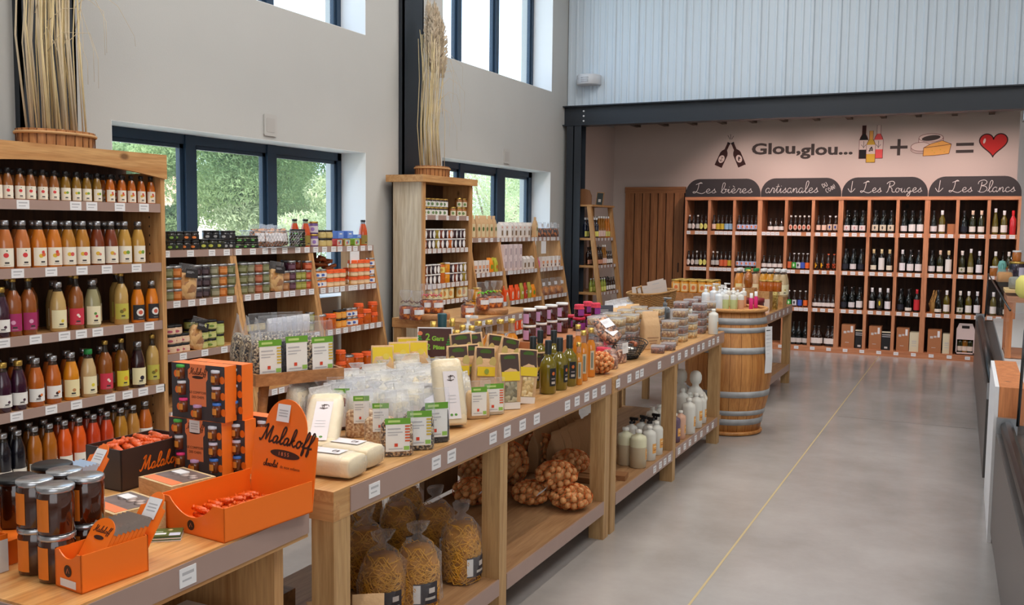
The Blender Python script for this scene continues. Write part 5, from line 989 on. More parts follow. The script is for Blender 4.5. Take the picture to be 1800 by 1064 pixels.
# wire basket with sachets
WIRE = mat('silver_wire', (196, 198, 202), 0.3, 0.9)
def wire_basket(x, y, z, L_, W_, h, label, flare=0.03, m=None):
    m = m or WIRE; b = MB(); c0 = [(-W_/2, -L_/2), (W_/2, -L_/2), (W_/2, L_/2), (-W_/2, L_/2)]; c1 = [(a*(1+2*flare/W_), b_*(1+2*flare/L_)) for a, b_ in c0]
    for cc, zz, rr in ((c0, 0.003, .003), (c1, h, .004)):
        b.tube([(p[0], p[1], zz) for p in cc+[cc[0]]], rr, m, 6)
    for s in range(4):
        p0, p1, q0, q1 = [Vector((*v, zz)) for v, zz in ((c0[s], .003), (c0[(s+1) % 4], .003), (c1[s], h), (c1[(s+1) % 4], h))]
        n = max(3, int((p1-p0).length/0.03))
        for i in range(-3, n+1):
            for d in (0, 3):
                t0, t1 = (i+d)/n, (i+3-d)/n
                if min(t0, t1) < -0.001 or max(t0, t1) > 1.001:
                    # clip at the sides
                    lo, hi = (t0, t1) if t0 < t1 else (t1, t0); 
                    if hi <= 0 or lo >= 1: continue
                    f0 = max(0.0, min(1.0, (0-t0)/(t1-t0))) if t0 < 0 or t0 > 1 else 0.0
                    if t0 > 1: f0 = (1-t0)/(t1-t0)
                    f1 = 1.0
                    if t1 > 1: f1 = (1-t0)/(t1-t0)
                    if t1 < 0: f1 = (0-t0)/(t1-t0)
                else: f0, f1 = 0.0, 1.0
                def P(f): t = t0+(t1-t0)*f; return (p0.lerp(p1, t)).lerp(q0.lerp(q1, t), f)
                b.tube([P(f0), P(f1)], .0016, m, 4)
    for i in range(8): yy = -L_/2+L_*i/7; b.tube([(-W_/2, yy, .003), (W_/2, yy, .003)], .002, m, 4)
    o = b.build('wire_basket', loc=(x, y, z)); tag(o, label, 'basket'); return o
by = (onx(455, 425, X).y+onx(512, 425, X).y)/2
wire_basket(X-0.03, by, AZ[0]+.001, 0.36, 0.2, 0.125, 'silver wire basket filled with sachets on top of second bay')
# bags -----------------------------------------------------------------
def loft(mb, secs, m, n=20, wr=0.0, seed=1, cap=True, smooth=True):
    """secs: (z, half width along y, half depth along x, roundness) rings; wr = crinkle"""
    R = random.Random(seed); vs = []; ph = [R.uniform(0, 6.28) for _ in range(6)]
    for (z, wy, dx, e) in secs:
        for i in range(n):
            a = 2*math.pi*i/n; ca, sa = math.cos(a), math.sin(a); p = 2/e
            x = dx*math.copysign(abs(ca)**p, ca); y = wy*math.copysign(abs(sa)**p, sa)
            k = 1+wr*(math.sin(a*3+ph[0]+z*40)+0.6*math.sin(a*7+ph[1]-z*70)+0.5*R.uniform(-1, 1))
            vs.append((x*k, y*k, z+wr*0.02*R.uniform(-1, 1)))
    k = len(secs); fs = [(j*n+i, j*n+(i+1) % n, (j+1)*n+(i+1) % n, (j+1)*n+i) for j in range(k-1) for i in range(n)]
    if cap: fs += [tuple(reversed(range(n))), tuple((k-1)*n+i for i in range(n))]
    mb.add(vs, fs, m, smooth)
def bag(key, w, d, h, content, fill=0.7, filmm=None, lab=None, seed=1, top='flat', name='bag', head=None, stripe=None, labz=(0.12, 0.8), labw=0.62):
    """clear or paper bag, front to +X; a closed film shell around the grain, crimped at the top"""
    if key in PROTO: return key
    fm = filmm or CELLO; c = MB(); hf = h*fill
    loft(c, [(0.0, w*.44, d*.40, 3), (h*.03, w*.49, d*.47, 3.4), (hf*.5, w*.5, d*.5, 2.8), (hf*.88, w*.48, d*.40, 2.6), (hf, w*.40, d*.22, 2.2)], content, 20, 0.012, seed)
    parts = [(name, c)]
    f = MB()
    if top == 'flat': secs = [(0.002, w*.47, d*.45, 3), (h*.03, w*.51, d*.51, 3.2), (hf*.5, w*.52, d*.53, 2.8), (hf, w*.51, d*.34, 2.4), (h*.88, w*.52, d*.10, 2.2), (h*.96, w*.525, d*.02, 2), (h, w*.525, d*.012, 2)]
    else: secs = [(0.002, w*.47, d*.45, 3), (h*.03, w*.51, d*.51, 3.2), (hf*.5, w*.52, d*.53, 2.8), (hf, w*.47, d*.42, 2.2), (h*.84, w*.16, d*.16, 2), (h*.88, w*.10, d*.10, 2), (h*.93, w*.20, d*.18, 2), (h, w*.28, d*.22, 2)]
    loft(f, secs, fm, 24, 0.035 if top == 'flat' else 0.07, seed+5)
    parts.append(('film', f))
    if lab:
        l = MB(); X = d*0.555+0.0015; lw = w*labw/2; z0, z1 = h*labz[0], h*labz[1]
        l.add([(X, -lw, z0), (X, lw, z0), (X-d*.05, lw, z1), (X-d*.05, -lw, z1)], [(0, 1, 2, 3)], lm(lab))
        def q(u0, u1, v0, v1, m, k=1): 
            P = lambda u, v: (X-d*.05*v+0.0007*k, -lw+2*lw*u, z0+(z1-z0)*v); l.add([P(u0, v0), P(u1, v0), P(u1, v1), P(u0, v1)], [(0, 1, 2, 3)], m)
        if head: q(-.03, 1.03, .84, 1.03, lm(head)); q(.1, .6, .90, .97, lm((190, 220, 130)), 2)
        if stripe:
            for s_ in range(6): q(.80, 1.0, .30+s_*.09, .35+s_*.09, lm(stripe), 2)
        q(.08, .62, .68, .72, INK); q(.08, .7, .58, .61, INK); q(.08, .5, .5, .53, INK)
        if head: q(.36, .5, .15, .25, lm((214, 70, 40)), 2); q(.12, .7, .07, .10, INK, 2); q(.75, .98, .04, .16, lm((150, 196, 90)), 2)
        parts.append(('label', l))
    return product(key, name, parts)
BISC = grains('ring_biscuits', [(222, 172, 104), (196, 138, 72), (236, 192, 128), (170, 112, 56)], 28)
bag('biscuits', .15, .09, .26, BISC, .74, lab=(40, 36, 36), seed=4, name='biscuit_bag', labz=(.62, .86), labw=.7); bag('sachet', .13, .07, .17, grains('dried_mix', [(120, 80, 60), (190, 130, 96), (70, 50, 44), (214, 160, 120)], 60), .8, lab=(236, 232, 236), seed=9, name='sachet', labz=(.2, .6))
for px, xx, zz, lb, sc in ((325, front(1.185)-0.045, AZ[1], 'cellophane bag of ring biscuits standing on the upper shelf, first bay', 1.0), (482, front(1.185)-0.045, AZ[1], 'cellophane bag of ring biscuits standing on the upper shelf, second bay', 0.95), (338, front(.853)-0.06, AZ[2], 'tilted bag of biscuits on the lower shelf, first bay', 0.92)):
    y = onx(px, 500, xx).y; put('biscuits', (xx, y, zz+.001), lb, 'biscuit bag', 'biscuit bags on the shelves', rot=(math.radians(-8 if px != 338 else -18), 0, math.radians(-10)), sc=sc*.9)
for k in range(5):
    put('sachet', (X-0.03+random.uniform(-.03, .02), by-0.13+k*0.065, AZ[0]+.012), 'sachet of dried mix in the wire basket, %s' % nth(k, 5), 'sachet', 'sachets in the wire basket', rot=(random.uniform(-.3, .3), random.uniform(-.2, .3), random.uniform(-.5, .5)), sc=.95)
X = front(1.185)-0.055
stacks(X, AZ[1], [(294, 'olive_j', .074, 3, 'olive-green preserve jar'), (308, 'carrot_j', .074, 3, 'orange preserve jar'), (345, 'aub_j', .074, 3, 'dark preserve jar'), (360, 'aub_j', .074, 3, 'dark preserve jar'), (375, 'sage_j', .074, 3, 'grey-green preserve jar'), (389, 'carrot_j', .074, 3, 'orange preserve jar'), (404, 'olive_j', .074, 3, 'olive-green preserve jar')], S2, grp=g_, py=500)
stacks(X, AZ[1], [(426, 'olive_j', .074, 3, 'olive-green preserve jar'), (439, 'sage_j', .074, 3, 'green bean jar'), (452, 'red_j', .074, 3, 'red-brown preserve jar'), (464.5, 'olive_j', .074, 3, 'olive preserve jar'), (499.5, 'tan_j', .074, 2, 'tan preserve jar'), (511, 'plum_j', .074, 3, 'plum preserve jar'), (521, 'lime_j', .074, 2, 'yellow-green preserve jar'), (530, 'lime_j', .074, 2, 'yellow-green preserve jar'), (539.5, 'orange_j', .072, 3, 'bright orange preserve jar')], 'upper shelf of second bay', grp=g_, py=500)
stacks(X-0.10, AZ[1], [(310, 'aub_j', .074, 3, 'dark jar behind'), (430, 'aub_j', .074, 3, 'dark jar behind'), (490, 'tan_j', .074, 2, 'tan jar behind'), (503, 'plum_j', .074, 3, 'plum jar behind'), (526, 'orange_j', .072, 3, 'orange jar behind')], 'upper shelves, back row', grp=g_, py=500)
stacks(X, AZ[1], [(557.5, 'bluelab', .072, 2, 'white jar with blue label'), (566.5, 'bluelab', .072, 2, 'white jar with blue label'), (577, 'orcap', .068, 2, 'jar with orange cloth cap'), (588, 'orcap', .068, 2, 'jar with orange cloth cap'), (598.5, 'orcap', .068, 2, 'jar with orange cloth cap'), (620, 'orcap', .068, 3, 'jar with orange cloth cap'), (631, 'orcap', .068, 3, 'jar with orange cloth cap'), (641.5, 'orcap', .068, 3, 'jar with orange cloth cap'), (651, 'bluelab', .072, 3, 'white jar with blue label')], 'upper shelf of third bay', grp=g_, py=500)
stacks(X-.1, AZ[1], [(611, 'orcap', .068, 2, 'orange-capped jar behind the net')], 'upper shelf of third bay', grp=g_, py=500)
SAUS = mat('smoked_sausage', (150, 78, 34), 0.5, noise=.3, nscale=30); s = MB(); R = random.Random(5)
for k in range(9): y0 = R.uniform(-.12, .12); s.tube([(R.uniform(-.05, .05), y0-.05, .03+k*.012), (R.uniform(-.05, .05), y0, .05+k*.012), (R.uniform(-.05, .05), y0+.05, .035+k*.012)], .016, SAUS, 8)
o = s.build('sausages', loc=(X-.12, onx(566, 480, X-.1).y+.04, AZ[1]+.09)); tag(o, 'heap of brown smoked sausages behind the jars of the third bay', 'sausages', kind='stuff')
X = front(.853)-0.055
stacks(X, AZ[2], [(297, 'pinktin', .060, 3, 'tan tin with pink emblem'), (308, 'pinktin', .060, 3, 'tan tin with pink emblem'), (321, 'pinktin', .060, 2, 'tan tin with pink emblem'), (354, 'greentin', .062, 3, 'green and cream tin'), (369, 'greentin', .062, 3, 'green and cream tin'), (383, 'greentall', .085, 2, 'taller green jar')], S3, 'tin', g_, 600)
stacks(X-.11, AZ[2], [(335, 'greentin', .062, 3, 'green tin behind the biscuits'), (347, 'greentin', .062, 3, 'green tin behind')], S3, 'tin', g_, 600)
stacks(X, AZ[2], [(562, 'orbig2', .125, 1, 'large amber jar with silver lid'), (579, 'orbig', .12, 1, 'large amber jar with orange cap'), (593, 'orblk', .07, 2, 'small amber jar with black lid'), (602, 'orblk', .07, 2, 'small amber jar with black lid'), (612, 'bluelab', .072, 2, 'white jar with blue label'), (621, 'bluelab', .072, 2, 'white jar with blue label'), (631, 'ormed', .088, 2, 'orange-capped amber jar'), (642, 'orbig', .12, 1, 'large amber jar with orange cap'), (655, 'ormed', .088, 2, 'orange-capped amber jar')], 'lower shelf of third bay', grp=g_, py=600)
X = front(.5)-0.06
stacks(X, AZ[3], [(599, 'ormed', .088, 2, 'orange-capped amber jar'), (611, 'orbig2', .125, 1, 'large amber jar'), (628, 'orbig', .12, 1, 'large orange-capped jar'), (646, 'orbig', .12, 1, 'large orange-capped jar'), (660, 'orbig2', .125, 1, 'large amber jar')], 'bottom shelf of third bay', grp=g_, py=610)
# pale packets and flat tins on the lower shelf of the second bay
X = front(.853)-0.08; PK = mat('pale_packet', (222, 218, 216), .4, bump=.3, bscale=40)
for k in range(7):
    b = MB(); loft(b, [(0, .045, .02, 3), (.02, .05, .028, 3), (.10, .05, .026, 3), (.14, .05, .006, 2)], PK, 14, .03, k)
    o = b.build('packet', loc=(X, onx(476+k*9.5, 555, X).y, AZ[2]+.001)); tag(o, 'pale foil packet, %s, lower shelf of second bay' % nth(k, 7), 'packet', 'pale packets on the second bay'); o.rotation_euler = (0, .1, random.uniform(-.2, .2))
stacks(X, AZ[2], [(428, 'gold_tin', .066, 2, 'wide tin with pale lid'), (441, 'gold_tin', .066, 2, 'wide tin with pale lid'), (455, 'gold_tin', .066, 2, 'wide tin with pale lid'), (545, 'lime_j', .074, 2, 'olive jar')], 'lower shelf of second bay', 'tin', g_, 555)
# jam cabinet contents
jar('jamw', .034, .082, (44, 20, 22), GOLD, (236, 236, 230), lz=(.05, .8), motif=(110, 140, 90)); jar('jamt', .036, .09, (176, 116, 60), GOLD, (230, 226, 200), lz=(.05, .7), motif=(110, 140, 80))
for k, c_ in {'hd': (52, 18, 24), 'hb': (40, 16, 34), 'hy': (150, 130, 30), 'hr': (120, 46, 20), 'ho': (190, 96, 22), 'hv': (60, 16, 30)}.items(): jar(k, .0385, .095, c_, WHITELID, (240, 240, 240), lidh=.012, labshape='hour')
jar('honey_tall', .04, .20, (214, 110, 40), GOLD, (236, 220, 120), lz=(.55, .85), motif=(200, 150, 60)); jar('honey_or', .04, .10, (222, 150, 30), WHITELID, None); jar('honey_big', .046, .145, (206, 150, 46), GOLD, (232, 220, 170), lz=(.1, .8), motif=(214, 150, 80))
X = -4.66; gj = 'jars in the jam cabinet'
stacks(X, MZ[0], [(744, 'jamw', .082, 2, 'white-labelled dark jam jar'), (751.5, 'jamw', .082, 2, 'white-labelled dark jam jar'), (759, 'jamw', .082, 2, 'white-labelled dark jam jar'), (766.5, 'jamw', .082, 2, 'white-labelled dark jam jar'), (774, 'jamw', .082, 2, 'white-labelled dark jam jar'), (781, 'jamw', .082, 2, 'white-labelled dark jam jar'), (795, 'jamt', .09, 1, 'white-labelled caramel jar'), (805, 'jamt', .09, 2, 'white-labelled caramel jar'), (814, 'jamt', .09, 2, 'white-labelled caramel jar')], 'top shelf of jam cabinet', grp=gj, py=380)
stacks(X, MZ[1], [(px, k, .095, 2, 'white-capped jam jar') for px, k in zip((743, 750.7, 758.4, 766, 773.7, 781.3, 789, 796.7, 804.4, 812), ('ho', 'hd', 'hb', 'hy', 'hr', 'hb', 'ho', 'hd', 'hb', 'hv'))], 'second shelf of jam cabinet', grp=gj, py=440)
stacks(X, MZ[2], [(744, 'hr', .095, 2, 'white-capped jam jar'), (752, 'hd', .095, 2, 'white-capped jam jar'), (760, 'hb', .095, 2, 'white-capped jam jar'), (767.5, 'hd', .095, 2, 'white-capped jam jar'), (775, 'honey_tall', .20, 1, 'tall orange jar with yellow label'), (783, 'honey_or', .10, 2, 'plain orange honey jar'), (791, 'hb', .095, 2, 'white-capped jam jar'), (798.5, 'hr', .095, 2, 'white-capped jam jar'), (806, 'hv', .095, 2, 'white-capped jam jar'), (813.5, 'hy', .095, 2, 'white-capped jam jar')], 'third shelf of jam cabinet', grp=gj, py=500)
stacks(-4.65, MZ[3], [(752, 'honey_big', .145, 1, 'large honey jar'), (761, 'honey_big', .145, 1, 'large honey jar'), (771, 'honey_big', .145, 1, 'large honey jar'), (780, 'honey_big', .145, 1, 'large honey jar'), (789, 'honey_big', .145, 1, 'large honey jar'), (805, 'honey_big', .145, 1, 'large honey jar'), (814, 'honey_big', .145, 1, 'large honey jar')], 'lowest visible shelf of jam cabinet', grp=gj, py=530)
# second run of leaning units
BZ = [1.555, 1.19, 0.86, 0.53, 0.18]; BY = [8.60, 9.29, 10.21, 11.0]
lean_unit('b1', BY[0], BY[1], BZ, 'leaning shelf unit of kraft bags right of the jam cabinet', z0=1.555, cards=5); lean_unit('b2', BY[1]+.003, BY[2], BZ, 'leaning shelf unit of white cartons under the far window', z0=1.555, cards=8); lean_unit('b3', BY[2]+.003, BY[3], BZ, 'leaning shelf unit of clear bags nearest the steel corner column', .2, z0=1.555, cards=7)
KB_ = mat('kraft_paper', (206, 168, 124), .7, noise=.06, nscale=20, bump=.25, bscale=60); KBD = mat('kraft_paper_shaded_side', (196, 156, 112), .7, bump=.3, bscale=40)
def paperbag(key, w, d, h, lab=None, seal=None, seed=0, name='paper_bag', face=None, m=None, fold=.86):
    if key in PROTO: return key
    b = MB(); m = m or KB_
    loft(b, [(0, w*.5, d*.5, 8), (h*.02, w*.5, d*.5, 8), (h*.6, w*.5, d*.48, 7), (h*.8, w*.5, d*.25, 4), (h*fold, w*.5, d*.06, 3), (h, w*.5, d*.035, 3)], m, 28, .006, seed)
    parts = [(name, b)]
    if face:
        l = MB()
        for i, (u0, u1, v0, v1, mm, sh) in enumerate(face):
            k = .0008*(i+1)
            def X_(v): return d*.5+k if v < .6 else d*.5+k-(v-.6)*d*1.15
            if sh == 'o': l.add([(X_((v0+v1)/2), -w/2+w*(u0+u1)/2+w*(u1-u0)/2*math.cos(t), h*((v0+v1)/2+(v1-v0)/2*math.sin(t))) for t in [6.283*q/14 for q in range(14)]], [tuple(range(14))], mm)
            else: l.add([(X_(v0), -w/2+u0*w, v0*h), (X_(v0), -w/2+u1*w, v0*h), (X_(v1), -w/2+u1*w, v1*h), (X_(v1), -w/2+u0*w, v1*h)], [(0, 1, 2, 3)], mm)
        parts.append(('label', l))
    return product(key, name, parts)
GO = lm((70, 96, 34)); WIN = lm((120, 92, 60)); WC = mat('white_carton', (236, 228, 222), .5); PKC = mat('pink_white_carton', (238, 220, 220), .5)
paperbag('kb_oval', .085, .06, .24, face=[(.15, .85, .05, .62, lm((226, 206, 164)), 'q'), (.3, .7, .30, .50, GO, 'o')])
def gable(key, w, d, h, m, face, roof=.78):
    if key in PROTO: return key
    b = MB(); b.box(-d/2, d/2, -w/2, w/2, 0, h*roof, m); b.prism([(-d/2, h*roof), (d/2, h*roof), (0.004, h*.97), (0.004, h), (-0.004, h), (-0.004, h*.97)], w, m, Matrix.Translation((0, -w/2, 0)))
    l = MB()
    for i, (u0, u1, v0, v1, mm) in enumerate(face): l.box(d/2, d/2+.0006*(i+1), -w/2+u0*w, -w/2+u1*w, v0*h, v1*h, mm)
    return product(key, 'carton', [('carton', b), ('label', l)])
gable('gcart', .075, .06, .175, WC, [(.28, .75, .14, .46, WIN), (.35, .6, .62, .70, lm((214, 120, 100)))]); gable('gcart2', .075, .06, .15, WC, [(.28, .75, .14, .5, WIN)])
boxkind('pinkbox', .08, .07, .145, PKC, 'carton', [(.1, .3, .1, .9, lm((214, 190, 190))), (.45, .8, .2, .7, lm((180, 160, 165)))]); boxkind('whitepack', .07, .05, .13, WC, 'carton', [(.15, .85, .35, .62, lm((226, 160, 120))), (.3, .7, .1, .3, lm((120, 80, 60)))])
paperbag('orpack', .075, .05, .15, m=mat('orange_pack', (238, 140, 20), .45), face=[(.2, .8, .2, .55, lm((120, 150, 40)), 'o')], name='packet'); paperbag('limepack', .075, .05, .15, m=mat('lime_pack', (186, 186, 56), .45), face=[(.25, .75, .2, .5, lm((214, 90, 40)), 'o')], name='packet')
paperbag('orangebag', .10, .06, .17, m=mat('orange_red_pack', (236, 82, 26), .4), face=[(.22, .62, .08, .60, lm((244, 226, 210)), 'o'), (.34, .5, .15, .4, lm((236, 110, 60)), 'o')], name='packet'); paperbag('redpack', .07, .05, .18, m=mat('red_pack', (196, 60, 40), .45), face=[(.2, .8, .3, .55, lm((236, 226, 200)), 'o'), (.32, .68, .36, .5, lm((60, 40, 36)), 'o')], name='packet')
paperbag('olivepack', .07, .05, .18, m=mat('olive_pack', (172, 164, 60), .45), face=[(.2, .8, .3, .5, lm((236, 226, 200)), 'o')], name='packet'); paperbag('pinkpack', .08, .05, .12, m=mat('pink_pack', (214, 90, 140), .4), name='packet')
bag('cookies', .14, .08, .20, grains('cookies', [(186, 116, 54), (150, 84, 36), (206, 140, 76)], 26), .5, lab=(226, 226, 230), seed=14, name='biscuit_bag', labz=(.6, .8), labw=.5); bag('nutsdark', .13, .08, .18, grains('dark_fruit', [(60, 44, 44), (110, 60, 34), (190, 110, 50)], 34), .6, lab=(226, 226, 230), seed=15, name='snack_bag', labz=(.65, .9), labw=.5)
X = front(1.555, 1.555)-.045; gb = 'packets on the far leaning shelves'
def line(X, z, py, items, shelf, cat, grp=gb, rx=0):
    for j, (px, key, w_) in enumerate(items):
        put(key, (X+random.uniform(-.003, .003), onx(px, py, X).y, z+.0006), '%s, %s, %s' % (w_, nth(j, len(items)) if len(items) > 1 else 'single', shelf), cat, grp, rz=random.uniform(-.12, .12))
line(X, BZ[0], 410, [(px, 'kb_oval', 'kraft bag with green oval') for px in (829, 838, 845.5, 852.5, 860, 867.5)], 'top of unit beside jam cabinet', 'paper bag')
line(X, BZ[0], 410, [(px, 'gcart', 'white gabled carton with window') for px in (879, 887.5, 896, 903.5, 911, 918.5, 926)], 'front row, top of middle far unit', 'carton')
line(X-.085, BZ[0], 410, [(px, 'gcart', 'white gabled carton behind') for px in (884, 893, 901, 909, 916, 924, 931)], 'back row, top of middle far unit', 'carton')
line(X, BZ[0], 410, [(940, 'kb_oval', 'kraft bag'), (948, 'nutsdark', 'clear snack bag'), (957, 'nutsdark', 'clear snack bag'), (966, 'nutsdark', 'clear snack bag'), (975, 'nutsdark', 'clear snack bag')], 'top of unit by steel column', 'bag')
X = front(1.19, 1.555)-.045
line(X, BZ[1], 470, [(px, 'whitepack', 'white packet with orange picture') for px in (833, 840, 846.5, 853)], 'second shelf beside jam cabinet', 'packet'); line(X, BZ[1], 470, [(861, 'orpack', 'orange packet'), (870, 'limepack', 'lime packet')], 'second shelf beside jam cabinet, right end', 'packet'); line(X-.07, BZ[1], 470, [(858, 'orpack', 'orange packet behind'), (867, 'limepack', 'lime packet behind')], 'back of second shelf beside jam cabinet', 'packet')
for k, px in enumerate((883.5, 892.5, 901.5, 910)):
    y = onx(px, 470, X).y
    for q in range(2): put('pinkbox', (X, y, BZ[1]+.0006+q*.1458), 'pinkish white box, %s of %s stack, second shelf of middle far unit' % (('bottom', 'top')[q], nth(k, 4)), 'carton', gb)
line(X, BZ[1], 470, [(px, 'gcart2', 'small gabled carton') for px in (919, 926, 933)], 'second shelf of middle far unit, right', 'carton'); line(X, BZ[1], 470, [(944, 'pinkpack', 'bright pink packet')]+[(px, 'whitepack', 'small white packet') for px in (952, 959, 966, 973, 980)], 'second shelf of unit by steel column', 'packet')
X = front(.86, 1.555)-.045
line(X, BZ[2], 520, [(888, 'orangebag', 'orange pouch'), (898, 'orangebag', 'orange pouch'), (908, 'orangebag', 'orange pouch')], 'third shelf of middle far unit', 'packet'); line(X, BZ[2], 520, [(915.5, 'olivepack', 'olive packet'), (922, 'redpack', 'red packet'), (929, 'olivepack', 'olive packet'), (936, 'orpack', 'orange packet')], 'third shelf of middle far unit, right', 'packet')
line(X, BZ[2], 520, [(px, 'cookies', 'clear bag of cookies') for px in (950, 960, 971, 982)], 'third shelf of unit by steel column', 'biscuit bag')
X = front(.53, 1.555)-.045
line(X, BZ[3], 575, [(px, 'orangebag', 'orange pouch, lowest shelf') for px in (905, 914, 923)], 'middle far unit', 'packet'); line(X, BZ[3], 575, [(px, 'nutsdark', 'clear bag') for px in (955, 966, 977, 988)], 'lowest shelf of unit by steel column', 'snack bag')
X = front(.86, 1.555)-.05; o = MB().box(0, .004, -.07, .07, -.15, 0, PAPER).build('info_card', loc=(front(1.5, 1.555)+.012, onx(955, 440, -4.63).y, 1.508)); tag(o, 'white card hanging under the top board near the steel column', 'card')
# tall leaning stand of small bottles against the cellar wall, side board facing the tables
LY0, LY1 = 11.95, 12.80; c = MB()
for y in (LY0, LY1-.045):
    c.box(-4.93, -4.875, y, y+.045, 0, 1.96, PINE_Z)
    M_ = Matrix.Translation((0, y, 0)); c.prism([(-4.60, 1.96), (-4.66, 1.96), (-4.40, 0), (-4.34, 0)], .045, PINE_Z, M_)
c.box(-4.93, -4.92, LY0+.05, LY0+.4, .2, 1.93, wood('stand_back', (150, 104, 66), (120, 80, 50), 'Z', .8)); stand = c.build('bottle_stand'); tag(stand, 'tall leaning pine stand of small bottles in the corner by the steel column', 'shelf unit')
MB().box(-4.95, -4.575, LY0-.01, LY1+.01, 1.96, 1.985, PINE_X).build('top_board', stand)
LZ = [onx(1000, y, -4.9).z for y in (418, 466, 513)]
for k, z in enumerate(LZ+[.55, .2]):
    xf = -4.63+(1.96-z)*.1326; s = MB(); s.box(-4.93, xf, LY0+.001, LY1-.001, z-.03, z, PINE_X); s.box(xf, xf+.008, LY0+.02, LY1-.02, z-.045, z+.003, RAIL); rail_cards(s, xf+.008, z-.02, [LY0+.1+j*.13 for j in range(6)], .05, .036); s.build('shelf', stand)
wine('syr_b', WINEP, mat('dark_blue_glass', (24, 30, 50), .08, coat=.6), (230, 230, 230), (236, 230, 120), (.02, .10), .03); wine('syr_y', FLUTE, AMBERG, (230, 226, 220), (232, 200, 190), (.02, .11), .03); wine('syr_o', FLUTE, gl('orange_syrup', (190, 110, 30)), (220, 220, 220), (214, 206, 120), (.02, .10), .03); wine('lem', BEER, gl('lemonade', (150, 160, 60)), (210, 214, 210), (226, 226, 120), (.015, .085), .02); wine('beerd', BEER, BRNGLASS, (60, 60, 60), (236, 232, 228), (.02, .09), .02); wine('choc', WINEP, BRNGLASS, (40, 30, 26), (214, 150, 120), (.02, .09), .03)
for k, (z, ks, nn) in enumerate(((LZ[0], ['syr_b', 'syr_b', 'syr_b', 'syr_y', 'syr_y', 'syr_y', 'syr_o', 'syr_o'], 8), (LZ[1], ['choc', 'choc', 'choc', 'choc', 'syr_y', 'syr_y', 'beerd', 'beerd', 'beerd'], 9), (LZ[2], ['lem', 'lem', 'lem', 'lem', 'beerd', 'beerd', 'beerd', 'beerd'], 8))):
    xf = -4.63+(1.96-z)*.1326
    for j, key in enumerate(ks):
        put(key, (xf-.055, LY0+.10+j*(.66)/(len(ks)-1), z+.0005), '%s bottle, %s, front row, %s shelf of corner stand' % ({'syr_b': 'dark syrup', 'syr_y': 'pink-labelled', 'syr_o': 'orange', 'choc': 'dark', 'lem': 'lemonade', 'beerd': 'brown'}[key], nth(j, len(ks), 'near'), ['upper', 'middle', 'lower'][k]), 'bottle', 'bottles on the corner stand', rz=math.radians(90), sc=.82 if k else .9)
        put(key, (xf-.15, LY0+.11+j*(.66)/(len(ks)-1), z+.0005), '%s bottle, %s, back row, %s shelf of corner stand' % ({'syr_b': 'dark syrup', 'syr_y': 'pink-labelled', 'syr_o': 'orange', 'choc': 'dark', 'lem': 'lemonade', 'beerd': 'brown'}[key], nth(j, len(ks), 'near'), ['upper', 'middle', 'lower'][k]), 'bottle', 'bottles on the corner stand', rz=math.radians(90), sc=.82 if k else .9)
b = MB(); P_ = [(-.16, 0), (.17, 0), (.17, .12), (.14, .19), (.08, .21), (-.09, .21), (-.14, .18), (-.16, .12)]
b.prism(P_, .018, mat('brown_board', (128, 84, 50), .6)); o = b.build('wooden_sign_board', loc=(-4.78, LY0+.03, 1.9855)); tag(o, 'blank brown rounded board standing on the corner bottle stand', 'sign')
f = MB().box(-.055, .055, 0, .012, 0, .19, mat('frame_wood', (170, 130, 90), .6)); f.box(-.045, .045, -.001, 0, .01, .18, mat('frame_picture_dark', (58, 66, 66), .5)); f.box(-.02, .02, -.002, -.001, .05, .09, CHALK)
o = f.build('picture_frame', loc=(-4.72, LY0+.62, 1.9855)); o.rotation_euler = (math.radians(-10), math.radians(3), 0); tag(o, 'small framed dark picture leaning on top of the corner stand', 'picture frame')
# ------------------------------------------------------------------ the island tables
TZ = 0.88; LZ_ = 0.21; XF = -1.71; XB = -2.60
SHELFTOP = wood('lower_shelf_pine', (186, 146, 104), (158, 118, 80), 'Y', .9)
def island(name, y0, y1, z, posts, label, xb=XB, cards=(), shelf=True, back=None, pw=.085):
    t = empty('display_table', (0, 0, 0)); tag(t, label, 'table', 'island display tables')
    m = MB(); m.box(xb, XF, y0, y1, z-.035, z, TABLE); m.box(XF-.03, XF, y0+.03, y1, z-.095, z-.035, TABLE); m.box(xb, XF, y0, y0+.03, z-.095, z-.035, PINE_X); m.box(xb, xb+.03, y0+.03, y1, z-.095, z-.035, TABLE)
    m.build('table_top', t)
    r = MB(); r.box(XF, XF+.004, y0+pw+.0, y1-.01, z-.085, z-.004, RAIL)
    for c in cards: price_card(r, XF+.004, c, z-.045, .062, .046)
    r.build('price_rail', t)
    for (a, b) in posts:
        MB().box(XF-.085, XF-.001, a, b, 0, z-.095, LEGW).build('leg', t); MB().box(xb+.001, xb+.075, a, b, 0, z-.0955, LEGW).build('leg', t)
    if shelf:
        MB().box(xb+.076, XF-.002, y0+.02, y1-.02, LZ_-.03, LZ_, SHELFTOP).build('lower_shelf', t)
        r = MB(); a0 = [posts[0][1]]+[p[1] for p in posts[1:-1]]; b0 = [p[0] for p in posts[1:]]
        for a, b in zip(a0, b0): r.box(XF-.006, XF+.002, a+.002, b-.002, LZ_-.065, LZ_+.004, RAIL); r.box(XF-.05, XF-.006, a+.002, b-.002, LZ_-.065, LZ_-.03, PINE)
        r.build('shelf_edge', t)
    return t
def cy(lst, py=700): return [onx(px, pyy, XF).y for px, pyy in lst]
t1 = island('t1', 2.305, 4.80, TZ, ((2.306, 2.392), (3.45, 3.52), (4.715, 4.79)), 'long pine display table in the foreground heaped with rice and pasta bags', cards=cy(((656, 838), (765, 790), (792, 781), (865, 752), (890, 743), (917, 733), (942, 722), (996, 702), (1013, 695), (1030, 688), (1044, 682), (1059, 676))))
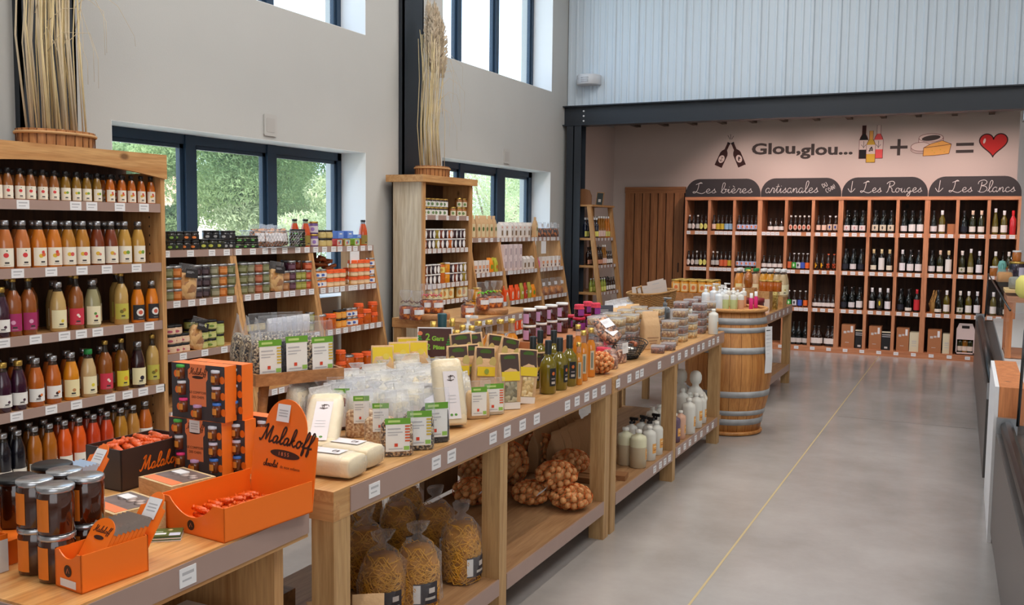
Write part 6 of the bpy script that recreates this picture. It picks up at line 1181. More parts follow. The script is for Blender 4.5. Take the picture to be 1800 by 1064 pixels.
t2 = island('t2', 4.812, 7.42, TZ, ((4.82, 4.90), (6.03, 6.10), (7.27, 7.345)), 'second long pine display table carrying clear snack boxes, ending at the barrel', cards=cy(((1085, 666), (1105, 658), (1119, 652), (1127, 649), (1158, 636), (1181, 627), (1193, 622), (1205, 617), (1216, 613), (1227, 608), (1235, 605), (1246, 601), (1253, 598), (1261, 595))))
for px, sl, x0_ in [(v, .62, 1193) for v in (1193, 1203, 1212, 1222, 1232, 1243, 1252)]+[(v, .7, 1150) for v in (1150, 1160, 1168, 1176)]:
    rr = MB(); price_card(rr, XF+.002, onx(px, (790 if x0_ == 1193 else 830)-(px-x0_)*sl, XF).y, LZ_-.03, .055, .042); rr.build('price_card', t2)
# dark storage panels seen through the table
MB().box(-2.59, -2.56, 4.25, 4.62, LZ_, .74, wood('inner_panel', (126, 92, 60), (100, 70, 44), 'Z')).build('inner_panel', t1)
# front counter for chocolate
FZ = 0.862; fy0, fy1, fxb = 1.335, 2.185, -2.62
ft = empty('display_table', (0, 0, 0)); tag(ft, 'pine counter in the lower left corner carrying orange chocolate boxes', 'table', 'island display tables')
m = MB(); m.box(fxb, XF, fy0, fy1, FZ-.03, FZ, wood('counter_top_pine', (236, 184, 118), (206, 140, 78), 'Y', 1.0, .3)); m.box(XF-.03, XF-.002, fy0+.002, fy1-.002, FZ-.085, FZ-.03, PINE); m.box(fxb, XF-.03, fy0+.002, fy0+.03, FZ-.085, FZ-.03, PINE_X); m.build('table_top', ft)
r = MB(); r.box(XF-.002, XF+.003, fy0+.003, fy1-.003, FZ-.072, FZ-.006, RAIL); price_card(r, XF+.003, onx(328, 1000, XF).y, FZ-.04, .055, .048)
r.box(fxb, XF-.001, fy0-.004, fy0+.002, FZ-.072, FZ-.006, RAIL); price_card(r, onz(33, 1060, .82).x, fy0-.004, FZ-.04, .055, .045, 'y'); r.build('price_rail', ft)
m = MB(); m.box(-2.3, XF-.06, 2.10, 2.14, 0, FZ-.085, PINE_Z); m.build('side_panel', ft); MB().box(-2.5, XF-.12, 1.42, 2.10, 0, .30, wood('counter_plinth', (120, 84, 54), (92, 62, 38), 'Y')).build('plinth', ft)
MB().box(-2.34, -2.30, 1.42, 2.12, 0, FZ-.085, MATS['counter_plinth']).build('back_panel', ft)
WHC = mat('white_gift_card', (226, 224, 222), .5); RS = mat('red_ribbon_print', (222, 62, 30), .5)
for (x, y, w_, d_, h_, lb) in ((-1.90, 1.62, .20, .22, .40, 'large white gift carton with red stripe under the chocolate counter'), (-1.92, 1.92, .16, .14, .30, 'smaller white gift carton with red stripe under the chocolate counter')):
    b = MB(); b.box(-w_/2, w_/2, -d_/2, d_/2, 0, h_, WHC); o = b.build('gift_carton', loc=(x, y, .301)); tag(o, lb, 'carton')
    MB().box(w_/2, w_/2+.001, d_*.18, d_*.30, 0, h_, RS).build('ribbon', o)
# wicker basket on the floor between the tables
WK = mat('wicker', (178, 134, 80), .7, bump=1.0, bscale=120); WKD = mat('dark_wicker', (120, 98, 70), .7, bump=1.0, bscale=120)
def wicker(x, y, z, rx, ry, h, m, label, name='wicker_basket', handle=False, rz=0, flare=1.15):
    b = MB(); n = 40; rows = 16
    for j in range(rows):
        zz = h*(j+.5)/rows; f = 1+(flare-1)*(j/rows); pts = []
        for i in range(n+1):
            a = 2*math.pi*i/n; w_ = 1+.02*math.cos(math.pi*(i+j)*1.0); c_ = math.cos(a); s_ = math.sin(a); p = 2/3.2
            pts.append((rx*f*w_*math.copysign(abs(c_)**p, c_), ry*f*w_*math.copysign(abs(s_)**p, s_), zz))
        b.tube(pts, h/rows*.52, m, 5)
    b.lathe([(0, .004), (.95, .004)], m, 20, sx=rx, sy=ry, cap=False)
    o = b.build(name, loc=(x, y, z), rz=rz); tag(o, label, 'basket')
    rim = MB(); pts = [(rx*flare*1.02*math.copysign(abs(math.cos(a))**.625, math.cos(a)), ry*flare*1.02*math.copysign(abs(math.sin(a))**.625, math.sin(a)), h) for a in [2*math.pi*i/40 for i in range(41)]]
    rim.tube(pts, .009, m, 6); rim.build('rim', o)
    if handle:
        hm = MB(); hm.tube([(0, -ry*flare-.0, h-.01), (0.0, -ry*flare-.035, h+.05), (0.02, -ry*flare+.02, h+.065), (0.03, -ry*flare+.03, h)], .008, m, 6); hm.build('handle', o)
    return o
wicker(-2.42, 2.62, 0.32, .13, .13, .24, WKD, 'grey-brown wicker basket standing beneath the tables, behind the front post')
o = MB().box(-.17, .17, -.17, .17, 0, .31, wood('stool_crate', (150, 112, 74), (116, 84, 52), 'X')).build('wooden_crate', loc=(-2.42, 2.62, 0.0005)); tag(o, 'wooden crate under the wicker basket behind the front post', 'crate')
# ------------------------------------------------------------------ chocolate display
ORG = mat('orange_card', (250, 120, 30), .42, coat=.15); ORGL = mat('orange_card_inside', (240, 92, 12), .5); DKB = mat('dark_brown_print', (60, 32, 24), .6); SLATE = mat('slate_grey_card', (64, 62, 68), .45); PEACH = mat('peach_card', (238, 134, 84), .5)
t = .003
def tray(name, L_, W_, h, label, cat, loc, rz, back=None, notch=True, m=None, dip=.045):
    """open card tray: length along y, width along x, low end at -y; floor, walls, curved front"""
    m = m or ORG; b = MB(); b.box(-W_/2, W_/2, -L_/2, L_/2, 0, t, m); b.box(W_/2-t, W_/2, -L_/2, L_/2, 0, h, m); b.box(-W_/2, -W_/2+t, -L_/2, L_/2, 0, h, m)
    if not back: b.box(-W_/2, W_/2, L_/2-t, L_/2, 0, h, m)
    P_ = [(-W_/2, 0), (W_/2, 0), (W_/2, h)]; n = 14
    if notch:
        for i in range(n+1): u = i/n; P_.append((W_*.34-W_*.68*u, h-dip*(math.sin(math.pi*u)**.8)))
    P_ += [(-W_/2, h)]
    b.prism(P_, t, m, Matrix.Translation((0, -L_/2, 0)))
    o = b.build(name, loc=loc, rz=rz); return tag(o, label, cat)
px_c = Vector((-1.823, 2.012, FZ+.0005)); RZT = math.radians(-6)
big = tray('chocolate_tray', .325, .258, .092, 'large open orange Malakoff tray with tall rounded back card on the front counter', 'display box', px_c, RZT, back=True)
bk = MB(); W_ = .258; P_ = [(-W_/2, 0), (W_/2, 0), (W_/2, .215), (W_*.33, .222)]
P_ += [(W_*.33*math.cos(a), .222+.092*math.sin(a)) for a in [math.pi*i/18 for i in range(1, 18)]]+[(-W_*.33, .222), (-W_/2, .215)]
Mb = Matrix.Translation((0, .325/2-.002, 0)) @ Matrix.Rotation(math.radians(-7), 4, 'X')
bk.prism(P_, t, ORG, Mb); bc = bk.build('back_card', big)
lt = MB(); Ml = Mb @ frame_m((0, -.0004, 0), (1, 0, 0), (0, 0, 1))
script(lt, 'Malakoff', .021, .006, DKB, Ml @ Matrix.Translation((0, .178, 0)) @ Matrix.Rotation(-.04, 4, 'Z'), .3, .0006, 1.25)
disc(lt, 0, .150, .060, .0125, DKB, Ml @ Matrix.Rotation(-.03, 4, 'Z'), .0005, 28)
lt.build('brand_lettering', bc)
for s_, sz, x, y in (('1 8 5 5', .016, 0, .150), ('Le           de mon enfance', .0125, .004, .112)):
    lettering(s_, sz, PEACH if s_[0] == '1' else DKB, Ml @ Matrix.Translation((x, y, .0012)), bc, 'brand_lettering', extrude=.0001)
q = MB(); script(q, 'chocolat', .0085, .0026, DKB, Ml @ Matrix.Translation((-.052, .108, 0)), .25, .0006, 1.0); q.build('brand_lettering', bc)
q = MB(); Mq = Ml @ Matrix.Translation((-.012, .272, .002)) @ Matrix.Rotation(math.radians(-5), 4, 'X'); flat(q, [(-.026, -.026), (.026, -.026), (.026, .026), (-.026, .026)], PAPER, Mq)
for k in range(3): flat(q, [(-.018, .006-.008*k), (.018, .006-.008*k), (.018, .009-.008*k), (-.018, .009-.008*k)], INK, Mq, .001)
q.build('price_tag', bc)
def oval_logo(parent, M, s=1.0):
    q = MB(); disc(q, 0, 0, .014*s, .014*s, DKB, M, .0006, 20); stroke(q, [(-.005*s, -.006*s), (0, .006*s), (.006*s, -.004*s)], .0018*s, PEACH, M, .0012); q.build('logo', parent)
oval_logo(big, frame_m((.0, -.325/2-.0004, .026), (1, 0, 0), (0, 0, 1)))
CAN = mat('orange_twist_wrapper', (240, 96, 22), .28, coat=.4, bump=.5, bscale=200)
cm = MB(); cm.lathe([(0, -.03), (.008, -.027), (.003, -.021), (.0085, -.017), (.0095, 0), (.0085, .017), (.003, .021), (.008, .027), (0, .03)], CAN, 9, cap=False)
cm.v = [(z, y, x+.0) for x, y, z in cm.v]; product('candy', 'wrapped_chocolate', [('wrapped_chocolate', cm)])
Rt = Matrix.Translation(px_c) @ Matrix.Rotation(RZT, 4, 'Z'); R = random.Random(6); n_ = 0
for row in range(9):
    for k in range(3):
        for lay in range(2 if row > 1 else 1):
            p = Rt @ Vector((-.075+.072*k+R.uniform(-.008, .008), -.13+row*.031+R.uniform(-.005, .005), .0135+lay*.019))
            put('candy', p, 'orange twist-wrapped chocolate lying in the large Malakoff tray', 'chocolate', 'wrapped chocolates in the large orange tray', rot=(R.uniform(-.3, .3), R.uniform(-.15, .15), R.uniform(-.35, .35)))
# two narrow boxes of chocolate bars with a rounded back card
SILK = mat('grey_bar_wrap', (160, 146, 138), .35, .3); BLUEW = mat('pale_blue_bar_wrap', (186, 204, 226), .35)
def bar_box(loc, rz, L_, W_, h, label, wrap, nb, lab2, tagc=True):
    b = tray('chocolate_bar_box', L_, W_, h, label, 'display box', loc, rz, notch=True, dip=.016)
    M = Matrix.Translation(loc) @ Matrix.Rotation(rz, 4, 'Z')
    tl = Matrix.Rotation(math.radians(-33), 4, 'X')
    k_ = MB(); P_ = [(-W_*.46, 0), (W_*.46, 0), (W_*.46, .15), (W_*.30, .155)]+[(W_*.30*math.cos(a), .155+.036*math.sin(a)) for a in [math.pi*i/12 for i in range(1, 12)]]+[(-W_*.30, .155), (-W_*.46, .15)]
    Mk = Matrix.Translation((0, L_/2-.030, .008)) @ tl; k_.prism(P_, .003, ORG, Mk); kc = k_.build('back_card', b)
    q = MB(); Mq = Mk @ frame_m((0, -.0015, .148), (1, 0, 0), (0, 0, 1)); flat(q, [(-.024, -.026), (.024, -.026), (.024, .026), (-.024, .026)], PAPER, Mq)
    for j in range(3): flat(q, [(-.016, .008-.008*j), (.016, .008-.008*j), (.016, .011-.008*j), (-.016, .011-.008*j)], INK, Mq, .0008)
    q.build('price_tag', kc)
    oval_logo(b, frame_m((0, -L_/2-.0004, h*.5), (1, 0, 0), (0, 0, 1)))
    q = MB(); flat(q, [(-W_*.3, -.009), (W_*.3, -.009), (W_*.3, .009), (-W_*.3, .009)], PAPER, frame_m((0, -L_/2-.0004, h*.17), (1, 0, 0), (0, 0, 1))); q.build('label', b)
    for j in range(nb):
        mb = MB(); mb.box(-W_*.42, W_*.42, 0, .009, 0, .138, ORG); mb.box(-W_*.43, W_*.43, -.001, .010, .124, .146, wrap)
        if j == 0:
            P2 = [(-W_*.42, 0), (W_*.42, 0), (W_*.42, .125)]+[(W_*.42*math.cos(a), .125+.032*math.sin(a)) for a in [math.pi*i/12 for i in range(1, 12)]]+[(-W_*.42, .125)]
            mb.prism(P2, .002, ORG, Matrix.Translation((0, -.003, 0)))
            Mf = frame_m((0, -.0034, 0), (1, 0, 0), (0, 0, 1)); script(mb, 'Malakoff', .0062, .0016, DKB, Mf @ Matrix.Translation((0, .122, 0)), .3, .0004, 1.2); disc(mb, 0, .110, .018, .005, DKB, Mf, .0005); disc(mb, 0, .042, .010, .008, RED, Mf, .0005); disc(mb, .006, .034, .008, .004, lm((120, 160, 50)), Mf, .0007)
        o = mb.build('chocolate_bar'); o.matrix_world = M @ Matrix.Translation((0, -L_/2+.022+j*.0120, .006)) @ tl
        tag(o, '%s, %s' % (lab2, nth(j, nb, 'near')), 'chocolate bar', 'chocolate bars in the small orange boxes')
    return b
bar_box(Vector((-1.793, 1.524, FZ+.0005)), math.radians(-6), .176, .098, .088, 'narrow open orange box of chocolate bars at the front corner of the counter', SILK, 8, 'orange chocolate bar with grey wrapper, front box')
pb = onz(178, 905, FZ); 
bar_box(Vector((-2.32, 1.82, FZ+.0005)), math.radians(-6), .17, .098, .10, 'narrow orange box of pale-wrapped chocolate bars behind the jars', BLUEW, 8, 'orange chocolate bar with pale blue wrapper, rear box')
# jars of chocolate spread
jar('spread', .0405, .112, (66, 28, 10), SILVER, (236, 128, 34), lidh=.013, lz=(.10, .86), arc=(-118, -66), rough=.12, noise=.15, lidr=1.03)
jar('spread_blk', .050, .125, (60, 24, 8), BLACK, (240, 160, 150), lidh=.014, lz=(.3, .86), arc=(-2, 20), rough=.12, noise=.15, lidr=1.03)
gs = 'jars of chocolate spread'
for k, (x, y, lb) in enumerate(((-1.885, 1.475, 'front right'), (-1.972, 1.487, 'front left'), (-1.893, 1.566, 'rear right'), (-1.982, 1.577, 'rear left'))):
    for q_ in range(2): put('spread', (x, y, FZ+.0005+q_*.1126), 'silver-lidded jar of chocolate spread, %s stack, %s' % (lb, ('bottom', 'top')[q_]), 'jar', gs, rz=random.uniform(-.1, .1))
for k, (px, py) in enumerate(((10, 835), (53, 815), (98, 800))):
    p = onz(px, py-2, 1.06); 
    put('spread_blk', (-2.13-.03*k, [1.452, 1.575, 1.705][k], FZ+.06+.0005), 'black-lidded jar of chocolate spread, %s, behind the silver-lidded stack' % nth(k, 3), 'jar', gs)
o = MB().box(-.11, .11, -.20, .20, 0, .0595, ORG).build('carton_stand', loc=(-2.17, 1.58, FZ+.0004)); tag(o, 'flat orange carton under the black-lidded jars', 'carton')
b = tray('chocolate_tray', .12, .13, .09, 'grey and orange carton cut off by the left edge, beside the silver-lidded jars', 'display box', Vector((-2.10, 1.40, FZ+.0005)), math.radians(-4), m=ORG, notch=False)
q = MB(); Mq = frame_m((0, -.0604, .0), (1, 0, 0), (0, 0, 1)); flat(q, [(-.065, 0), (.065, 0), (.065, .055), (-.065, .055)], SLATE, Mq); flat(q, [(-.02, .005), (.04, .005), (.04, .016), (-.02, .016)], PAPER, Mq, .001); disc(q, -.01, .035, .012, .012, ORG, Mq, .001); q.build('label', b)
MB().box(.065, .0655, -.06, .06, 0, .078, WHC).build('side_card', b)
# brown carton with Malakoff lettering full of candies
b = MB(); BRC = mat('dark_brown_card', (62, 44, 38), .5); w_, d_, h_ = .27, .16, .13
b.box(-w_/2, w_/2, -d_/2, d_/2, 0, .004, BRC); b.box(-w_/2, w_/2, -d_/2, -d_/2+.004, 0, h_, BRC); b.box(-w_/2, w_/2, d_/2-.004, d_/2, 0, h_, BRC); b.box(-w_/2, -w_/2+.004, -d_/2, d_/2, 0, h_, SLATE); b.box(w_/2-.004, w_/2, -d_/2, d_/2, 0, h_, BRC)
bl = onz(217, 866, FZ)+Vector((-.08, .135, .0005)); br = b.build('chocolate_carton', loc=bl, rz=math.radians(88)); tag(br, 'dark brown Malakoff carton full of orange twist-wrapped candies behind the photo boxes', 'display box')
q = MB(); script(q, 'Malakoff', .0185, .005, ORG, frame_m((.02, -d_/2-.0004, .05), (1, 0, 0), (0, 0, 1)), .3, .0006, 1.15); q.build('brand_lettering', br)
cm.v = [(a*1.9, b*1.9, c*1.6) for a, b, c in cm.v]; product('bigcandy', 'wrapped_chocolate', [('wrapped_chocolate', cm)])
Mx = Matrix.Translation(bl) @ Matrix.Rotation(math.radians(88), 4, 'Z')
for k in range(14):
    p = Mx @ Vector((-.10+.033*(k % 7), -.03+.055*(k//7), .115+.006*(k % 3))); put('bigcandy', p, 'long orange wrapped chocolate in the brown Malakoff carton', 'chocolate', 'wrapped chocolates in the brown carton', rot=(R.uniform(-.3, .3), R.uniform(-.3, .3), R.uniform(-.5, .5)), sc=.75)
# frames with old photographs: flat wooden boxes
PHOTO = mat('old_photo_print', (120, 104, 100), .4, noise=.6, nscale=40); FW = wood('pale_frame_wood', (232, 206, 160), (212, 180, 130), 'X', 2)
def photo_box(x, y, rz, label, w_=.15, d_=.15, h_=.09):
    b = MB(); b.box(-w_/2, w_/2, -d_/2, d_/2, 0, h_, FW); o = b.build('photo_box', loc=(x, y, FZ+.0005), rz=rz); tag(o, label, 'gift box', 'wooden photo boxes')
    q = MB(); q.box(-w_/2+.010, w_/2-.010, -d_/2+.045, d_/2-.010, h_, h_+.001, PHOTO); q.box(-w_/2+.010, w_/2-.010, -d_/2+.010, -d_/2+.045, h_, h_+.001, PEACH)
    for k in range(5): q.lathe([(.0, 0), (.016, .0004), (0, .0006)], mat('old_photo_pale', (196, 176, 168), .5), 10, (-.03+.02*k, .02+.012*(k % 2), h_+.001), cap=False)
    q.build('photo_lid', o)
    q = MB(); q.box(-.024, .024, -.016, .016, 0, .003, PAPER); c_ = q.build('price_tag', o); c_.location = (-.03, .03, h_+.0015)
    return o
photo_box(-2.035, 1.80, math.radians(-12), 'pale wooden box with an old photograph on the lid, nearer the bar box', .17, .15, .075); photo_box(-2.10, 2.06, math.radians(-12), 'pale wooden box with an old photograph on the lid, nearer the gift sets', .17, .15, .075); photo_box(-2.07, 1.64, math.radians(-12), 'wooden photo box, lower and mostly hidden behind the jars', .14, .12, .05)
# booklets
b = MB()
for k in range(5): b.box(-.038, .038, -.032, .032, k*.0032, k*.0032+.0028, [PAPER, mat('booklet_teal', (70, 110, 90), .4)][k % 2] if k < 4 else mat('booklet_green', (84, 104, 54), .3))
p = onz(294, 946, FZ); o = b.build('booklet_pile', loc=(p.x, p.y, FZ+.0005), rz=math.radians(38)); tag(o, 'small pile of green booklets lying on the counter before the large tray', 'booklet')
q = MB(); q.box(-.032, .0, -.02, -.008, .0158, .0162, PAPER); q.box(-.032, -.01, .0, .005, .0158, .0162, lm((200, 210, 180))); q.box(.008, .036, -.032, -.010, .0158, .0163, mat('booklet_pale', (206, 210, 230), .4)); q.lathe([(0, 0), (.008, 0), (0, .001)], lm((226, 210, 150)), 10, (.006, .016, .0158), cap=False); q.build('cover_print', o)
# gift sets: boxes standing on edge, two high, three deep
def gift_set(x, y, z, rz, label, tagc=False):
    w_, d_, h_ = .225, .052, .180; b = MB(); b.box(-w_/2, w_/2, 0, d_, 0, h_, ORG); o = b.build('gift_set_box', loc=(x, y, z), rz=rz); tag(o, label, 'gift box', 'Malakoff jar gift sets')
    q = MB(); M = frame_m((0, -.0003, 0), (1, 0, 0), (0, 0, 1)); flat(q, [(-w_/2, 0), (w_/2, 0), (w_/2, h_), (-w_/2, h_)], SLATE, M)
    flat(q, [(-.035, .045), (.035, .045), (.035, .125), (.042, .135), (.042, .16), (.032, .168), (.034, .180), (-.034, .180), (-.032, .168), (-.042, .16), (-.042, .135), (-.035, .125)], PEACH, M, .0007)
    script(q, 'Malakoff', .0088, .0018, DKB, M @ Matrix.Translation((0, .147, 0)), .3, .0011, 1.0); disc(q, 0, .138, .024, .005, DKB, M, .0011); 
    q.build('printed_front', o)
    lettering('LE COMPTOIR', .011, DKB, M @ Matrix.Translation((0, .088, .0012)), o, 'brand_lettering', extrude=.0001); lettering('DES CHEFS', .011, DKB, M @ Matrix.Translation((0, .073, .0012)), o, 'brand_lettering', extrude=.0001)
    for k, (jx, jz, lc) in enumerate(((-.070, .130, (70, 160, 60)), (-.066, .078, (200, 200, 206)), (-.060, .022, (226, 50, 120)), (.0, .004, (190, 150, 190)), (.078, .122, (200, 200, 210)), (.080, .070, (206, 196, 214)), (.082, .018, (60, 110, 190)))):
        j_ = MB(); j_.lathe([(0, 0), (.015, 0), (.0155, .035), (.013, .037)], mat('tiny_jar_fill', (110, 56, 28), .2, coat=.5), 10, (jx, -.002, jz), cap=False); j_.lathe([(.0155, .037), (.0155, .045), (0, .0455)], lm(lc), 10, (jx, -.002, jz), cap=False)
        j_.patch(.016, jz+.008, jz+.028, -130, -60, lm((226, 150, 60)), 4, (jx, -.002)); j_.build('sample_jar', o)
        q2 = MB(); disc(q2, jx+(-.022 if jx < .02 else .024), jz+.014, .0105, .0125, ORG, M, .0006, 16); q2.build('round_sticker', o)
    if tagc:
        q = MB(); flat(q, [(-.022, .138), (.022, .138), (.022, .178), (-.022, .178)], PAPER, M, .002)
        for k in range(3): flat(q, [(-.015, .165-.008*k), (.015, .165-.008*k), (.015, .168-.008*k), (-.015, .168-.008*k)], INK, M, .0026)
        q.build('price_tag', o)
    return o
gx, gy = -2.225, 2.262
for (dx, dy, lv, lb, tg) in ((0, 0, 0, 'front bottom Malakoff gift set with white price tag', True), (.04, .062, 0, 'second bottom Malakoff gift set, partly hidden', False), (.08, .14, 0, 'third bottom Malakoff gift set seen only by its orange edge', False), (.012, 0.004, 1, 'top front Malakoff gift set box of small jars', False), (.03, .062, 1, 'top rear Malakoff gift set box behind the front one', False)):
    gift_set(gx+dx, gy+dy, TZ*0+FZ+.0005+lv*.1806 if gy+dy < 2.18 else TZ+.0005+lv*.1806, math.radians(0), lb, tg)
# ------------------------------------------------------------------ goods on the tables
RICE = mat('white_rice', (240, 230, 204), .6, noise=.06, nscale=300, bump=.5, bscale=500); BRICE = grains('red_rice', [(120, 62, 52), (150, 84, 66), (92, 46, 42)], 260); MIX = grains('cereal_mix', [(206, 172, 130), (120, 88, 62), (62, 50, 44), (228, 206, 170), (150, 110, 76)], 150); DMIX = grains('dark_mix', [(50, 46, 48), (180, 160, 130), (96, 80, 66), (214, 196, 160)], 150); BLKG = grains('black_lentils', [(40, 40, 44), (58, 58, 62), (30, 30, 34)], 220); FLAKE = grains('flakes', [(214, 176, 134), (184, 140, 100), (232, 204, 164)], 120); BEIGE = mat('semolina', (226, 190, 140), .7, bump=.3, bscale=300)
HG = (106, 166, 48)
bag('rice_up', .115, .08, .19, RICE, .84, RFILM, (226, 222, 218), 21, name='rice_bag', labz=(.15, .55), labw=.5); bag('rice_tw', .12, .085, .20, RICE, .76, CELLO_TOP, None, 22, top='twist', name='rice_bag'); bag('rrice', .12, .085, .19, BRICE, .72, CELLO, (228, 222, 220), 23, top='twist', name='red_rice_bag', labz=(.08, .5), labw=.5)
bag('mix_lab', .115, .055, .205, MIX, .62, CELLO, (238, 238, 234), 31, name='grain_bag', head=HG, stripe=(214, 96, 50), labz=(.10, .66), labw=.74); bag('dmix_lab', .115, .055, .205, DMIX, .66, CELLO, (238, 238, 234), 32, name='grain_bag', head=HG, stripe=(206, 176, 60), labz=(.10, .70), labw=.74); bag('blk_lab', .115, .055, .205, BLKG, .66, CELLO, (238, 238, 234), 33, name='grain_bag', head=HG, labz=(.12, .74), labw=.74); bag('flake_lab', .115, .055, .205, FLAKE, .52, CELLO, (238, 238, 234), 34, name='grain_bag', head=HG, labz=(.28, .78), labw=.5)
bag('white_lab', .105, .05, .16, RICE, .75, CELLO, (238, 238, 234), 35, name='grain_bag', head=HG, stripe=(214, 96, 50), labz=(.10, .84), labw=.78); bag('beige_lab', .105, .05, .16, BEIGE, .75, CELLO, (238, 238, 234), 36, name='grain_bag', head=HG, labz=(.10, .84), labw=.62)
bag('mix_plain', .12, .06, .215, DMIX, .64, CELLO, None, 37, name='grain_bag')
A45 = math.radians(-48)
def atz(px, py, z=TZ): return onz(px, py, z)
gg = 'grain bags along the table front'
# front row: position of the foot of each bag in the picture
for px, py, key, w_, rz in ((706, 806, 'mix_lab', 'grain bag with green header and orange stripes, nearest the lying rice sacks', -50), (744, 795, 'dmix_lab', 'grain bag with green header and yellow stripes at the table front', -50), (772, 782, 'blk_lab', 'black lentil bag with green header at the table front', -42)):
    p = atz(px, py); put(key, (p.x-.04, p.y+.03, TZ+.0005), w_, 'grain bag', gg, rz=math.radians(rz), sc=1.0)
for px, py, key, w_ in ((668, 790, 'flake_lab', 'flake bag with green header, third behind the rice sacks'), (634, 774, 'flake_lab', 'flake bag with green header, second behind the rice sacks'), (600, 758, 'flake_lab', 'flake bag with green header, first behind the rice sacks')):
    p = onz(px, py-3, TZ); put(key, (p.x-.02, p.y+.03, TZ+.0005), w_, 'grain bag', gg, rz=math.radians(-52))
for px, py, key, w_ in ((846, 738, 'beige_lab', 'low bag with green header right of the leaning rice sack'), (872, 731, 'white_lab', 'low white bag with green header beside the kraft pasta bags')):
    p = atz(px, py); put(key, (p.x-.03, p.y+.02, TZ+.0005), w_, 'grain bag', gg, rz=math.radians(-46))
# lying rice sacks
def sack(key, L_, W_, H_, seed):
    b = MB(); R = random.Random(seed); n = 20; vs = []; secs = []
    loft(b, [(-L_*.5, W_*.42, H_*.40, 4), (-L_*.47, W_*.48, H_*.47, 4), (-L_*.3, W_*.5, H_*.5, 3.4), (0, W_*.5, H_*.5, 3.2), (L_*.3, W_*.5, H_*.49, 3.4), (L_*.47, W_*.47, H_*.46, 4), (L_*.5, W_*.41, H_*.38, 4)], mat('packed_rice', (234, 217, 182), .45, coat=.25, noise=.05, nscale=300, bump=.25, bscale=40), 28, .012, seed)
    f = MB(); loft(f, [(-L_*.505, W_*.44, H_*.42, 4), (-L_*.3, W_*.52, H_*.52, 3.4), (0, W_*.515, H_*.52, 3.2), (L_*.3, W_*.52, H_*.52, 3.4), (L_*.505, W_*.43, H_*.41, 4)], CELLO, 28, .012, seed+1)
    l = MB(); X = H_*.52+.001; l.add([(X, -W_*.24, -L_*.42), (X, W_*.24, -L_*.42), (X, W_*.24, L_*.30), (X, -W_*.24, L_*.30)], [(0, 1, 2, 3)], lm((228, 222, 224)))
    M = frame_m((X+.0004, 0, 0), (0, 1, 0), (0, 0, 1)); stroke(l, [(0, L_*.15), (0, L_*.24)], .003, DKB, M); stroke(l, [(-.014, L_*.17), (0, L_*.155), (.014, L_*.17)], .003, DKB, M); stroke(l, [(-.01, L_*.22), (.01, L_*.22)], .003, DKB, M)
    stroke(l, [(.006+.012*math.cos(a), L_*.19+.012*math.sin(a)) for a in [i*.4 for i in range(12)]], .002, DKB, M)
    disc(l, -.01, -L_*.36, .006, .005, lm((90, 150, 60)), M); disc(l, .008, -L_*.36, .006, .005, lm((90, 150, 60)), M)
    for k in range(3): flat(l, [(-W_*.16, -.02-.014*k), (W_*.12, -.02-.014*k), (W_*.12, -.018-.014*k), (-W_*.16, -.018-.014*k)], INK, M)
    return product(key, 'rice_sack', [('rice_sack', b), ('film', f), ('label', l)])
sack('sack', .27, .125, .075, 3)
gs2 = 'vacuum-packed rice sacks'
# lying: local z runs along the sack -> turn it level
def place_sack(loc, heading, lean, label, roll=0):
    """lean 90 = lying flat with the label up, heading = direction of the head end"""
    M = Matrix.Translation(loc) @ Matrix.Rotation(math.radians(heading), 4, 'Z') @ Matrix.Rotation(math.radians(-lean), 4, 'Y') @ Matrix.Rotation(math.radians(roll), 4, 'Z')
    o = put('sack', (0, 0, 0), label, 'rice sack', gs2); o.matrix_world = M; return o
place_sack((-1.872, 2.465, TZ+.040), 180+4, 90, 'rice sack lying flat at the very front end of the long table', 0)
place_sack((-1.895, 2.605, TZ+.040), 180+2, 90, 'rice sack lying flat second from the front end of the long table', 0)
place_sack((-2.18, 2.47, TZ+.040), 184, 90, 'rice sack lying behind the tall orange back card')
place_sack(onz(568, 748, TZ+.11), -62, 58, 'rice sack leaning with its head up between orange back card and grain bags')
p = atz(812, 757); place_sack((p.x-.09, p.y+.05, TZ+.137), -42, 20, 'large rice sack leaning upright at the table front left of the low bags')
p = atz(792, 757); place_sack((p.x-.13, p.y+.03, TZ+.09), -60, 55, 'rice sack leaning behind the large upright rice sack')
# clouds of clear bags behind
R = random.Random(12); k = 0
for row, xx in enumerate((-1.97, -2.11, -2.25, -2.40)):
    for j in range(13):
        yy = 2.95+j*.105+(row % 2)*.05
        if row == 0 and (j < 1 or j > 6): continue
        if yy > (3.62, 3.75, 3.95, 4.2)[row]: continue
        put('rice_up' if R.random() < .6 else 'rice_tw', (xx+R.uniform(-.015, .015), yy, TZ+.0005), 'clear bag of white rice, %s, %s row behind the grain bags' % (nth(j, 14, 'near'), ['front', 'second', 'third', 'rear'][row]), 'rice bag', 'clear rice bags heaped on the first table', rz=R.uniform(-1.2, .1), sc=R.uniform(.92, 1.03)); k += 1
for j, (px, py) in enumerate(((566, 712), (590, 715), (616, 712), (640, 706), (602, 700), (578, 700))):
    p = onz(px, py, .97); put('rrice', (p.x, p.y, TZ+.0005), 'clear bag of dark red rice beside the tray stand leg, %s' % (nth(j, 4) if j < 4 else ('rear right', 'rear left')[j-4]), 'rice bag', 'clear bags of red rice', rz=R.uniform(-1.0, 0))
for j, (px, py) in enumerate(((652, 748), (684, 752), (714, 745), (742, 738), (770, 730), (690, 722), (720, 716), (748, 712))):
    p = onz(px, py, .90); put('rice_tw', (p.x-.03, p.y+.05, TZ+.0005), 'crumpled clear bag of white rice right behind the front grain bags, %s' % nth(j, 8), 'rice bag', 'clear rice bags heaped on the first table', rz=R.uniform(-1.2, .1), sc=.95)
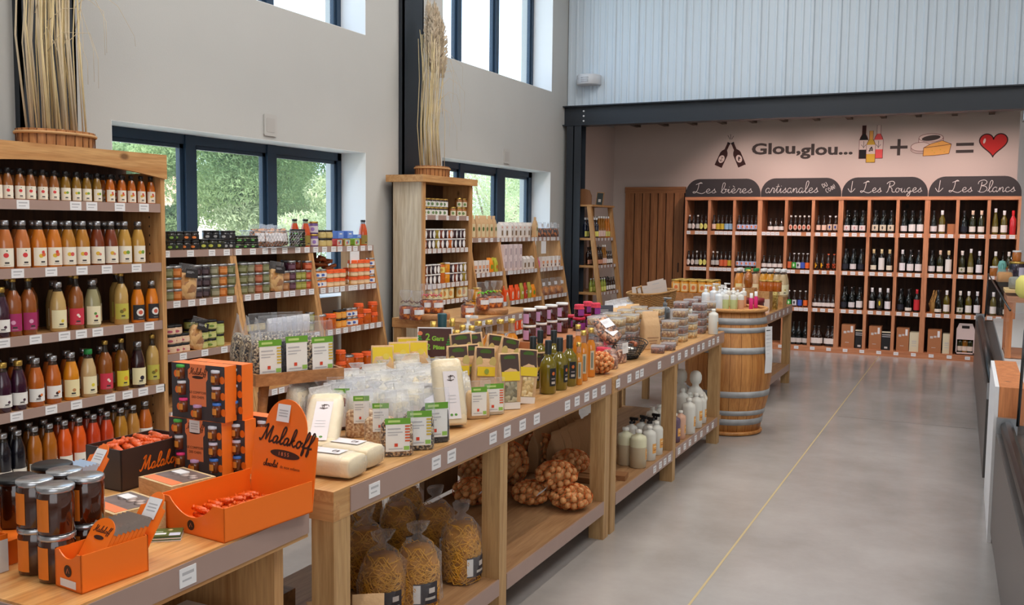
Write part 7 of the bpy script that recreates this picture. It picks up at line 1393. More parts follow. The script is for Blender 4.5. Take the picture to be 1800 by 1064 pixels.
# raised tray of grain bags on four legs
st = empty('tray_stand', (0, 0, 0)); tag(st, 'raised wooden tray on round legs standing on the first table, full of grain bags', 'stand')
SW = wood('stand_wood', (196, 142, 92), (160, 108, 64), 'Y', 1.2)
c0 = Vector((-2.41, 2.77, 1.12)); u = Vector((.47, .883, 0)); v = Vector((-.883, .47, 0)); LU, LV_ = .345, .40
c0 = onz(453, 655, 1.12)
Ms = Matrix(((u.x, v.x, 0, c0.x), (u.y, v.y, 0, c0.y), (0, 0, 1, 0), (0, 0, 0, 1)))
m = MB(); m.box(0, LU, 0, LV_, 1.072, 1.085, SW, Ms)
for (a, b, c, d) in ((0, LU, -.014, 0), (0, LU, LV_, LV_+.014), (-.014, 0, -.014, LV_+.014), (LU, LU+.014, -.014, LV_+.014)): m.box(a, b, c, d, 1.065, 1.112, SW, Ms)
m.build('tray', st)
for (a, b) in ((.05, .06), (LU-.05, .06), (.05, LV_-.06), (LU-.05, LV_-.06)):
    l = MB(); l.tube([Ms @ Vector((a+(.03 if a > .1 else -.03)*1, b+(.03 if b > .2 else -.03), TZ+.0005)), Ms @ Vector((a, b, 1.072))], .017, SW, 10, .021); l.build('leg', st)
lab_of = ['dark mixed grain bag with green header, front left of the raised tray', 'black lentil bag with green header, front middle of the raised tray', 'dark mixed grain bag with green header, front right of the raised tray']
for j, (a, key) in enumerate(((.055, 'dmix_lab'), (.165, 'blk_lab'), (.275, 'dmix_lab'))):
    p = Ms @ Vector((a, .045, 0)); put(key, (p.x, p.y, 1.0855), lab_of[j], 'grain bag', 'grain bags on the raised tray', rz=math.atan2(-v.y, -v.x)+.05, sc=1.06)
nm = 0
for i, b in enumerate((.15, .25, .36)):
    for j, a in enumerate((.055, .165, .275)):
        p = Ms @ Vector((a, b, 0)); put('mix_plain', (p.x, p.y, 1.0855), 'clear grain bag in the %s row of the raised tray, %s' % (['second', 'third', 'rear'][i], ['left', 'middle', 'right'][j]), 'grain bag', 'grain bags on the raised tray', rz=math.atan2(-v.y, -v.x)+(1.3 if j == 0 else random.uniform(-.2, .2)), sc=1.06)
# kraft pasta bags
YL = lm((226, 196, 40)); GRH = lm((72, 104, 40)); BRH = lm((66, 46, 38)); FUS = grains('fusilli', [(150, 146, 122), (120, 116, 96), (186, 180, 150)], 55); FUS2 = grains('pale_pasta', [(222, 196, 140), (196, 164, 106), (236, 216, 168)], 55)
paperbag('pasta', .10, .065, .25, face=[(.08, .92, .52, .98, BRH, 'q'), (.22, .78, .87, .965, GRH, 'o'), (.02, .34, .66, .84, lm((206, 190, 120)), 'o'), (.66, .98, .66, .84, lm((206, 190, 120)), 'o'), (.08, .92, .50, .66, YL, 'q'), (.4, .62, .53, .63, lm((150, 170, 70)), 'o')], name='pasta_bag')
paperbag('pasta_win', .10, .065, .25, face=[(.08, .92, .55, .98, BRH, 'q'), (.22, .78, .87, .965, GRH, 'o'), (.08, .92, .52, .68, YL, 'q'), (.22, .78, .14, .50, FUS, 'q'), (.06, .94, .01, .13, lm((232, 228, 222)), 'q')], name='pasta_bag'); paperbag('pasta_win2', .10, .065, .25, face=[(.08, .92, .55, .98, BRH, 'q'), (.22, .78, .87, .965, GRH, 'o'), (.08, .92, .52, .68, YL, 'q'), (.22, .78, .14, .50, FUS2, 'q'), (.06, .94, .01, .13, lm((232, 228, 222)), 'q')], name='pasta_bag')
paperbag('pasta_y', .105, .065, .25, face=[(.06, .94, .50, .97, YL, 'q'), (.06, .94, .34, .50, BRH, 'q'), (.2, .5, .62, .74, lm((206, 190, 90)), 'o'), (.5, .8, .74, .86, lm((240, 216, 90)), 'o')], name='pasta_bag')
gp = 'kraft pasta bags with green and yellow labels'
for j, (px, py, xx) in enumerate(((672, 640, -2.45), (702, 644, -2.45), (733, 650, -2.40), (716, 628, -2.52))):
    p = onx(px, py, xx); put('pasta_y', (xx, p.y, TZ+.0005), 'kraft bag with yellow illustrated label, %s' % ['leftmost of the rear group', 'second of the rear group', 'partly behind the 2 Gars sign', 'rear one behind the second'][j], 'pasta bag', gp, rz=math.radians(-50))
for j, (px, py, key, dz, lean, rz, w_) in enumerate(((906, 722, 'pasta_win', 0, 0, -45, 'with grey pasta window at the table front'), (931, 712, 'pasta_win2', 0, -6, -40, 'with pale pasta window, second at the table front'), (826, 716, 'pasta', .02, 0, -40, 'right beside the 2 Gars sign'), (850, 712, 'pasta', .02, 3, -48, 'second right of the 2 Gars sign'), (868, 716, 'pasta', 0, -5, -40, 'between sign and windowed bags'), (862, 688, 'pasta', .06, 8, -60, 'rising at the back of the group'), (880, 690, 'pasta', .05, -10, -30, 'tilted behind the windowed bags'), (838, 690, 'pasta', .07, 5, -50, 'rear one behind the sign edge'), (900, 694, 'pasta', .03, -14, -35, 'leaning toward the oil bottles'))):
    p = atz(px, py); k_ = .05 if j < 2 else .10
    o = put(key, (p.x-k_, p.y+k_*.6, TZ+.0005+dz*0), 'kraft pasta bag %s' % w_, 'pasta bag', gp, rot=(math.radians(lean), 0, math.radians(rz)), sc=1.0 if j < 2 else 1.04+dz*1.2)
p = atz(958, 698); o = put('pasta_win2', (p.x-.16, p.y+.03, TZ+.035), 'kraft pasta bag slumped sideways against the oil bottles', 'pasta bag', gp, rot=(math.radians(0), math.radians(40), math.radians(-28)), sc=.95)
# the sign
sg = MB(); SB_ = mat('brown_sign', (72, 34, 28), .5); w_, h_ = .175, .235; sg.box(-w_/2, w_/2, 0, .004, 0, h_, PAPER); sg.box(-w_/2+.006, w_/2-.006, -.001, 0, .006, h_-.006, SB_)
sy = onx(764, 576, -2.36); so_ = sg.build('pasta_sign', loc=(-2.36, sy.y, sy.z-.235)); MB().box(-.012, .012, .004, .010, TZ+.001-sy.z+.235, .12, PAPER).build('stand', so_); so_.rotation_euler = (math.radians(-5), 0, math.radians(24)); tag(so_, 'brown framed sign reading 2 Gars 2 Pâtes in front of the kraft bags', 'sign')
MS = frame_m((0, -.0012, 0), (1, 0, 0), (0, 0, 1)) @ Matrix.Scale(.68, 4); w_, h_ = .265, .335; LG = mat('lime_sign_letters', (140, 190, 60), .6); q = MB()
for sx in (-1, 1):
    for k in range(4): flat(q, [(sx*(w_/2-.008), .22+.018*k), (sx*(w_/2-.05+.006*k), .215+.018*k), (sx*(w_/2-.05+.006*k), .226+.018*k), (sx*(w_/2-.008), .231+.018*k)][::sx], lm((60, 150, 60)), MS, .0004)
    disc(q, sx*(w_/2-.028), .175, .020, .034, lm((216, 160, 110)), MS, .0004); 
disc(q, -w_/2+.024, .30, .018, .016, lm((226, 130, 90)), MS, .0005)
flat(q, [(-w_/2+.008, .008), (w_/2-.008, .008), (w_/2-.008, .045), (-w_/2+.008, .060)], lm((226, 190, 40)), MS, .0004)
stroke(q, [(-.075, .105), (-.03, .122), (.03, .125), (.08, .120)], .004, lm((214, 190, 60)), MS, .0006)
for k in range(4): flat(q, [(-.10, .075+.008*k), (.10-.01*k, .075+.008*k), (.10-.01*k, .077+.008*k), (-.10, .077+.008*k)], lm((150, 120, 100)), MS, .0005)
q.build('sign_artwork', so_)
for s_, sz, x, z in (('2', .068, -.052, .272), ('Gars', .046, .022, .262), ('2', .060, -.048, .20), ('Pâtes', .040, .030, .198)): lettering(s_, sz*.68, LG, frame_m((x*.68, -.0022, z*.68), (1, 0, 0), (0, 0, 1)), so_, 'lettering', extrude=.0001, bold=.0012)
# oil bottles, honey bottles
OILG = mat('olive_oil_glass', (112, 100, 10), .06, coat=.7, spec=.7); DTOP = mat('dark_bottle_seal', (28, 38, 42), .4); HONG = mat('golden_oil', (206, 118, 18), .08, coat=.8)
OILP = [(0, 0), (.036, 0), (.040, .006), (.041, .13), (.038, .150), (.024, .170), (.0155, .182), (.0145, .19), (.0145, .235)]
def oil():
    b = MB().lathe(OILP, OILG, 20, cap=False); c = MB().lathe([(.0165, .19), (.0165, .252), (.015, .256), (0, .256)], DTOP, 14, cap=False)
    l = MB(); l.patch(.0418, .04, .125, -62, -10, lm((26, 28, 32)), 8); l.spot(.0424, .10, -36, .008, .009, lm((214, 110, 50)), 12); l.patch(.0424, .05, .062, -50, -22, lm((190, 180, 170)), 4); l.patch(.0424, .072, .078, -50, -22, lm((150, 140, 140)), 4)
    return product('oil', 'oil_bottle', [('oil_bottle', b), ('cap', c), ('label', l)])
oil()
for j, (px, py) in enumerate(((973, 694), (993, 687), (1010, 680), (946, 684), (958, 668), (982, 668))):
    p = atz(px, py); put('oil', (p.x-.04, p.y+.02, TZ+.0005), 'olive oil bottle with dark sealed neck, %s' % ['nearest at the table edge', 'second along the edge', 'third along the edge next to amber bottles', 'behind left, by the kraft bags', 'rear left of the group', 'rear middle of the group'][j], 'oil bottle', 'olive oil bottles with dark necks', rz=random.uniform(-.2, .5), sc=1.02)
SLIM = [(0, 0), (.022, 0), (.025, .004), (.026, .15), (.022, .175), (.013, .195), (.0125, .235)]
def slim(key, s, col, prof=SLIM, gold=True, lab=True):
    if key in PROTO: return
    g = mat('slim_%d_%d_%d' % col, col, .08, coat=.8); mats = [g]*(len(prof)-2)+[CLEAR]; H = prof[-1][1]; r = prof[-1][0]
    b = MB().lathe([(a*s, z*s) for a, z in prof], g, 16, mats=mats, cap=False); c = MB().lathe([(r*1.15*s, (H-.002)*s), (r*1.2*s, (H+.022)*s), (0, (H+.023)*s)], GOLD, 14, cap=False); parts = [('oil_bottle', b), ('cap', c)]
    if lab: l = MB(); R_ = prof[3][0]*s+.0006; l.patch(R_, .04*s, .14*s, -66, -22, lm((206, 196, 170)), 6); l.patch(R_+.0005, .05*s, .13*s, -56, -34, lm((120, 130, 120)), 4); parts.append(('label', l))
    product(key, 'oil_bottle', parts)
slim('slim', 1.0, (214, 130, 30)); slim('slim_s', .82, (212, 134, 34)); slim('wide', 1.0, (210, 134, 34), [(0, 0), (.036, 0), (.040, .005), (.042, .12), (.034, .15), (.019, .17), (.018, .23)], lab=False); slim('wide_y', 1.0, (170, 150, 20), [(0, 0), (.040, 0), (.046, .02), (.046, .07), (.036, .11), (.014, .145), (.0135, .21)], lab=False)
for j, (px, py, key) in enumerate(((1032, 671, 'slim'), (1045, 664, 'slim'), (1024, 678, 'slim_s'), (1022, 655, 'slim'))):
    p = atz(px, py); put(key, (p.x-.03, p.y+.015, TZ+.0005), 'slim amber oil bottle with gold cap, %s' % ['middle front', 'right', 'short one at the front', 'rear left'][j], 'oil bottle', 'slim amber bottles', rz=random.uniform(-.2, .2), sc=1.04)
for j, (px, xx) in enumerate(((859, -2.50), (879, -2.46), (899, -2.42), (840, -2.52))):
    p = onx(px, 620, xx); put('wide', (xx, p.y, TZ+.0005), 'broad amber oil bottle with gold cap, %s behind the kraft pasta bags' % nth(j, 4) if j < 3 else 'broad amber oil bottle half hidden left behind the others', 'oil bottle', 'broad amber bottles at the rear of the first table', sc=1.05)
for j, (px, xx) in enumerate(((779, -2.52), (793, -2.46), (813, -2.52), (829, -2.46), (803, -2.42))):
    p = onx(px, 600, xx); put('wide_y', (xx, p.y, TZ+.0005), 'round-bellied olive oil bottle with gold cap above the sign, %s' % (nth(j, 4) if j < 4 else 'front one'), 'oil bottle', 'round olive oil bottles at the rear', sc=1.12)
# jam jars with white lids, two high, and cloth caps
PC = mat('pink_cloth_cap', (214, 60, 84), .8, noise=.5, nscale=150); jar('jamjar', .040, .098, (70, 18, 12), WHITELID, (206, 160, 206), lidh=.015, lz=(.12, .8), arc=(-130, -70), rough=.1); jar('jamcloth', .032, .085, (60, 12, 26), PC, (150, 60, 150), lidh=.016, puff=True, rough=.1); jar('jamred', .042, .09, (48, 10, 14), mat('red_lid', (200, 36, 66), .3), (150, 60, 150), lidh=.018, rough=.1)
for j, px in enumerate((931, 950.5, 969, 988)):
    p = onx(px, 546, -2.35)
    for q_ in range(2): put('jamjar', (-2.35, p.y, 1.006+.0985*q_), 'dark jam jar with white lid, %s of %s stack behind oil bottles' % (('bottom', 'top')[q_], ORD[j]), 'jam jar', 'white-lidded jam jars')
for j, (px, key, z_, xx) in enumerate(((1006, 'jamred', 0, -2.40), (1018, 'jamred', 0, -2.30), (1047, 'jamred', 0, -2.25), (1033, 'jamred', 0, -2.34))):
    p = onx(px, 553, xx); put(key, (xx, p.y, 1.006), 'large dark jam jar with red lid, %s behind the amber bottles' % nth(j, 4), 'jam jar', 'red-lidded jam jars'); 
    if j != 0: put('jamcloth', (xx, p.y, 1.0965), 'small jam jar with pink checked cloth cap, on the %s red-lidded jar' % ['', 'second', 'rightmost', 'third'][j], 'jam jar', 'cloth-capped jam jars')
for j, (px, xx, zz) in enumerate(((1066, -1.95, 0), (1070, -2.05, 0), (1058, -1.98, 0))):
    p = onx(px, 590, xx); put('jamcloth', (xx, p.y, TZ+.0005), 'small jam jar with pink checked cloth cap standing on the table, %s' % nth(j, 3), 'jam jar', 'cloth-capped jam jars')
a, b_ = onx(922, 560, -2.35).y, onx(1056, 560, -2.35).y; o = MB().box(-.10, .16, -(b_-a)/2, (b_-a)/2, 0, 1.0055-TZ-.0005, KRAFT).build('jar_carton', loc=(-2.35, (a+b_)/2, TZ+.0003)); tag(o, 'low brown carton raising the dark jam jars at the back of the tables', 'carton')
# walnut nets
NET = mat('orange_net', (232, 110, 36), .6); NUT = mat('walnut_shell', (216, 156, 98), .55, noise=.2, nscale=60, bump=.2, bscale=90); NUTL = mat('peach_snack', (232, 176, 128), .6, noise=.2, nscale=50)
wn = MB(); wn.lathe([(0, -1), (.45, -.88), (.78, -.6), (.97, -.2), (.97, .2), (.78, .6), (.45, .88), (0, 1)], NUT, 12, cap=False); wn.v = [tuple(c*.0185 for c in v_) for v_ in wn.v]; wmesh = wn.mesh('walnut')
def net(loc, rx, ry, rz_, label, seed, n=46, group='orange nets of walnuts', r=.0185, tagc=None, cord=True):
    R = random.Random(seed); b = MB(); lat = 9; lon = 16
    P = lambda i, j: (rx*math.sin(math.pi*i/lat)*math.cos(2*math.pi*j/lon+i*.2), ry*math.sin(math.pi*i/lat)*math.sin(2*math.pi*j/lon+i*.2), rz_-rz_*math.cos(math.pi*i/lat)*1.0)
    for j in range(lon):
        for s in (1, -1): b.tube([P(i, j+s*i*.5) for i in range(lat+1)], .0011, NET, 3)
    o = b.build('walnut_net', loc=loc); tag(o, label, 'walnut net', group)
    pts = []; tries = 0
    while len(pts) < n and tries < 6000:
        tries += 1; d = Vector((R.gauss(0, 1), R.gauss(0, 1), R.gauss(0, 1))).normalized()
        p = Vector((d.x*(rx-r*.8), d.y*(ry-r*.8), rz_+d.z*(rz_-r*.8)))
        if all((p-q_).length > r*1.72 for q_ in pts): pts.append(p)
    for p in pts:
        c = bpy.data.objects.new('walnut', wmesh); COL.objects.link(c); c.parent = o; c.location = p; c.scale = (r/.0185,)*3; c.rotation_euler = (R.uniform(0, 3), R.uniform(0, 3), 0)
    core = MB(); core.lathe([(0, .34)]+[(math.sin(math.pi*i/8)*.66, 1-math.cos(math.pi*i/8)*.66) for i in range(1, 8)]+[(0, 1.66)], NUT, 14, sx=rx, sy=ry, cap=False); core.v = [(x_, y_, z_*rz_) for x_, y_, z_ in core.v]; c_ = core.build('inner_walnuts', o); c_['kind'] = 'stuff'
    if tagc:
        q = MB(); pts_ = [(rx*.9*math.cos(a), ry*.9*math.sin(a)*.6-ry*.35, rz_+rz_*1.0*math.sin(a+.9)*.8+.012) for a in (-.9, -.5, -.1, .3)]
        vs = []; 
        for x_, y_, z_ in pts_: vs += [(x_+.012, y_-.014, z_), (x_+.012, y_+.014, z_+.012)]
        q.add(vs, [(2*i, 2*i+1, 2*i+3, 2*i+2) for i in range(3)], PAPER); q.build('tag', o)
    return o
for j, (px, py, rx, ry, rz_, zz, w_, tg) in enumerate(((952, 893, .11, .12, .062, LZ_, 'lying flat, front left of heap', True), (1022, 902, .115, .125, .064, LZ_, 'front right beside the end post', False), (850, 893, .12, .13, .07, LZ_, 'with paper loop, left of middle post', True), (985, 862, .115, .12, .075, LZ_+.085, 'resting on top of the two front nets', False), (1010, 835, .11, .12, .07, LZ_+.06, 'upper right behind the top net', False), (910, 862, .11, .13, .13, LZ_, 'tall one right of the middle post', False), (955, 820, .12, .12, .10, LZ_+.02, 'rear centre of the heap', False), (845, 848, .115, .12, .075, LZ_+.02, 'rear left beyond the middle post', False), (893, 835, .10, .12, .12, LZ_, 'half hidden directly behind the middle post', False))):
    p = onz(px, py, zz); off = .10 if j not in (3, 4, 6) else .04
    net(Vector((p.x-off*.8, p.y+off*.5, zz+.001)), rx, ry, rz_, 'orange net of walnuts on the lower shelf, %s' % w_, 40+j, 52, tagc=tg)
p = atz(1073, 660); net(Vector((p.x-.07, p.y+.03, TZ+.001)), .075, .08, .062, 'orange net bag on the table top beside the slim amber bottles', 60, 60, 'net on the table top', .0135)
# pasta nests in twisted cellophane under the table
NOOD = mat('egg_noodle', (222, 160, 52), .45, noise=.12, nscale=20)
def nests():
    b = MB(); R = random.Random(8)
    loft(b, [(0, .07, .06, 2.6), (.02, .082, .072, 2.6), (.12, .086, .076, 2.4), (.19, .080, .070, 2.2), (.225, .055, .05, 2)], mat('noodle_core', (176, 116, 30), .6, noise=.3, nscale=60), 18, .03, 2)
    for k in range(230):
        a = R.uniform(0, 6.28); z = R.uniform(.012, .215); w = R.uniform(.4, 1.5); dz = R.uniform(-.05, .05); pts = []
        for i in range(7):
            t_ = a+w*(i/6-.5)*1.6; zz = min(.235, max(.006, z+dz*math.sin(i*.9+a))); rr = 1.0+.05*math.sin(i*2+a)
            sq = 1-max(0, (zz-.15)/.1)*.35
            pts.append((.079*rr*sq*math.cos(t_), .089*rr*sq*math.sin(t_), zz))
        b.tube(pts, .0019, NOOD, 4)
    f = MB(); loft(f, [(.001, .078, .068, 2.8), (.02, .092, .082, 2.8), (.12, .096, .086, 2.4), (.20, .088, .078, 2.2), (.25, .05, .045, 2), (.268, .018, .018, 2), (.276, .015, .015, 2), (.29, .04, .03, 2), (.315, .055, .035, 2)], CELLO, 26, .075, 5)
    l = MB(); 
    l.patch(.0895, .03, .11, -60, 8, lm((54, 50, 56)), 8); l.patch(.090, .035, .105, -60, -42, lm((232, 230, 226)), 3); l.patch(.0905, .07, .09, -20, -2, lm((206, 200, 196)), 4); l.patch(.0905, .045, .055, -30, 0, lm((190, 186, 180)), 4)
    return product('nest', 'pasta_bag', [('pasta_bag', b), ('film', f), ('label', l)])
nests()
for j, (px, py, w_) in enumerate(((838, 1028, 'rightmost, standing alone by the middle post'), (762, 1075, 'front centre of the group'), (700, 1090, 'front left of the group'), (790, 985, 'second row, right'), (725, 985, 'behind the front centre bag'), (668, 1040, 'second row, left'), (640, 1000, 'third row, left beside the front post'), (735, 945, 'rear row, centre with a tall twist'), (665, 960, 'rear row, left'), (620, 1015, 'half hidden behind the front post'))):
    p = onz(px, py, LZ_); put('nest', (max(-2.5, p.x-.09), max(2.50, p.y+.03), LZ_+.001), 'clear twisted bag of yellow pasta nests, %s' % w_, 'pasta bag', 'bags of pasta nests on the lower shelf', rz=random.uniform(-.3, .5), sc=(1, 1, random.uniform(.95, 1.05)))
paperbag('kraft_low', .11, .07, .22, face=[(.15, .85, .30, .32, lm((150, 110, 80)), 'q'), (.25, .75, .22, .24, lm((150, 110, 80)), 'q'), (.3, .7, .15, .17, lm((150, 110, 80)), 'q')], name='kraft_bag')
for j, (x, y, w_) in enumerate(((-1.80, 2.62, 'folded kraft bag at the very front of the lower shelf, right'), (-1.90, 2.50, 'folded kraft bag at the very front of the lower shelf, left'))):
    put('kraft_low', (x, y, LZ_+.001), w_, 'paper bag', 'kraft bags at the front of the lower shelf', rot=(0, 0, math.radians(-55)))
# boards lying on the lower shelf where the two tables meet
BO = wood('loose_board', (176, 124, 80), (140, 94, 56), 'X', 1.2)
for j, (x, y, z, w_, l_, rz, lb) in enumerate(((-1.93, 5.19, 0, .10, .36, 8, 'upper loose wooden board on the lower shelf below the soap bottles'), (-1.95, 5.06, 0, .09, .34, 4, 'lower loose wooden board beside it, nearer the post'), (-2.25, 4.62, 0, .10, .30, -20, 'dark bundle of narrow boards behind the walnut nets'))):
    b = MB()
    for q_ in range(2): b.box(-l_/2, l_/2, -w_/2, w_/2, q_*.016, q_*.016+.0145, BO)
    o = b.build('loose_board', loc=(x, y, LZ_+.001), rz=math.radians(rz)); tag(o, lb, 'board', 'loose boards on the lower shelf')
# kraft bags in the shadow of the second table's lower shelf
paperbag('kraft_dk', .11, .075, .27, m=mat('kraft_brown', (176, 134, 92), .7, bump=.3, bscale=50), name='kraft_bag', seed=4)
k = 0
for r_, xx in enumerate((-2.16, -2.30, -2.44)):
    for j in range(6):
        put('kraft_dk', (xx, 5.10+j*.125+r_*.03, LZ_+.001), 'tall kraft bag on the second table lower shelf, %s row, %s' % (['front', 'middle', 'rear'][r_], nth(j, 6, 'near')), 'paper bag', 'kraft bags on the lower shelf of the second table', rz=random.uniform(-.3, .1)); k += 1
# detergent bottles
MILK = mat('milky_plastic', (226, 226, 218), .35, noise=.03, nscale=5); MILKY = mat('milky_yellow_plastic', (226, 224, 190), .35); LIQ = mat('milky_lower_liquid', (196, 180, 150), .35); PURP = mat('purple_liquid_bottle', (110, 90, 110), .3); PINKL = mat('pink_liquid_bottle', (222, 176, 150), .3); OLB = lm((232, 170, 90))
def deterg(key, r, h, body, low, cap, trigger=False, split=.55, lab=True):
    if key in PROTO: return
    prof = [(0, 0), (r*.92, 0), (r, .005), (r, h*split), (r, h*.74), (r*.9, h*.82), (r*.36, h*.88), (r*.34, h*.93)]
    b = MB().lathe(prof, body, 18, mats=[low, low, low, body, body, body, body], cap=False); parts = [('bottle', b)]
    c = MB()
    if trigger: c.lathe([(r*.42, h*.92), (r*.42, h*.98), (r*.2, h*1.0), (r*.2, h*1.08), (0, h*1.08)], BLACK, 12, cap=False); c.box(-r*.3, r*1.1, -r*.22, r*.22, h*1.04, h*1.13, BLACK); c.box(r*.45, r*.62, -r*.14, r*.14, h*.93, h*1.05, BLACK)
    else: c.lathe([(r*.42, h*.92), (r*.40, h*.995), (0, h)], cap, 12, cap=False)
    parts.append(('spray_head' if trigger else 'cap', c))
    if lab: l = MB(); l.patch(r+.0006, h*.22, h*.50, -20, 60, OLB, 6); l.patch(r+.0012, h*.3, h*.33, -10, 50, lm((190, 110, 50)), 4); l.patch(r+.0012, h*.4, h*.43, -10, 50, lm((250, 220, 170)), 4); parts.append(('label', l))
    product(key, 'detergent_bottle', parts)
deterg('det', .052, .235, MILKY, LIQ, MILK); deterg('det_w', .044, .22, MILK, MILK, MILK); deterg('det_t', .040, .20, MILK, MILK, MILK, True); deterg('det_p', .040, .20, PURP, PURP, MILK); deterg('det_k', .038, .20, PINKL, PINKL, MILK); deterg('det_big', .050, .26, MILK, MILK, MILK)
gd = 'detergent bottles on the lower shelf'
for j, (px, py, key, w_) in enumerate(((1112, 820, 'det', 'large yellowish detergent bottle nearest the boards, left'), (1135, 825, 'det', 'large yellowish detergent bottle nearest the boards, right'), (1154, 812, 'det_w', 'white detergent bottle with orange label at the shelf edge'), (1166, 802, 'det_w', 'white detergent bottle just left of the middle post'), (1122, 796, 'det_t', 'detergent bottle with black spray head, left'), (1140, 792, 'det_t', 'detergent bottle with black spray head, middle'), (1153, 796, 'det_t', 'detergent bottle with black spray head, right front'), (1161, 788, 'det_t', 'detergent bottle with black spray head, right rear'), (1158, 772, 'det_w', 'white-capped bottle behind the spray heads, left'), (1170, 768, 'det_w', 'white-capped bottle behind the spray heads, right'),
   (1198, 780, 'det_p', 'purple detergent bottle right of the middle post'), (1208, 774, 'det_k', 'pink detergent bottle next to the purple one'), (1222, 765, 'det_big', 'white detergent bottle with orange print, largest of the front'), (1234, 754, 'det_big', 'white detergent bottle second in front of the figure jugs'), (1210, 745, 'det_big', 'white detergent bottle behind the pink one'), (1243, 746, 'det_w', 'white detergent bottle beside the end post'), (1222, 742, 'det_w', 'white detergent bottle in the rear of the right group'))):
    p = onz(px, py, LZ_); put(key, (p.x-.06, p.y+.03, LZ_+.0005), w_, 'bottle', gd, rz=random.uniform(-.5, .2))
# figure-shaped jugs
fj = MB(); fj.lathe([(0, 0), (.062, 0), (.068, .006), (.070, .17), (.066, .215), (.045, .245), (.027, .26), (.026, .275), (.040, .29), (.047, .315), (.046, .345), (.036, .368), (.018, .38), (0, .382)], MILK, 20, cap=False, sy=.9)
a_ = MB(); a_.tube([(.045, .055, .20), (.075, .035, .165), (.082, .0, .155)], .017, MILK, 8, .012); a_.tube([(.045, -.055, .20), (.075, -.035, .165), (.082, .0, .150)], .017, MILK, 8, .012)
product('figjug', 'figure_jug', [('figure_jug', fj), ('arm', a_)])
for j, (px, py) in enumerate(((1214, 738), (1240, 742))):
    p = onz(px, py, LZ_); put('figjug', (p.x-.10, p.y+.06, LZ_+.0005), 'white plastic jug shaped like a bust, %s of two behind the detergents' % ('left', 'right')[j], 'jug', 'bust-shaped white jugs', sc=1.0)
# ---- second table top: clear boxes of sweets and nuts
PBOX = film('clear_box_plastic', (226, 234, 240), .20, .05, .3, 20)
NO2 = grains('fried_rings', [(236, 196, 120), (214, 164, 84), (250, 222, 160)], 70); NU2 = grains('dark_nuts', [(132, 74, 54), (170, 104, 76), (96, 52, 40)], 90); NU3 = grains('mixed_nuts', [(206, 160, 100), (170, 116, 66), (226, 190, 130)], 90)
def pbox(key, w, d, h, con):
    if key in PROTO: return
    b = MB(); loft(b, [(.002, w*.45, d*.45, 7), (h*.6, w*.475, d*.475, 7), (h*.74, w*.46, d*.46, 6)], con, 28, .01, 3); f = MB(); loft(f, [(0, w*.46, d*.46, 7), (h*.86, w*.49, d*.49, 7)], PBOX, 28, 0, 1)
    l = MB(); loft(l, [(h*.86, w*.5, d*.5, 7), (h*.97, w*.5, d*.5, 7), (h, w*.46, d*.46, 6)], film('clear_lid', (236, 240, 246), .34, .06, .2, 20), 28, 0, 2)
    product(key, 'snack_box', [('snack_box', b), ('box_shell', f), ('lid', l)])
pbox('bx_no', .135, .10, .058, NO2); pbox('bx_nu', .135, .10, .058, NU2); pbox('bx_mx', .12, .10, .058, NU3); pbox('bx_sm', .10, .09, .05, NU2)
gb2 = 'clear snack boxes on the second table'
def bstack(x, y, keys, w_, rz=0, h=.0585):
    for i, k_ in enumerate(keys): put(k_, (x, y, TZ+.0005+i*h), 'clear box of %s, level %s of %s' % ({'bx_no': 'golden rings', 'bx_nu': 'dark nuts', 'bx_mx': 'mixed nuts', 'bx_sm': 'dark nuts'}[k_], ['one', 'two', 'three', 'four', 'five'][i], w_), 'snack box', gb2, rz=math.radians(rz)+random.uniform(-.04, .04))
ys = [onx(px, 590, -2.0).y for px in (1088, 1112, 1136, 1158)]
for j, y in enumerate(ys): bstack(-2.02, y, ['bx_nu', 'bx_nu', 'bx_mx', 'bx_no'], 'the %s rear stack on the second table' % ORD[j])
for j, y in enumerate(ys): bstack(-2.16, y+.02, ['bx_nu', 'bx_nu', 'bx_no', 'bx_no'], 'the %s hindmost stack on the second table' % ORD[j])
for j, (px, py, ks) in enumerate(((1196, 610, ['bx_mx', 'bx_mx', 'bx_mx']), (1213, 603, ['bx_no', 'bx_nu', 'bx_mx', 'bx_mx']), (1230, 596, ['bx_no', 'bx_no', 'bx_mx']), (1246, 588, ['bx_nu', 'bx_nu', 'bx_nu', 'bx_nu']), (1262, 583, ['bx_mx', 'bx_mx', 'bx_mx', 'bx_mx']))):
    p = atz(px, py); bstack(p.x-.09, p.y+.05, ks, 'the %s front stack from the kraft bag' % ORD[j])
for j, (px, ks) in enumerate(((1196, ['bx_mx', 'bx_nu', 'bx_no', 'bx_nu']), (1213, ['bx_nu', 'bx_nu', 'bx_no', 'bx_nu']), (1230, ['bx_nu', 'bx_nu', 'bx_nu', 'bx_nu']), (1246, ['bx_mx', 'bx_nu', 'bx_nu', 'bx_nu']))):
    p = onx(px, 580, -2.02); bstack(-2.02, p.y, ks, 'the %s inner stack beyond the kraft bag' % ORD[j])
p = atz(1168, 622); put('bx_sm', (p.x-.05, p.y+.02, TZ+.0005), 'small low box of dark nuts in front, left of the kraft bag', 'snack box', gb2, rz=.2); p = atz(1186, 617); put('bx_sm', (p.x-.05, p.y+.02, TZ+.0005), 'small low box of dark nuts at the foot of the kraft bag', 'snack box', gb2)
p = atz(1178, 618); put('kraft_low', (p.x-.16, p.y+.06, TZ+.0005), 'tall folded kraft bag standing in front of the clear boxes', 'paper bag', 'kraft bag among the snack boxes', rot=(0, 0, math.radians(-40)), sc=1.15)
paperbag('kraft_sm', .11, .07, .17, m=mat('kraft_pale', (218, 180, 132), .7, bump=.3, bscale=50), name='kraft_bag', seed=7)
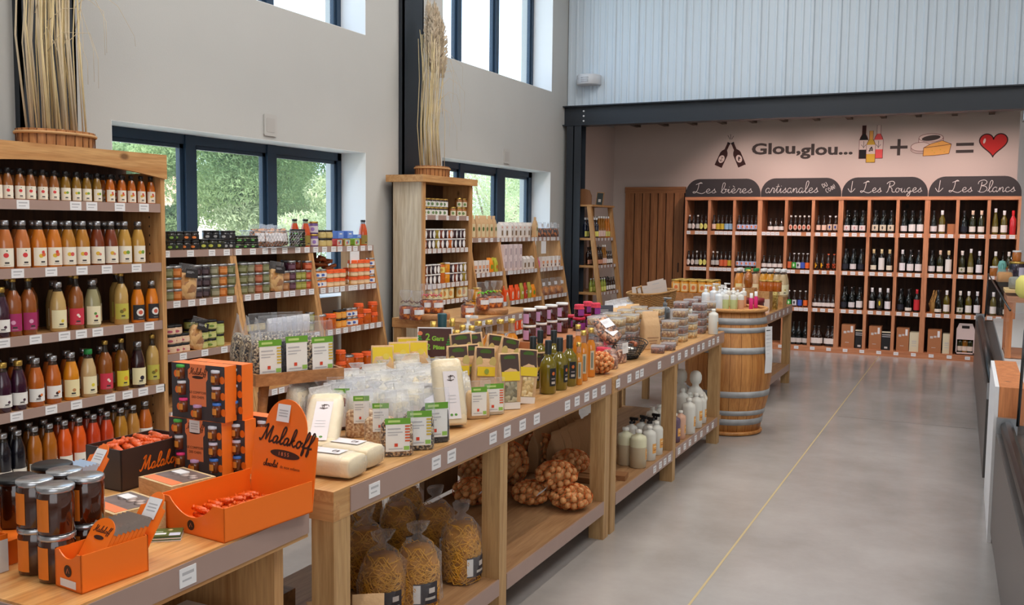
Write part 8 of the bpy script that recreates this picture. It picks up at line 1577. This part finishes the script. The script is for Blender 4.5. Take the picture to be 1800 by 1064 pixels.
for j, px in enumerate((1070, 1084, 1098, 1112)):
    p = onx(px, 560, -2.34); put('kraft_sm', (-2.34, p.y, TZ+.0005), 'pale kraft bag with open crimped top behind the clear boxes, %s' % nth(j, 4), 'paper bag', 'pale kraft bags at the rear of the second table', rz=-.5, sc=1.25)
# poster card
b = MB(); b.box(-.095, .095, 0, .004, 0, .27, mat('poster_grey', (84, 88, 100), .5)); p = onx(1054, 590, -2.28); o = b.build('poster_card', loc=(-2.28, p.y, TZ+.0005), rz=math.radians(38)); tag(o, 'grey and blue printed poster card behind the red-lidded jars', 'card')
q = MB(); Mq = frame_m((0, -.0005, 0), (1, 0, 0), (0, 0, 1)); flat(q, [(-.09, .01), (.09, .01), (.09, .13), (0, .10), (-.09, .06)], mat('poster_blue', (110, 128, 176), .5), Mq); flat(q, [(-.09, .16), (.09, .16), (.09, .20), (-.09, .20)], mat('poster_tan', (160, 140, 128), .5), Mq)
for k in range(3): flat(q, [(-.07, .235-.012*k), (.06, .235-.012*k), (.06, .239-.012*k), (-.07, .239-.012*k)], PAPER, Mq)
q.build('print', o)
# snack sachets in front
SN = grains('sugared_nuts', [(196, 140, 106), (150, 96, 66), (226, 190, 160), (120, 70, 50)], 60); bag('snk', .10, .06, .10, SN, .75, CELLO, None, 71, top='twist', name='snack_bag'); bag('snk_l', .10, .05, .13, SN, .6, CELLO, (236, 236, 238), 72, name='snack_bag', labz=(.45, .95), labw=.8)
for j, (px, py, key, dz) in enumerate(((1092, 650, 'snk', 0), (1106, 640, 'snk_l', 0), (1086, 638, 'snk', .0), (1100, 628, 'snk', 0), (1076, 632, 'snk', 0), (1062, 625, 'snk', 0), (1090, 618, 'snk', 0))):
    p = atz(px, py); put(key, (p.x-.06, p.y+.02, TZ+.0005), 'small clear bag of sugared nuts beside the wire bowl, %s' % nth(j, 7, 'near'), 'snack bag', 'small bags of sugared nuts', rz=R.uniform(-1, .3), sc=1.0)
# dark wire basket with foil-lidded jar and scoop
p = atz(1130, 634); DW_ = mat('dark_wire', (54, 50, 48), .4, .6)
wb = MB(); n = 28
for j in range(7):
    z = .012+.013*j; rr = .085+.0085*j**.9*1.6; wb.tube([(rr*.8*math.cos(2*math.pi*i/n), rr*1.15*math.sin(2*math.pi*i/n), z+(.02*math.sin(2*math.pi*i/n)**2 if j > 4 else 0)) for i in range(n+1)], .003, DW_, 5)
for i in range(n): a = 2*math.pi*i/n; wb.tube([(.06*math.cos(a), .09*math.sin(a), .006), (.085*.8*math.cos(a), .085*1.15*math.sin(a), .012), (.135*.8*math.cos(a), .135*1.15*math.sin(a), .092+.02*math.sin(a)**2)], .0022, DW_, 4)
wb.lathe([(0, .006), (1, .006)], DW_, 20, sx=.07, sy=.10, cap=False)
wbc = Vector((p.x-.12, p.y+.05, TZ+.001)); o = wb.build('wire_bowl', loc=wbc); tag(o, 'dark wire bowl at the front edge of the second table', 'basket')
b = MB(); b.lathe([(0, 0), (.045, 0), (.052, .004), (.052, .05), (.045, .06), (0, .062)], mat('foil', (210, 208, 204), .18, .9, bump=.6, bscale=60), 18, cap=False, sy=1.1); o = b.build('foil_dish', loc=wbc+Vector((.01, 0, .012))); tag(o, 'shiny foil-wrapped dish inside the dark wire bowl', 'dish')
b = MB(); b.tube([(0, -.06, .0), (.01, -.02, .005), (.0, .03, .0)], .011, mat('scoop_wood', (156, 84, 48), .5), 10, .008); b.lathe([(0, -.002), (.016, 0), (.018, .01), (0, .012)], MATS['scoop_wood'], 12, (0, .04, 0), cap=False); o = b.build('wooden_scoop', loc=wbc+Vector((.075, -.10, .105)), rz=.5); tag(o, 'small brown wooden scoop resting on the rim of the wire bowl', 'scoop')
p2 = atz(1100, 600); o = put('sachet', (wbc.x-.03, wbc.y-.10, TZ+.115), 'large clear sachet with white label lying over the wire bowl', 'sachet', 'large sachets over the wire bowl', rot=(.5, math.radians(-50), math.radians(-30)), sc=.95)
o = put('sachet', (wbc.x-.07, wbc.y-.10, TZ+.155), 'second clear sachet with white label, behind the large one', 'sachet', 'large sachets over the wire bowl', rot=(.3, math.radians(-45), math.radians(-40)), sc=.95)
# wicker basket with cards
by_ = (onx(1120, 545, -2.33).y+onx(1190, 530, -2.33).y)/2
wicker(-2.40, by_+.05, TZ+.12, .13, .36, .15, WK, 'long pale wicker basket with a loop handle behind the snack boxes', handle=True, flare=1.1)
o = MB().box(-.13, .13, -.36, .36, 0, .1195, PAPER).build('white_box', loc=(-2.40, by_+.05, TZ+.0003)); tag(o, 'white box on which the long wicker basket stands', 'box')
for j, (px, py, w_, h_, t_) in enumerate(((1130, 512, .17, .09, 6), (1157, 500, .15, .12, 14), (1180, 505, .11, .11, 10))):
    p = onx(px, py, -2.42)
    b = MB().box(-w_/2, w_/2, 0, .002, 0, h_, mat('pale_card_sign', (206, 196, 190), .6)); b.box(-w_*.2, w_*.2, -.0006, 0, h_*.72, h_*.78, INK); b.box(-w_*.3, w_*.3, -.0006, 0, h_*.4, h_*.43, INK)
    o = b.build('card_sign', loc=(-2.42, min(p.y, by_+.38), TZ+.235), rz=math.radians(30)); o.rotation_euler = (0, math.radians(-t_), math.radians(30)); tag(o, 'pale card standing in the wicker basket, %s' % nth(j, 3), 'card', 'pale cards in the basket')
bag('white_pk', .09, .07, .14, mat('white_pouch', (238, 236, 236), .4, bump=.4, bscale=30), .8, CELLO_TOP, None, 77, name='pouch')
for j, px in enumerate((1070, 1082, 1094, 1105)):
    p = onx(px, 540, -2.48); put('white_pk', (-2.48, p.y, TZ+.0005), 'white pouch at the rear of the second table, %s' % nth(j, 4), 'pouch', 'white pouches at the rear', sc=1.75)
# ------------------------------------------------------------------ barrel with soaps
BW = wood('barrel_oak', (208, 148, 82), (176, 112, 54), 'Z', .8, .45); HOOP = mat('galvanised_hoop', (168, 170, 172), .6, .25, noise=.35, nscale=14); WICK = mat('wicker_rim', (220, 160, 96), .6, bump=1.0, bscale=150)
def barrel(x, y, z, s, label, cut=None):
    prof = [(0, .0), (.268, .0), (.285, .10), (.325, .26), (.345, .42), (.350, .50), (.345, .58), (.325, .74), (.290, .90), (.278, .96), (.262, .96), (.262, .93), (0, .93)]
    b = MB().lathe([(r*s, h*s) for r, h in prof], BW, 48, cap=False)
    for i in range(24):
        a = 2*math.pi*i/24
        for (r0, z0), (r1, z1) in zip(prof[1:9], prof[2:10]):
            m_ = mat('stave_gap', (104, 60, 28), .9); c_, s_ = math.cos(a), math.sin(a); q_ = .0016
            b.add([(r0*s*c_*1.0006-q_*s_, r0*s*s_*1.0006+q_*c_, z0*s), (r0*s*c_*1.0006+q_*s_, r0*s*s_*1.0006-q_*c_, z0*s), (r1*s*c_*1.0006+q_*s_, r1*s*s_*1.0006-q_*c_, z1*s), (r1*s*c_*1.0006-q_*s_, r1*s*s_*1.0006+q_*c_, z1*s)], [(0, 1, 2, 3)], m_)
    o = b.build('barrel', loc=(x, y, z)); tag(o, label, 'barrel', 'oak barrels')
    def rad(h):
        for (r0, z0), (r1, z1) in zip(prof[1:], prof[2:]):
            if z0 <= h <= z1: return r0+(r1-r0)*(h-z0)/(z1-z0)
        return .27
    for h0, h1 in ((.055, .105), (.135, .175), (.285, .335), (.635, .685), (.80, .84), (.865, .915)):
        MB().lathe([((rad(h0)+.001)*s, h0*s), ((rad(h0)+.004)*s, h0*s), ((rad(h1)+.004)*s, h1*s), ((rad(h1)+.001)*s, h1*s)], HOOP, 48, cap=False).build('hoop', o)
    return o
bx, byy = -1.77, 7.86
b1 = barrel(bx, byy, .035, 1.02, 'big oak wine barrel with galvanised hoops at the end of the tables, soaps on top')
ring = MB(); ring.tube([(.275*math.cos(2*math.pi*i/40), .275*math.sin(2*math.pi*i/40), .018) for i in range(41)], .017, BW, 8); o = ring.build('barrel_stand', loc=(bx, byy, 0)); tag(o, 'round wooden ring stand under the big barrel', 'stand')
BT = .035+.96*1.02
wt = MB(); wt.tube([(.30*math.cos(2*math.pi*i/48), .30*math.sin(2*math.pi*i/48), .014) for i in range(49)], .015, WICK, 8); wt.lathe([(0, 0), (.30, 0), (.30, .006), (0, .006)], BW, 40, cap=False); o = wt.build('round_tray', loc=(bx, byy, BT+.001)); tag(o, 'round wooden tray with rope rim on top of the big barrel', 'tray')
# paper notice hanging on the barrel
b = MB(); pts = [(0, .0, .0), (.004, 0, -.12), (.012, .004, -.25), (.008, .0, -.38)]
vs = []
for (a, b_, c_) in pts: vs += [(a, -.045, c_), (a+.004, .045, c_)]
b.add(vs, [(2*i, 2*i+2, 2*i+3, 2*i+1) for i in range(3)], PAPER); b.box(.0005, .004, -.03, .03, -.035, -.028, BLACK)
for k in range(6): b.box(.004, .0062+.0012*k, -.032, .032, -.07-.03*k, -.068-.03*k, INK)
ntc = Vector((bx+.34, byy-.10, .90)); o = b.build('paper_notice', loc=ntc, rz=math.radians(-24)); tag(o, 'long white paper notice hanging down the side of the big barrel', 'notice')
# bottles of soap on the tray
SPUMP = mat('clear_soap_bottle', (226, 232, 236), .2, coat=.5); deterg('soap_g', .026, .16, MILK, mat('green_soap', (206, 214, 150), .25), WHITELID, split=.6, lab=False); deterg('soap_o', .026, .16, MILK, mat('orange_soap', (230, 170, 130), .25), WHITELID, split=.6, lab=False)
pm = MB(); pm.lathe([(0, 0), (.033, 0), (.035, .004), (.035, .12), (.030, .135), (.012, .142), (.012, .15)], SPUMP, 16, cap=False); ph = MB(); ph.lathe([(.014, .15), (.014, .165), (.006, .168), (.006, .185), (.012, .19), (.012, .20), (0, .2)], WHITELID, 12, cap=False); ph.box(-.005, .04, -.006, .006, .19, .20, WHITELID); pl = MB(); pl.patch(.0356, .02, .105, -60, 40, PAPER, 8)
product('pump', 'pump_bottle', [('pump_bottle', pm), ('pump', ph), ('label', pl)])
mg = MB(); mg.lathe([(0, 0), (.015, 0), (.017, .003), (.017, .085), (.012, .10)], mat('magenta_bottle', (226, 50, 130), .3), 14, cap=False); mc = MB(); mc.lathe([(.013, .10), (.013, .14), (0, .141)], WHITELID, 12, cap=False); product('mag', 'soap_tube', [('soap_tube', mg), ('cap', mc)])
gsx = 'soap bottles on the barrel'
def onbarrel(px, d): p = onx(px, 545, bx+d); return (bx+d, p.y, BT+.0075)
lab_ = {'pump': 'white pump bottle', 'soap_g': 'pale green soap bottle', 'soap_o': 'orange soap bottle', 'mag': 'small magenta bottle'}
for row, (d, its) in enumerate(((.18, ((1296, 'soap_g'), (1308, 'soap_o'), (1320, 'mag'), (1330, 'mag'))), (.06, ((1262, 'soap_g'), (1273, 'soap_g'), (1284, 'soap_g'), (1296, 'soap_g'), (1308, 'soap_o'), (1320, 'soap_o'), (1333, 'soap_o'))), (-.06, ((1244, 'pump'), (1256, 'pump'), (1268, 'pump'), (1280, 'soap_g'), (1292, 'soap_g'), (1304, 'soap_o'), (1316, 'soap_o'))), (-.17, ((1240, 'pump'), (1254, 'pump'), (1268, 'pump'), (1282, 'pump'))))):
    for j, (px, key) in enumerate(its):
        loc = onbarrel(px, d)
        if (Vector(loc[:2])-Vector((bx, byy))).length > .27: 
            q_ = (Vector(loc[:2])-Vector((bx, byy))).normalized()*.262; loc = (bx+q_.x, byy+q_.y, loc[2])
        if any((Vector(loc[:2])-Vector(e)).length < .045 for e in USED): continue
        USED.add((loc[0], loc[1])); put(key, loc, '%s on the barrel tray, %s row, %s' % (lab_[key], ['front', 'second', 'third', 'rear'][row], nth(j, len(its))), 'soap bottle', gsx, rz=random.uniform(-.6, .2))
for j, px in enumerate((1204, 1216, 1228, 1240)):
    p = onx(px, 545, -2.18); put('pump', (-2.18, min(p.y, 7.36), TZ+.0005), 'tall white pump bottle at the far end of the second table, %s' % nth(j, 4), 'soap bottle', 'tall pump bottles on the second table', sc=1.25)
for j, (px, py) in enumerate(((1268, 596), (1262, 578))):
    p = atz(px, py-8); put('det_big', (p.x-.06, min(p.y-.02, 7.34), TZ+.0005), 'pale bottle with white cap at the end of the second table, %s' % ('front', 'rear')[j], 'bottle', 'pale bottles at the table end', sc=.75)
# ------------------------------------------------------------------ third table behind the barrel
t3 = island('t3', 8.95, 10.62, .865, ((8.96, 9.03), (10.54, 10.61)), 'third display table beyond the barrel carrying juices and honey', cards=[onx(px, py, XF).y for px, py in ((1356, 552), (1363, 548), (1370, 545), (1377, 541), (1384, 538))], pw=.01)
jar('honey_s', .042, .115, (224, 150, 40), GOLD, (236, 206, 150), lz=(.1, .8), motif=(226, 120, 60)); jar('honey_d', .045, .11, (186, 96, 24), GOLD, None); juice('j_yel', JUICEP, (238, 178, 40), WHITELID, (240, 226, 170), (0.02, 0.115), motif=[(6, .4, .01, (226, 140, 60))], s=1.06, cream=True); juice('j_wht', JUICEP, (222, 206, 156), WHITELID, (240, 230, 190), (0.02, 0.115), motif=[(6, .5, .010, (196, 176, 90))], s=1.06); juice('j_or2', JUICEP, (238, 160, 44), WHITELID, (240, 226, 170), (.02, .115), motif=[(6, .4, .01, (226, 140, 60))], s=1.06); juice('j_pk', JUICEP, (228, 196, 150), GREENLID, (240, 226, 190), (.02, .115), motif=[(6, .4, .01, (226, 140, 60))], s=1.06)
Z3 = .8655; g3 = 'juice bottles on the third table'
Y3 = 10.2; cr = MB(); cr.box(-.38, .26, -.12, .12, 0, .11, PINE); o = cr.build('display_crate', loc=(-1.98, Y3, Z3+.0003)); tag(o, 'low pine crate raising the juice bottles on the third table', 'crate')
for j, (px, key, w_) in enumerate(((1299, 'j_or2', 'orange'), (1313, 'j_pk', 'cloudy green-capped'), (1328, 'j_pk', 'cloudy green-capped'), (1342, 'j_yel', 'amber yellow'), (1354, 'j_yel', 'bright yellow'), (1366, 'j_wht', 'pale cloudy'), (1377, 'j_wht', 'pale cloudy'))):
    for q_ in (0, 1): put(key, (max(-2.31, ony(px, 480, Y3-.05).x-.005*q_), Y3-.06+.115*q_, Z3+.1105), '%s juice bottle on the third table, %s row, %s' % (w_, ('front', 'back')[q_], nth(j, 7)), 'juice bottle', g3, rz=-.7, sc=1.05)
XR = ony(1252, 490, 8.45).x
o = MB().box(-.20, .20, -.16, .24, 0, .24, SW).build('wooden_riser', loc=(XR-.16, 8.5, Z3+.0003)); tag(o, 'wooden riser under the honey jars beyond the soaps', 'riser')
for j in range(5):
    for q_ in range(3): put('honey_s', (XR-.32+.08*j, 8.40+.1*q_, Z3+.2405), 'honey jar with orange and cream label, %s, %s row, beyond the soaps' % (nth(j, 5), ['front', 'middle', 'rear'][q_]), 'honey jar', 'honey jars on the riser beyond the soaps', rz=-.6)
tb = empty('display_table', (0, 0, 0)); tag(tb, 'rear part-hidden display table behind the barrel under the honey jars', 'table', 'island display tables')
MB().box(-2.85, -2.14, 8.12, 8.94, .83, .865, TABLE).build('table_top', tb)
for a, b_ in ((-2.84, 8.13), (-2.84, 8.86), (-2.21, 8.86)): MB().box(a, a+.06, b_, b_+.06, 0, .83, LEGW).build('leg', tb)
cr = MB(); cr.box(-.17, .12, -.10, .10, 0, .20, PINE); o = cr.build('display_crate', loc=(-1.88, 9.62, Z3+.0003)); tag(o, 'pine crate under the amber honey jars, in front of the juices', 'crate')
for j, px in enumerate((1344, 1356, 1368)):
    put('honey_d', (ony(px, 500, 9.6).x-.01, 9.6, Z3+.2005), 'amber honey jar with gold lid, %s of three in front of the juices' % nth(j, 3), 'honey jar', 'amber honey jars in front of the juices')
b = MB(); b.lathe([(0, 0), (.05, 0), (.06, .01), (.07, .07), (.065, .12), (.035, .15), (.03, .16)], mat('honey_pot', (170, 96, 30), .15, coat=.8), 20, cap=False, sx=.6); q = MB(); q.lathe([(.032, .158), (.032, .175), (0, .176)], GOLD, 14, cap=False)
o = b.build('honey_flask', loc=(-1.90, 9.2, Z3+.255)); o.scale = (1, 1, 1.0); tag(o, 'flat round flask of amber honey with gold base in front of the juices', 'honey jar'); q.build('cap', o)
o = MB().box(-.10, .10, -.07, .07, 0, .2545, PINE).build('display_crate', loc=(-1.93, 9.2, Z3+.0003)); tag(o, 'small pine crate under the honey flask', 'crate')
b = MB(); b.box(-.05, .05, -.06, .06, 0, .035, mat('yellow_soap_bar', (236, 170, 40), .5)); o = b.build('yellow_box', loc=(-2.12, 9.2, Z3+.0003)); tag(o, 'small flat yellow box in front of the juices, left', 'box')
# nuts bag with beans column and red bucket
b = MB(); loft(b, [(0, .05, .04, 4), (.26, .05, .04, 4)], grains('pale_beans', [(226, 206, 130), (196, 170, 90), (160, 130, 60)], 60), 20, .01, 2); o = b.build('bean_jar', loc=(-1.775, 9.86, Z3+.0003)); tag(o, 'tall clear jar of pale beans near the right end of the third table', 'jar'); MB().lathe([(.052, .26), (.052, .275), (0, .276)], GOLD, 18, cap=False).build('lid', o)
b = MB(); b.lathe([(0, 0), (.062, 0), (.085, .125), (.094, .125), (.094, .165), (.088, .165), (.080, .13), (0, .13)], mat('dark_red_pot', (126, 34, 40), .45), 28, cap=False); o = b.build('red_pot', loc=(-1.81, 9.06, Z3+.0003)); tag(o, 'dark red plant pot beside the barrel soaps', 'pot')
b = MB(); b.box(-.06, .06, 0, .004, 0, .14, mat('peach_notice', (232, 206, 190), .6)); b.box(-.004, .004, -.001, 0, .03, .10, BLACK); o = b.build('small_sign', loc=(-1.77, 9.30, Z3+.0003), rz=.5); tag(o, 'small pale standing sign right of the red pot', 'sign')
# second barrel and little barrel
barrel(-2.12, 9.60, LZ_+.001, .62, 'dark oak barrel standing on the lower shelf of the third table'); 
sb = barrel(-1.84, 10.46, Z3+.0005, .33, 'small keg standing at the far right end of the third table')
# dark jars at the end of the basket
jar('dkjar', .04, .10, (40, 26, 24), GOLD, (226, 222, 220)); p = onx(1202, 510, -2.5); put('dkjar', (-2.50, 7.36, TZ+.12), 'dark jar with gold lid at the end of the wicker basket', 'jar', 'dark jar by the basket'); o = MB().box(-.07, .07, -.05, .05, 0, .1195, BLACK).build('black_box', loc=(-2.50, 7.34, TZ+.0003)); tag(o, 'small black box under the dark jar beyond the wicker basket', 'box')
# ------------------------------------------------------------------ low table in front of the jam cabinet
lt_ = empty('display_table', (0, 0, 0)); tag(lt_, 'low pine table in front of the jam cabinet with candy jars', 'table', 'island display tables')
m = MB(); m.box(-4.50, -3.80, 6.92, 8.5, .845, .88, TABLE); m.box(-4.50, -3.80, 6.92, 6.95, .80, .845, PINE_X); m.box(-3.83, -3.80, 6.95, 8.5, .80, .845, PINE); m.build('table_top', lt_)
r = MB(); r.box(-3.80, -3.796, 6.95, 8.48, .80, .872, RAIL)
for k in range(10): price_card(r, -3.796, 7.0+k*.15, .838, .055, .04)
r.build('price_rail', lt_)
for a, b_ in ((-4.49, 6.93), (-3.90, 6.93), (-4.49, 8.4), (-3.90, 8.4)): MB().box(a, a+.08, b_, b_+.08, 0, .80, LEGW).build('leg', lt_)
CANDYM = grains('brown_candy', [(150, 70, 30), (110, 46, 22), (206, 120, 50)], 40)
def candyjar(key, bow):
    if key in PROTO: return
    b = MB().lathe([(0, 0), (.052, 0), (.055, .005), (.055, .10), (.045, .105)], CANDYM, 18, cap=False); f = MB(); loft(f, [(.0, .056, .056, 2), (.10, .058, .058, 2), (.13, .02, .02, 2), (.14, .018, .018, 2), (.20, .055, .05, 2), (.235, .06, .045, 2)], CELLO, 22, .08, 4)
    l = MB(); l.patch(.0565, .045, .085, -80, 20, PAPER, 8); l.spot(.057, .02, -40, .013, .013, lm((226, 130, 60)), 12)
    w_ = MB(); 
    for a in range(6): w_.tube([(0, 0, .135), (.03*math.cos(a*1.05), .03*math.sin(a*1.05), .15), (.05*math.cos(a*1.05), .05*math.sin(a*1.05), .135)], .004, bow, 5)
    product(key, 'candy_jar', [('candy_jar', b), ('film', f), ('label', l), ('bow', w_)])
candyjar('cj_b', mat('brown_bow', (120, 90, 84), .5)); candyjar('cj_p', mat('pink_bow', (226, 90, 110), .5)); candyjar('cj_g', mat('green_bow', (120, 220, 50), .5)); candyjar('cj_y', mat('yellow_bow', (230, 190, 60), .5))
for j, (px, key, z_, xx, w_) in enumerate(((714, 'cj_b', 0, -4.35, 'brown bow, leftmost on the low table'), (733, 'cj_b', 0, -4.22, 'brown bow, second on the low table'), (750, 'cj_p', .055, -4.20, 'pink bow, left on the wooden slice'), (767, 'cj_p', .055, -4.12, 'pink bow, right on the wooden slice'), (822, 'cj_b', 0, -3.95, 'pale bow, behind the spray bottle'), (848, 'cj_g', .05, -3.95, 'green bow, left of the right group'), (862, 'cj_g', .05, -3.98, 'green bow, middle of the right group'), (873, 'cj_y', .05, -3.95, 'yellow bow, right of the right group'))):
    p = onx(px, 565, xx); put(key, (xx, p.y, .8805+z_), 'candy jar in cellophane with %s' % w_, 'candy jar', 'candy jars on the low table', sc=1.05)
for (x, px, r_, lb) in ((-4.16, 759, .16, 'round wooden slice under the pink-bowed candy jars'), (-3.96, 861, .17, 'round wooden slice under the green-bowed candy jars')):
    y = onx(px, 565, x).y; o = MB().lathe([(0, 0), (r_*.97, 0), (r_, .01), (r_, .043), (r_*.97, .049), (0, .049)], SW, 30, cap=False).build('wooden_slice', loc=(x, y, .8803)); tag(o, lb, 'tray')
for j, (px, xx, q_) in enumerate(((838, -4.12, 0), (838, -4.12, 1), (826, -4.15, 0), (850, -4.2, 0))):
    p = onx(px, 560, xx); put('honey_s', (xx, p.y, .8805+q_*.1155), 'honey jar with gold lid on the low table, %s' % ['bottom of the stack', 'top of the stack', 'left of the stack', 'behind the stack'][j], 'honey jar', 'honey jars on the low table')
for j, (px, h_) in enumerate(((778, 1.35), (793, 1.0), (810, 1.35))):
    xx = -2.56; p = onx(px, 600, xx); b = MB(); b.lathe([(0, 0), (.028, 0), (.030, .004), (.030, .20), (.014, .23), (.013, .27)], CLEAR, 16, cap=False); q = MB(); q.lathe([(.016, .255), (.016, .30), (0, .301)] if j != 1 else [(.024, .25), (.026, .33), (.022, .335), (0, .336)], GOLD if j != 1 else mat('teal_seal', (30, 74, 84), .4), 14, cap=False)
    o = b.build('glass_bottle', loc=(xx, p.y-.10, TZ+.0005)); tag(o, 'tall clear glass bottle %s behind the olive oils' % ['with gold cap, left', 'with teal sealed neck', 'with gold cap, right'][j], 'bottle', 'tall clear bottles at the rear'); q.build('cap', o)
p = onx(823, 580, -2.56); put('pump', (-2.56, p.y, TZ+.0005), 'clear pump bottle with white label behind the olive oils', 'soap bottle', 'pump bottle at the rear', sc=1.5)
# ------------------------------------------------------------------ refrigerated counter on the right
CNT = mat('counter_dark_grey', (92, 88, 86), .35, .3); CNTB = mat('counter_black_rail', (26, 27, 28), .3); CG = film('counter_glass', (225, 232, 235), .07, .03, 0, facing=False); ORW = wood('orange_wood', (226, 146, 90), (198, 118, 66), 'Z', .9)
def cooler(y0, y1, x0, x1, label, zt=.62):
    b = MB()
    b.add([(x0, y0, .07), (x1, y1, .07), (x1, y1, zt), (x0, y0, zt), (x0+.9, y0, .07), (x1+.9, y1, .07), (x1+.9, y1, zt), (x0+.9, y0, zt)], [(0, 1, 2, 3), (4, 7, 6, 5), (0, 3, 7, 4), (1, 5, 6, 2), (3, 2, 6, 7), (0, 4, 5, 1)], CNT)
    o = b.build('refrigerated_counter'); tag(o, label, 'display counter', 'refrigerated counters on the right')
    s = MB(); s.add([(x0+.02, y0, 0), (x1+.02, y1, 0), (x1+.02, y1, .07), (x0+.02, y0, .07), (x0+.1, y0, 0), (x1+.1, y1, 0), (x1+.1, y1, .07), (x0+.1, y0, .07)], [(0, 1, 2, 3), (4, 7, 6, 5), (0, 3, 7, 4), (1, 5, 6, 2), (3, 2, 6, 7), (0, 4, 5, 1)], STEEL); s.build('kick_plate', o)
    s = MB(); s.tube([(x0+.05, y0, zt+.035), (x1+.05, y1, zt+.035)], .032, CNTB, 10); s.tube([(x0+.05, y0, zt+.035), (x1+.05, y1, zt+.035)], .0335, CNTB, 10); s.build('bumper_rail', o)
    for yy, xx in ((y1, x1), (y0, x0)): MB().box(xx+.0, xx+.10, yy-.035, yy-.001, zt-.02, zt+.085, STEEL).build('end_cap', o)
    g = MB(); g.add([(x0+.10, y0+.02, zt+.06), (x1+.10, y1-.04, zt+.06), (x1+.11, y1-.04, zt+.56), (x0+.11, y0+.02, zt+.56)], [(0, 1, 2, 3)], CG); g.build('front_glass', o)
    g = MB(); g.tube([(x0+.11, y0+.02, zt+.565), (x1+.11, y1-.04, zt+.565)], .008, CNTB, 6); g.tube([(x1+.10, y1-.04, zt+.05), (x1+.11, y1-.04, zt+.56)], .008, CNTB, 6); g.build('glass_trim', o)
    s = MB(); s.box(max(x0, x1)+.13, max(x0, x1)+.88, y0+.03, y1-.05, zt+.545, zt+.565, CG); s.build('top_glass', o)
    s = MB(); s.box(max(x0, x1)+.15, max(x0, x1)+.85, y0+.03, y1-.05, zt+.002, zt+.04, mat('white_tray_inside', (226, 222, 216), .5)); s.build('inner_tray', o)
    return o
cooler(6.86, 12.55, .152, .118, 'far refrigerated glass counter with dark base along the aisle'); cooler(1.2, 5.62, .262, .178, 'near refrigerated glass counter cut off by the right edge')
b = MB(); b.box(.165, .185, 5.66, 6.80, .0, .86, PAPER); o = b.build('counter_front_panel'); tag(o, 'white panel of the till between the two glass counters', 'counter')
b = MB(); b.box(.19, .90, 5.68, 6.78, .0, .655, mat('till_carcass', (130, 120, 114), .5)); b.box(.186, .31, 5.66, 6.82, .66, .86, ORW); o = b.build('till_counter'); tag(o, 'orange wooden till counter between the glass counters', 'counter')
# things on and behind the far counter
CRT = 1.187
for (px, y, fn) in (): pass
tops = []
b = MB().box(-.15, .30, -.22, .22, 0, .022, mat('cheese_board_pale', (226, 196, 140), .5)); o = b.build('cheese_board', loc=(.44, 9.0, CRT)); tag(o, 'pale wooden board on the far glass counter holding the grey cheese', 'board'); bz = CRT+.0225
b = MB(); b.lathe([(0, 0), (.10, 0), (.11, .012), (.11, .085), (.10, .098), (0, .10)], mat('grey_cheese_rind', (150, 150, 140), .9, noise=.25, nscale=25, bump=.6, bscale=40), 30, cap=False); o = b.build('grey_cheese', loc=(.43, 9.0, bz+.001)); tag(o, 'grey-rinded wheel of cheese on the pale board at the right edge', 'cheese')
b = MB(); b.lathe([(0, 0), (.09, 0), (.12, .04), (.12, .13), (.09, .17), (0, .18)], mat('yellow_cheese', (232, 222, 120), .6), 24, cap=False); o = b.build('yellow_cheese', loc=(.46, 8.2, CRT+.0)); tag(o, 'round yellow cheese at the right edge, nearer than the grey cheese', 'cheese')
jar('confit', .052, .12, (38, 24, 44), GOLD, (214, 206, 226), lidh=.016); jar('amberj', .034, .09, (190, 110, 40), WHITELID, None)
put('confit', (.485, 11.5, CRT+.001), 'large dark jam jar with gold lid beside the grey cheese', 'jar', 'jar on the far counter', sc=1.5); put('amberj', (.475, 11.5, CRT+.001+.181), 'small amber jar with white lid stacked on the large dark jar', 'jar', 'small jar on the far counter', sc=1.3)
TEAL = mat('teal_paper', (120, 186, 176), .6); b = MB(); b.lathe([(0, 0), (.04, 0), (.05, .05), (.035, .10), (.045, .13), (.03, .18), (0, .19)], TEAL, 16, cap=False); b.tube([(0, -.045, .15), (0, -.10, .12), (0, -.12, .05)], .012, TEAL, 8, .004); o = b.build('teal_ornament', loc=(.34, 11.5, CRT)); tag(o, 'pale teal paper ornament left of the dark jar on the far counter', 'ornament')
put('amberj', (.27, 11.9, CRT), 'small amber jar left of the teal ornament on the far counter', 'jar', 'small jars far counter', sc=1.2); put('honey_d', (.37, 11.95, CRT), 'amber jar with metal lid behind the teal ornament', 'jar', 'small jars far counter'); 
bag('bread', .16, .10, .14, mat('bread_crust', (206, 150, 90), .7, noise=.2, nscale=12), .8, CELLO, None, 88, name='bread_bag'); put('bread', (.34, 10.6, CRT), 'bread in a clear bag at the left end of the far counter top', 'bread', 'bread on the far counter', rz=-1.2, sc=.9)
# wooden crate frame behind the counter glass with shelves
b = MB()
for x in (.305, .88):
    for y in (8.6, 9.2): b.box(x, x+.045, y, y+.045, .665, 1.155, ORW)
b.box(.30, .93, 8.59, 9.25, 1.12, 1.16, REDPINE_X); b.box(.31, .92, 8.61, 9.24, .665, .685, REDPINE_X); o = b.build('wooden_crate_stand'); tag(o, 'reddish wooden crate stand inside the far glass counter', 'crate')
b = MB()
for k in range(7): b.lathe([(0, 0), (.03, 0), (.034, .02), (.02, .06), (0, .065)], [TEAL, KRAFT, lm((200, 190, 90))][k % 3], 10, (.45+.07*k, 6.98+.02*(k % 2), .663), cap=False)
o = b.build('garnish', loc=(0, 0.35, 0)); o['kind'] = 'stuff'; tag(o, 'row of small delicacies inside the far glass counter', 'food', kind='stuff')
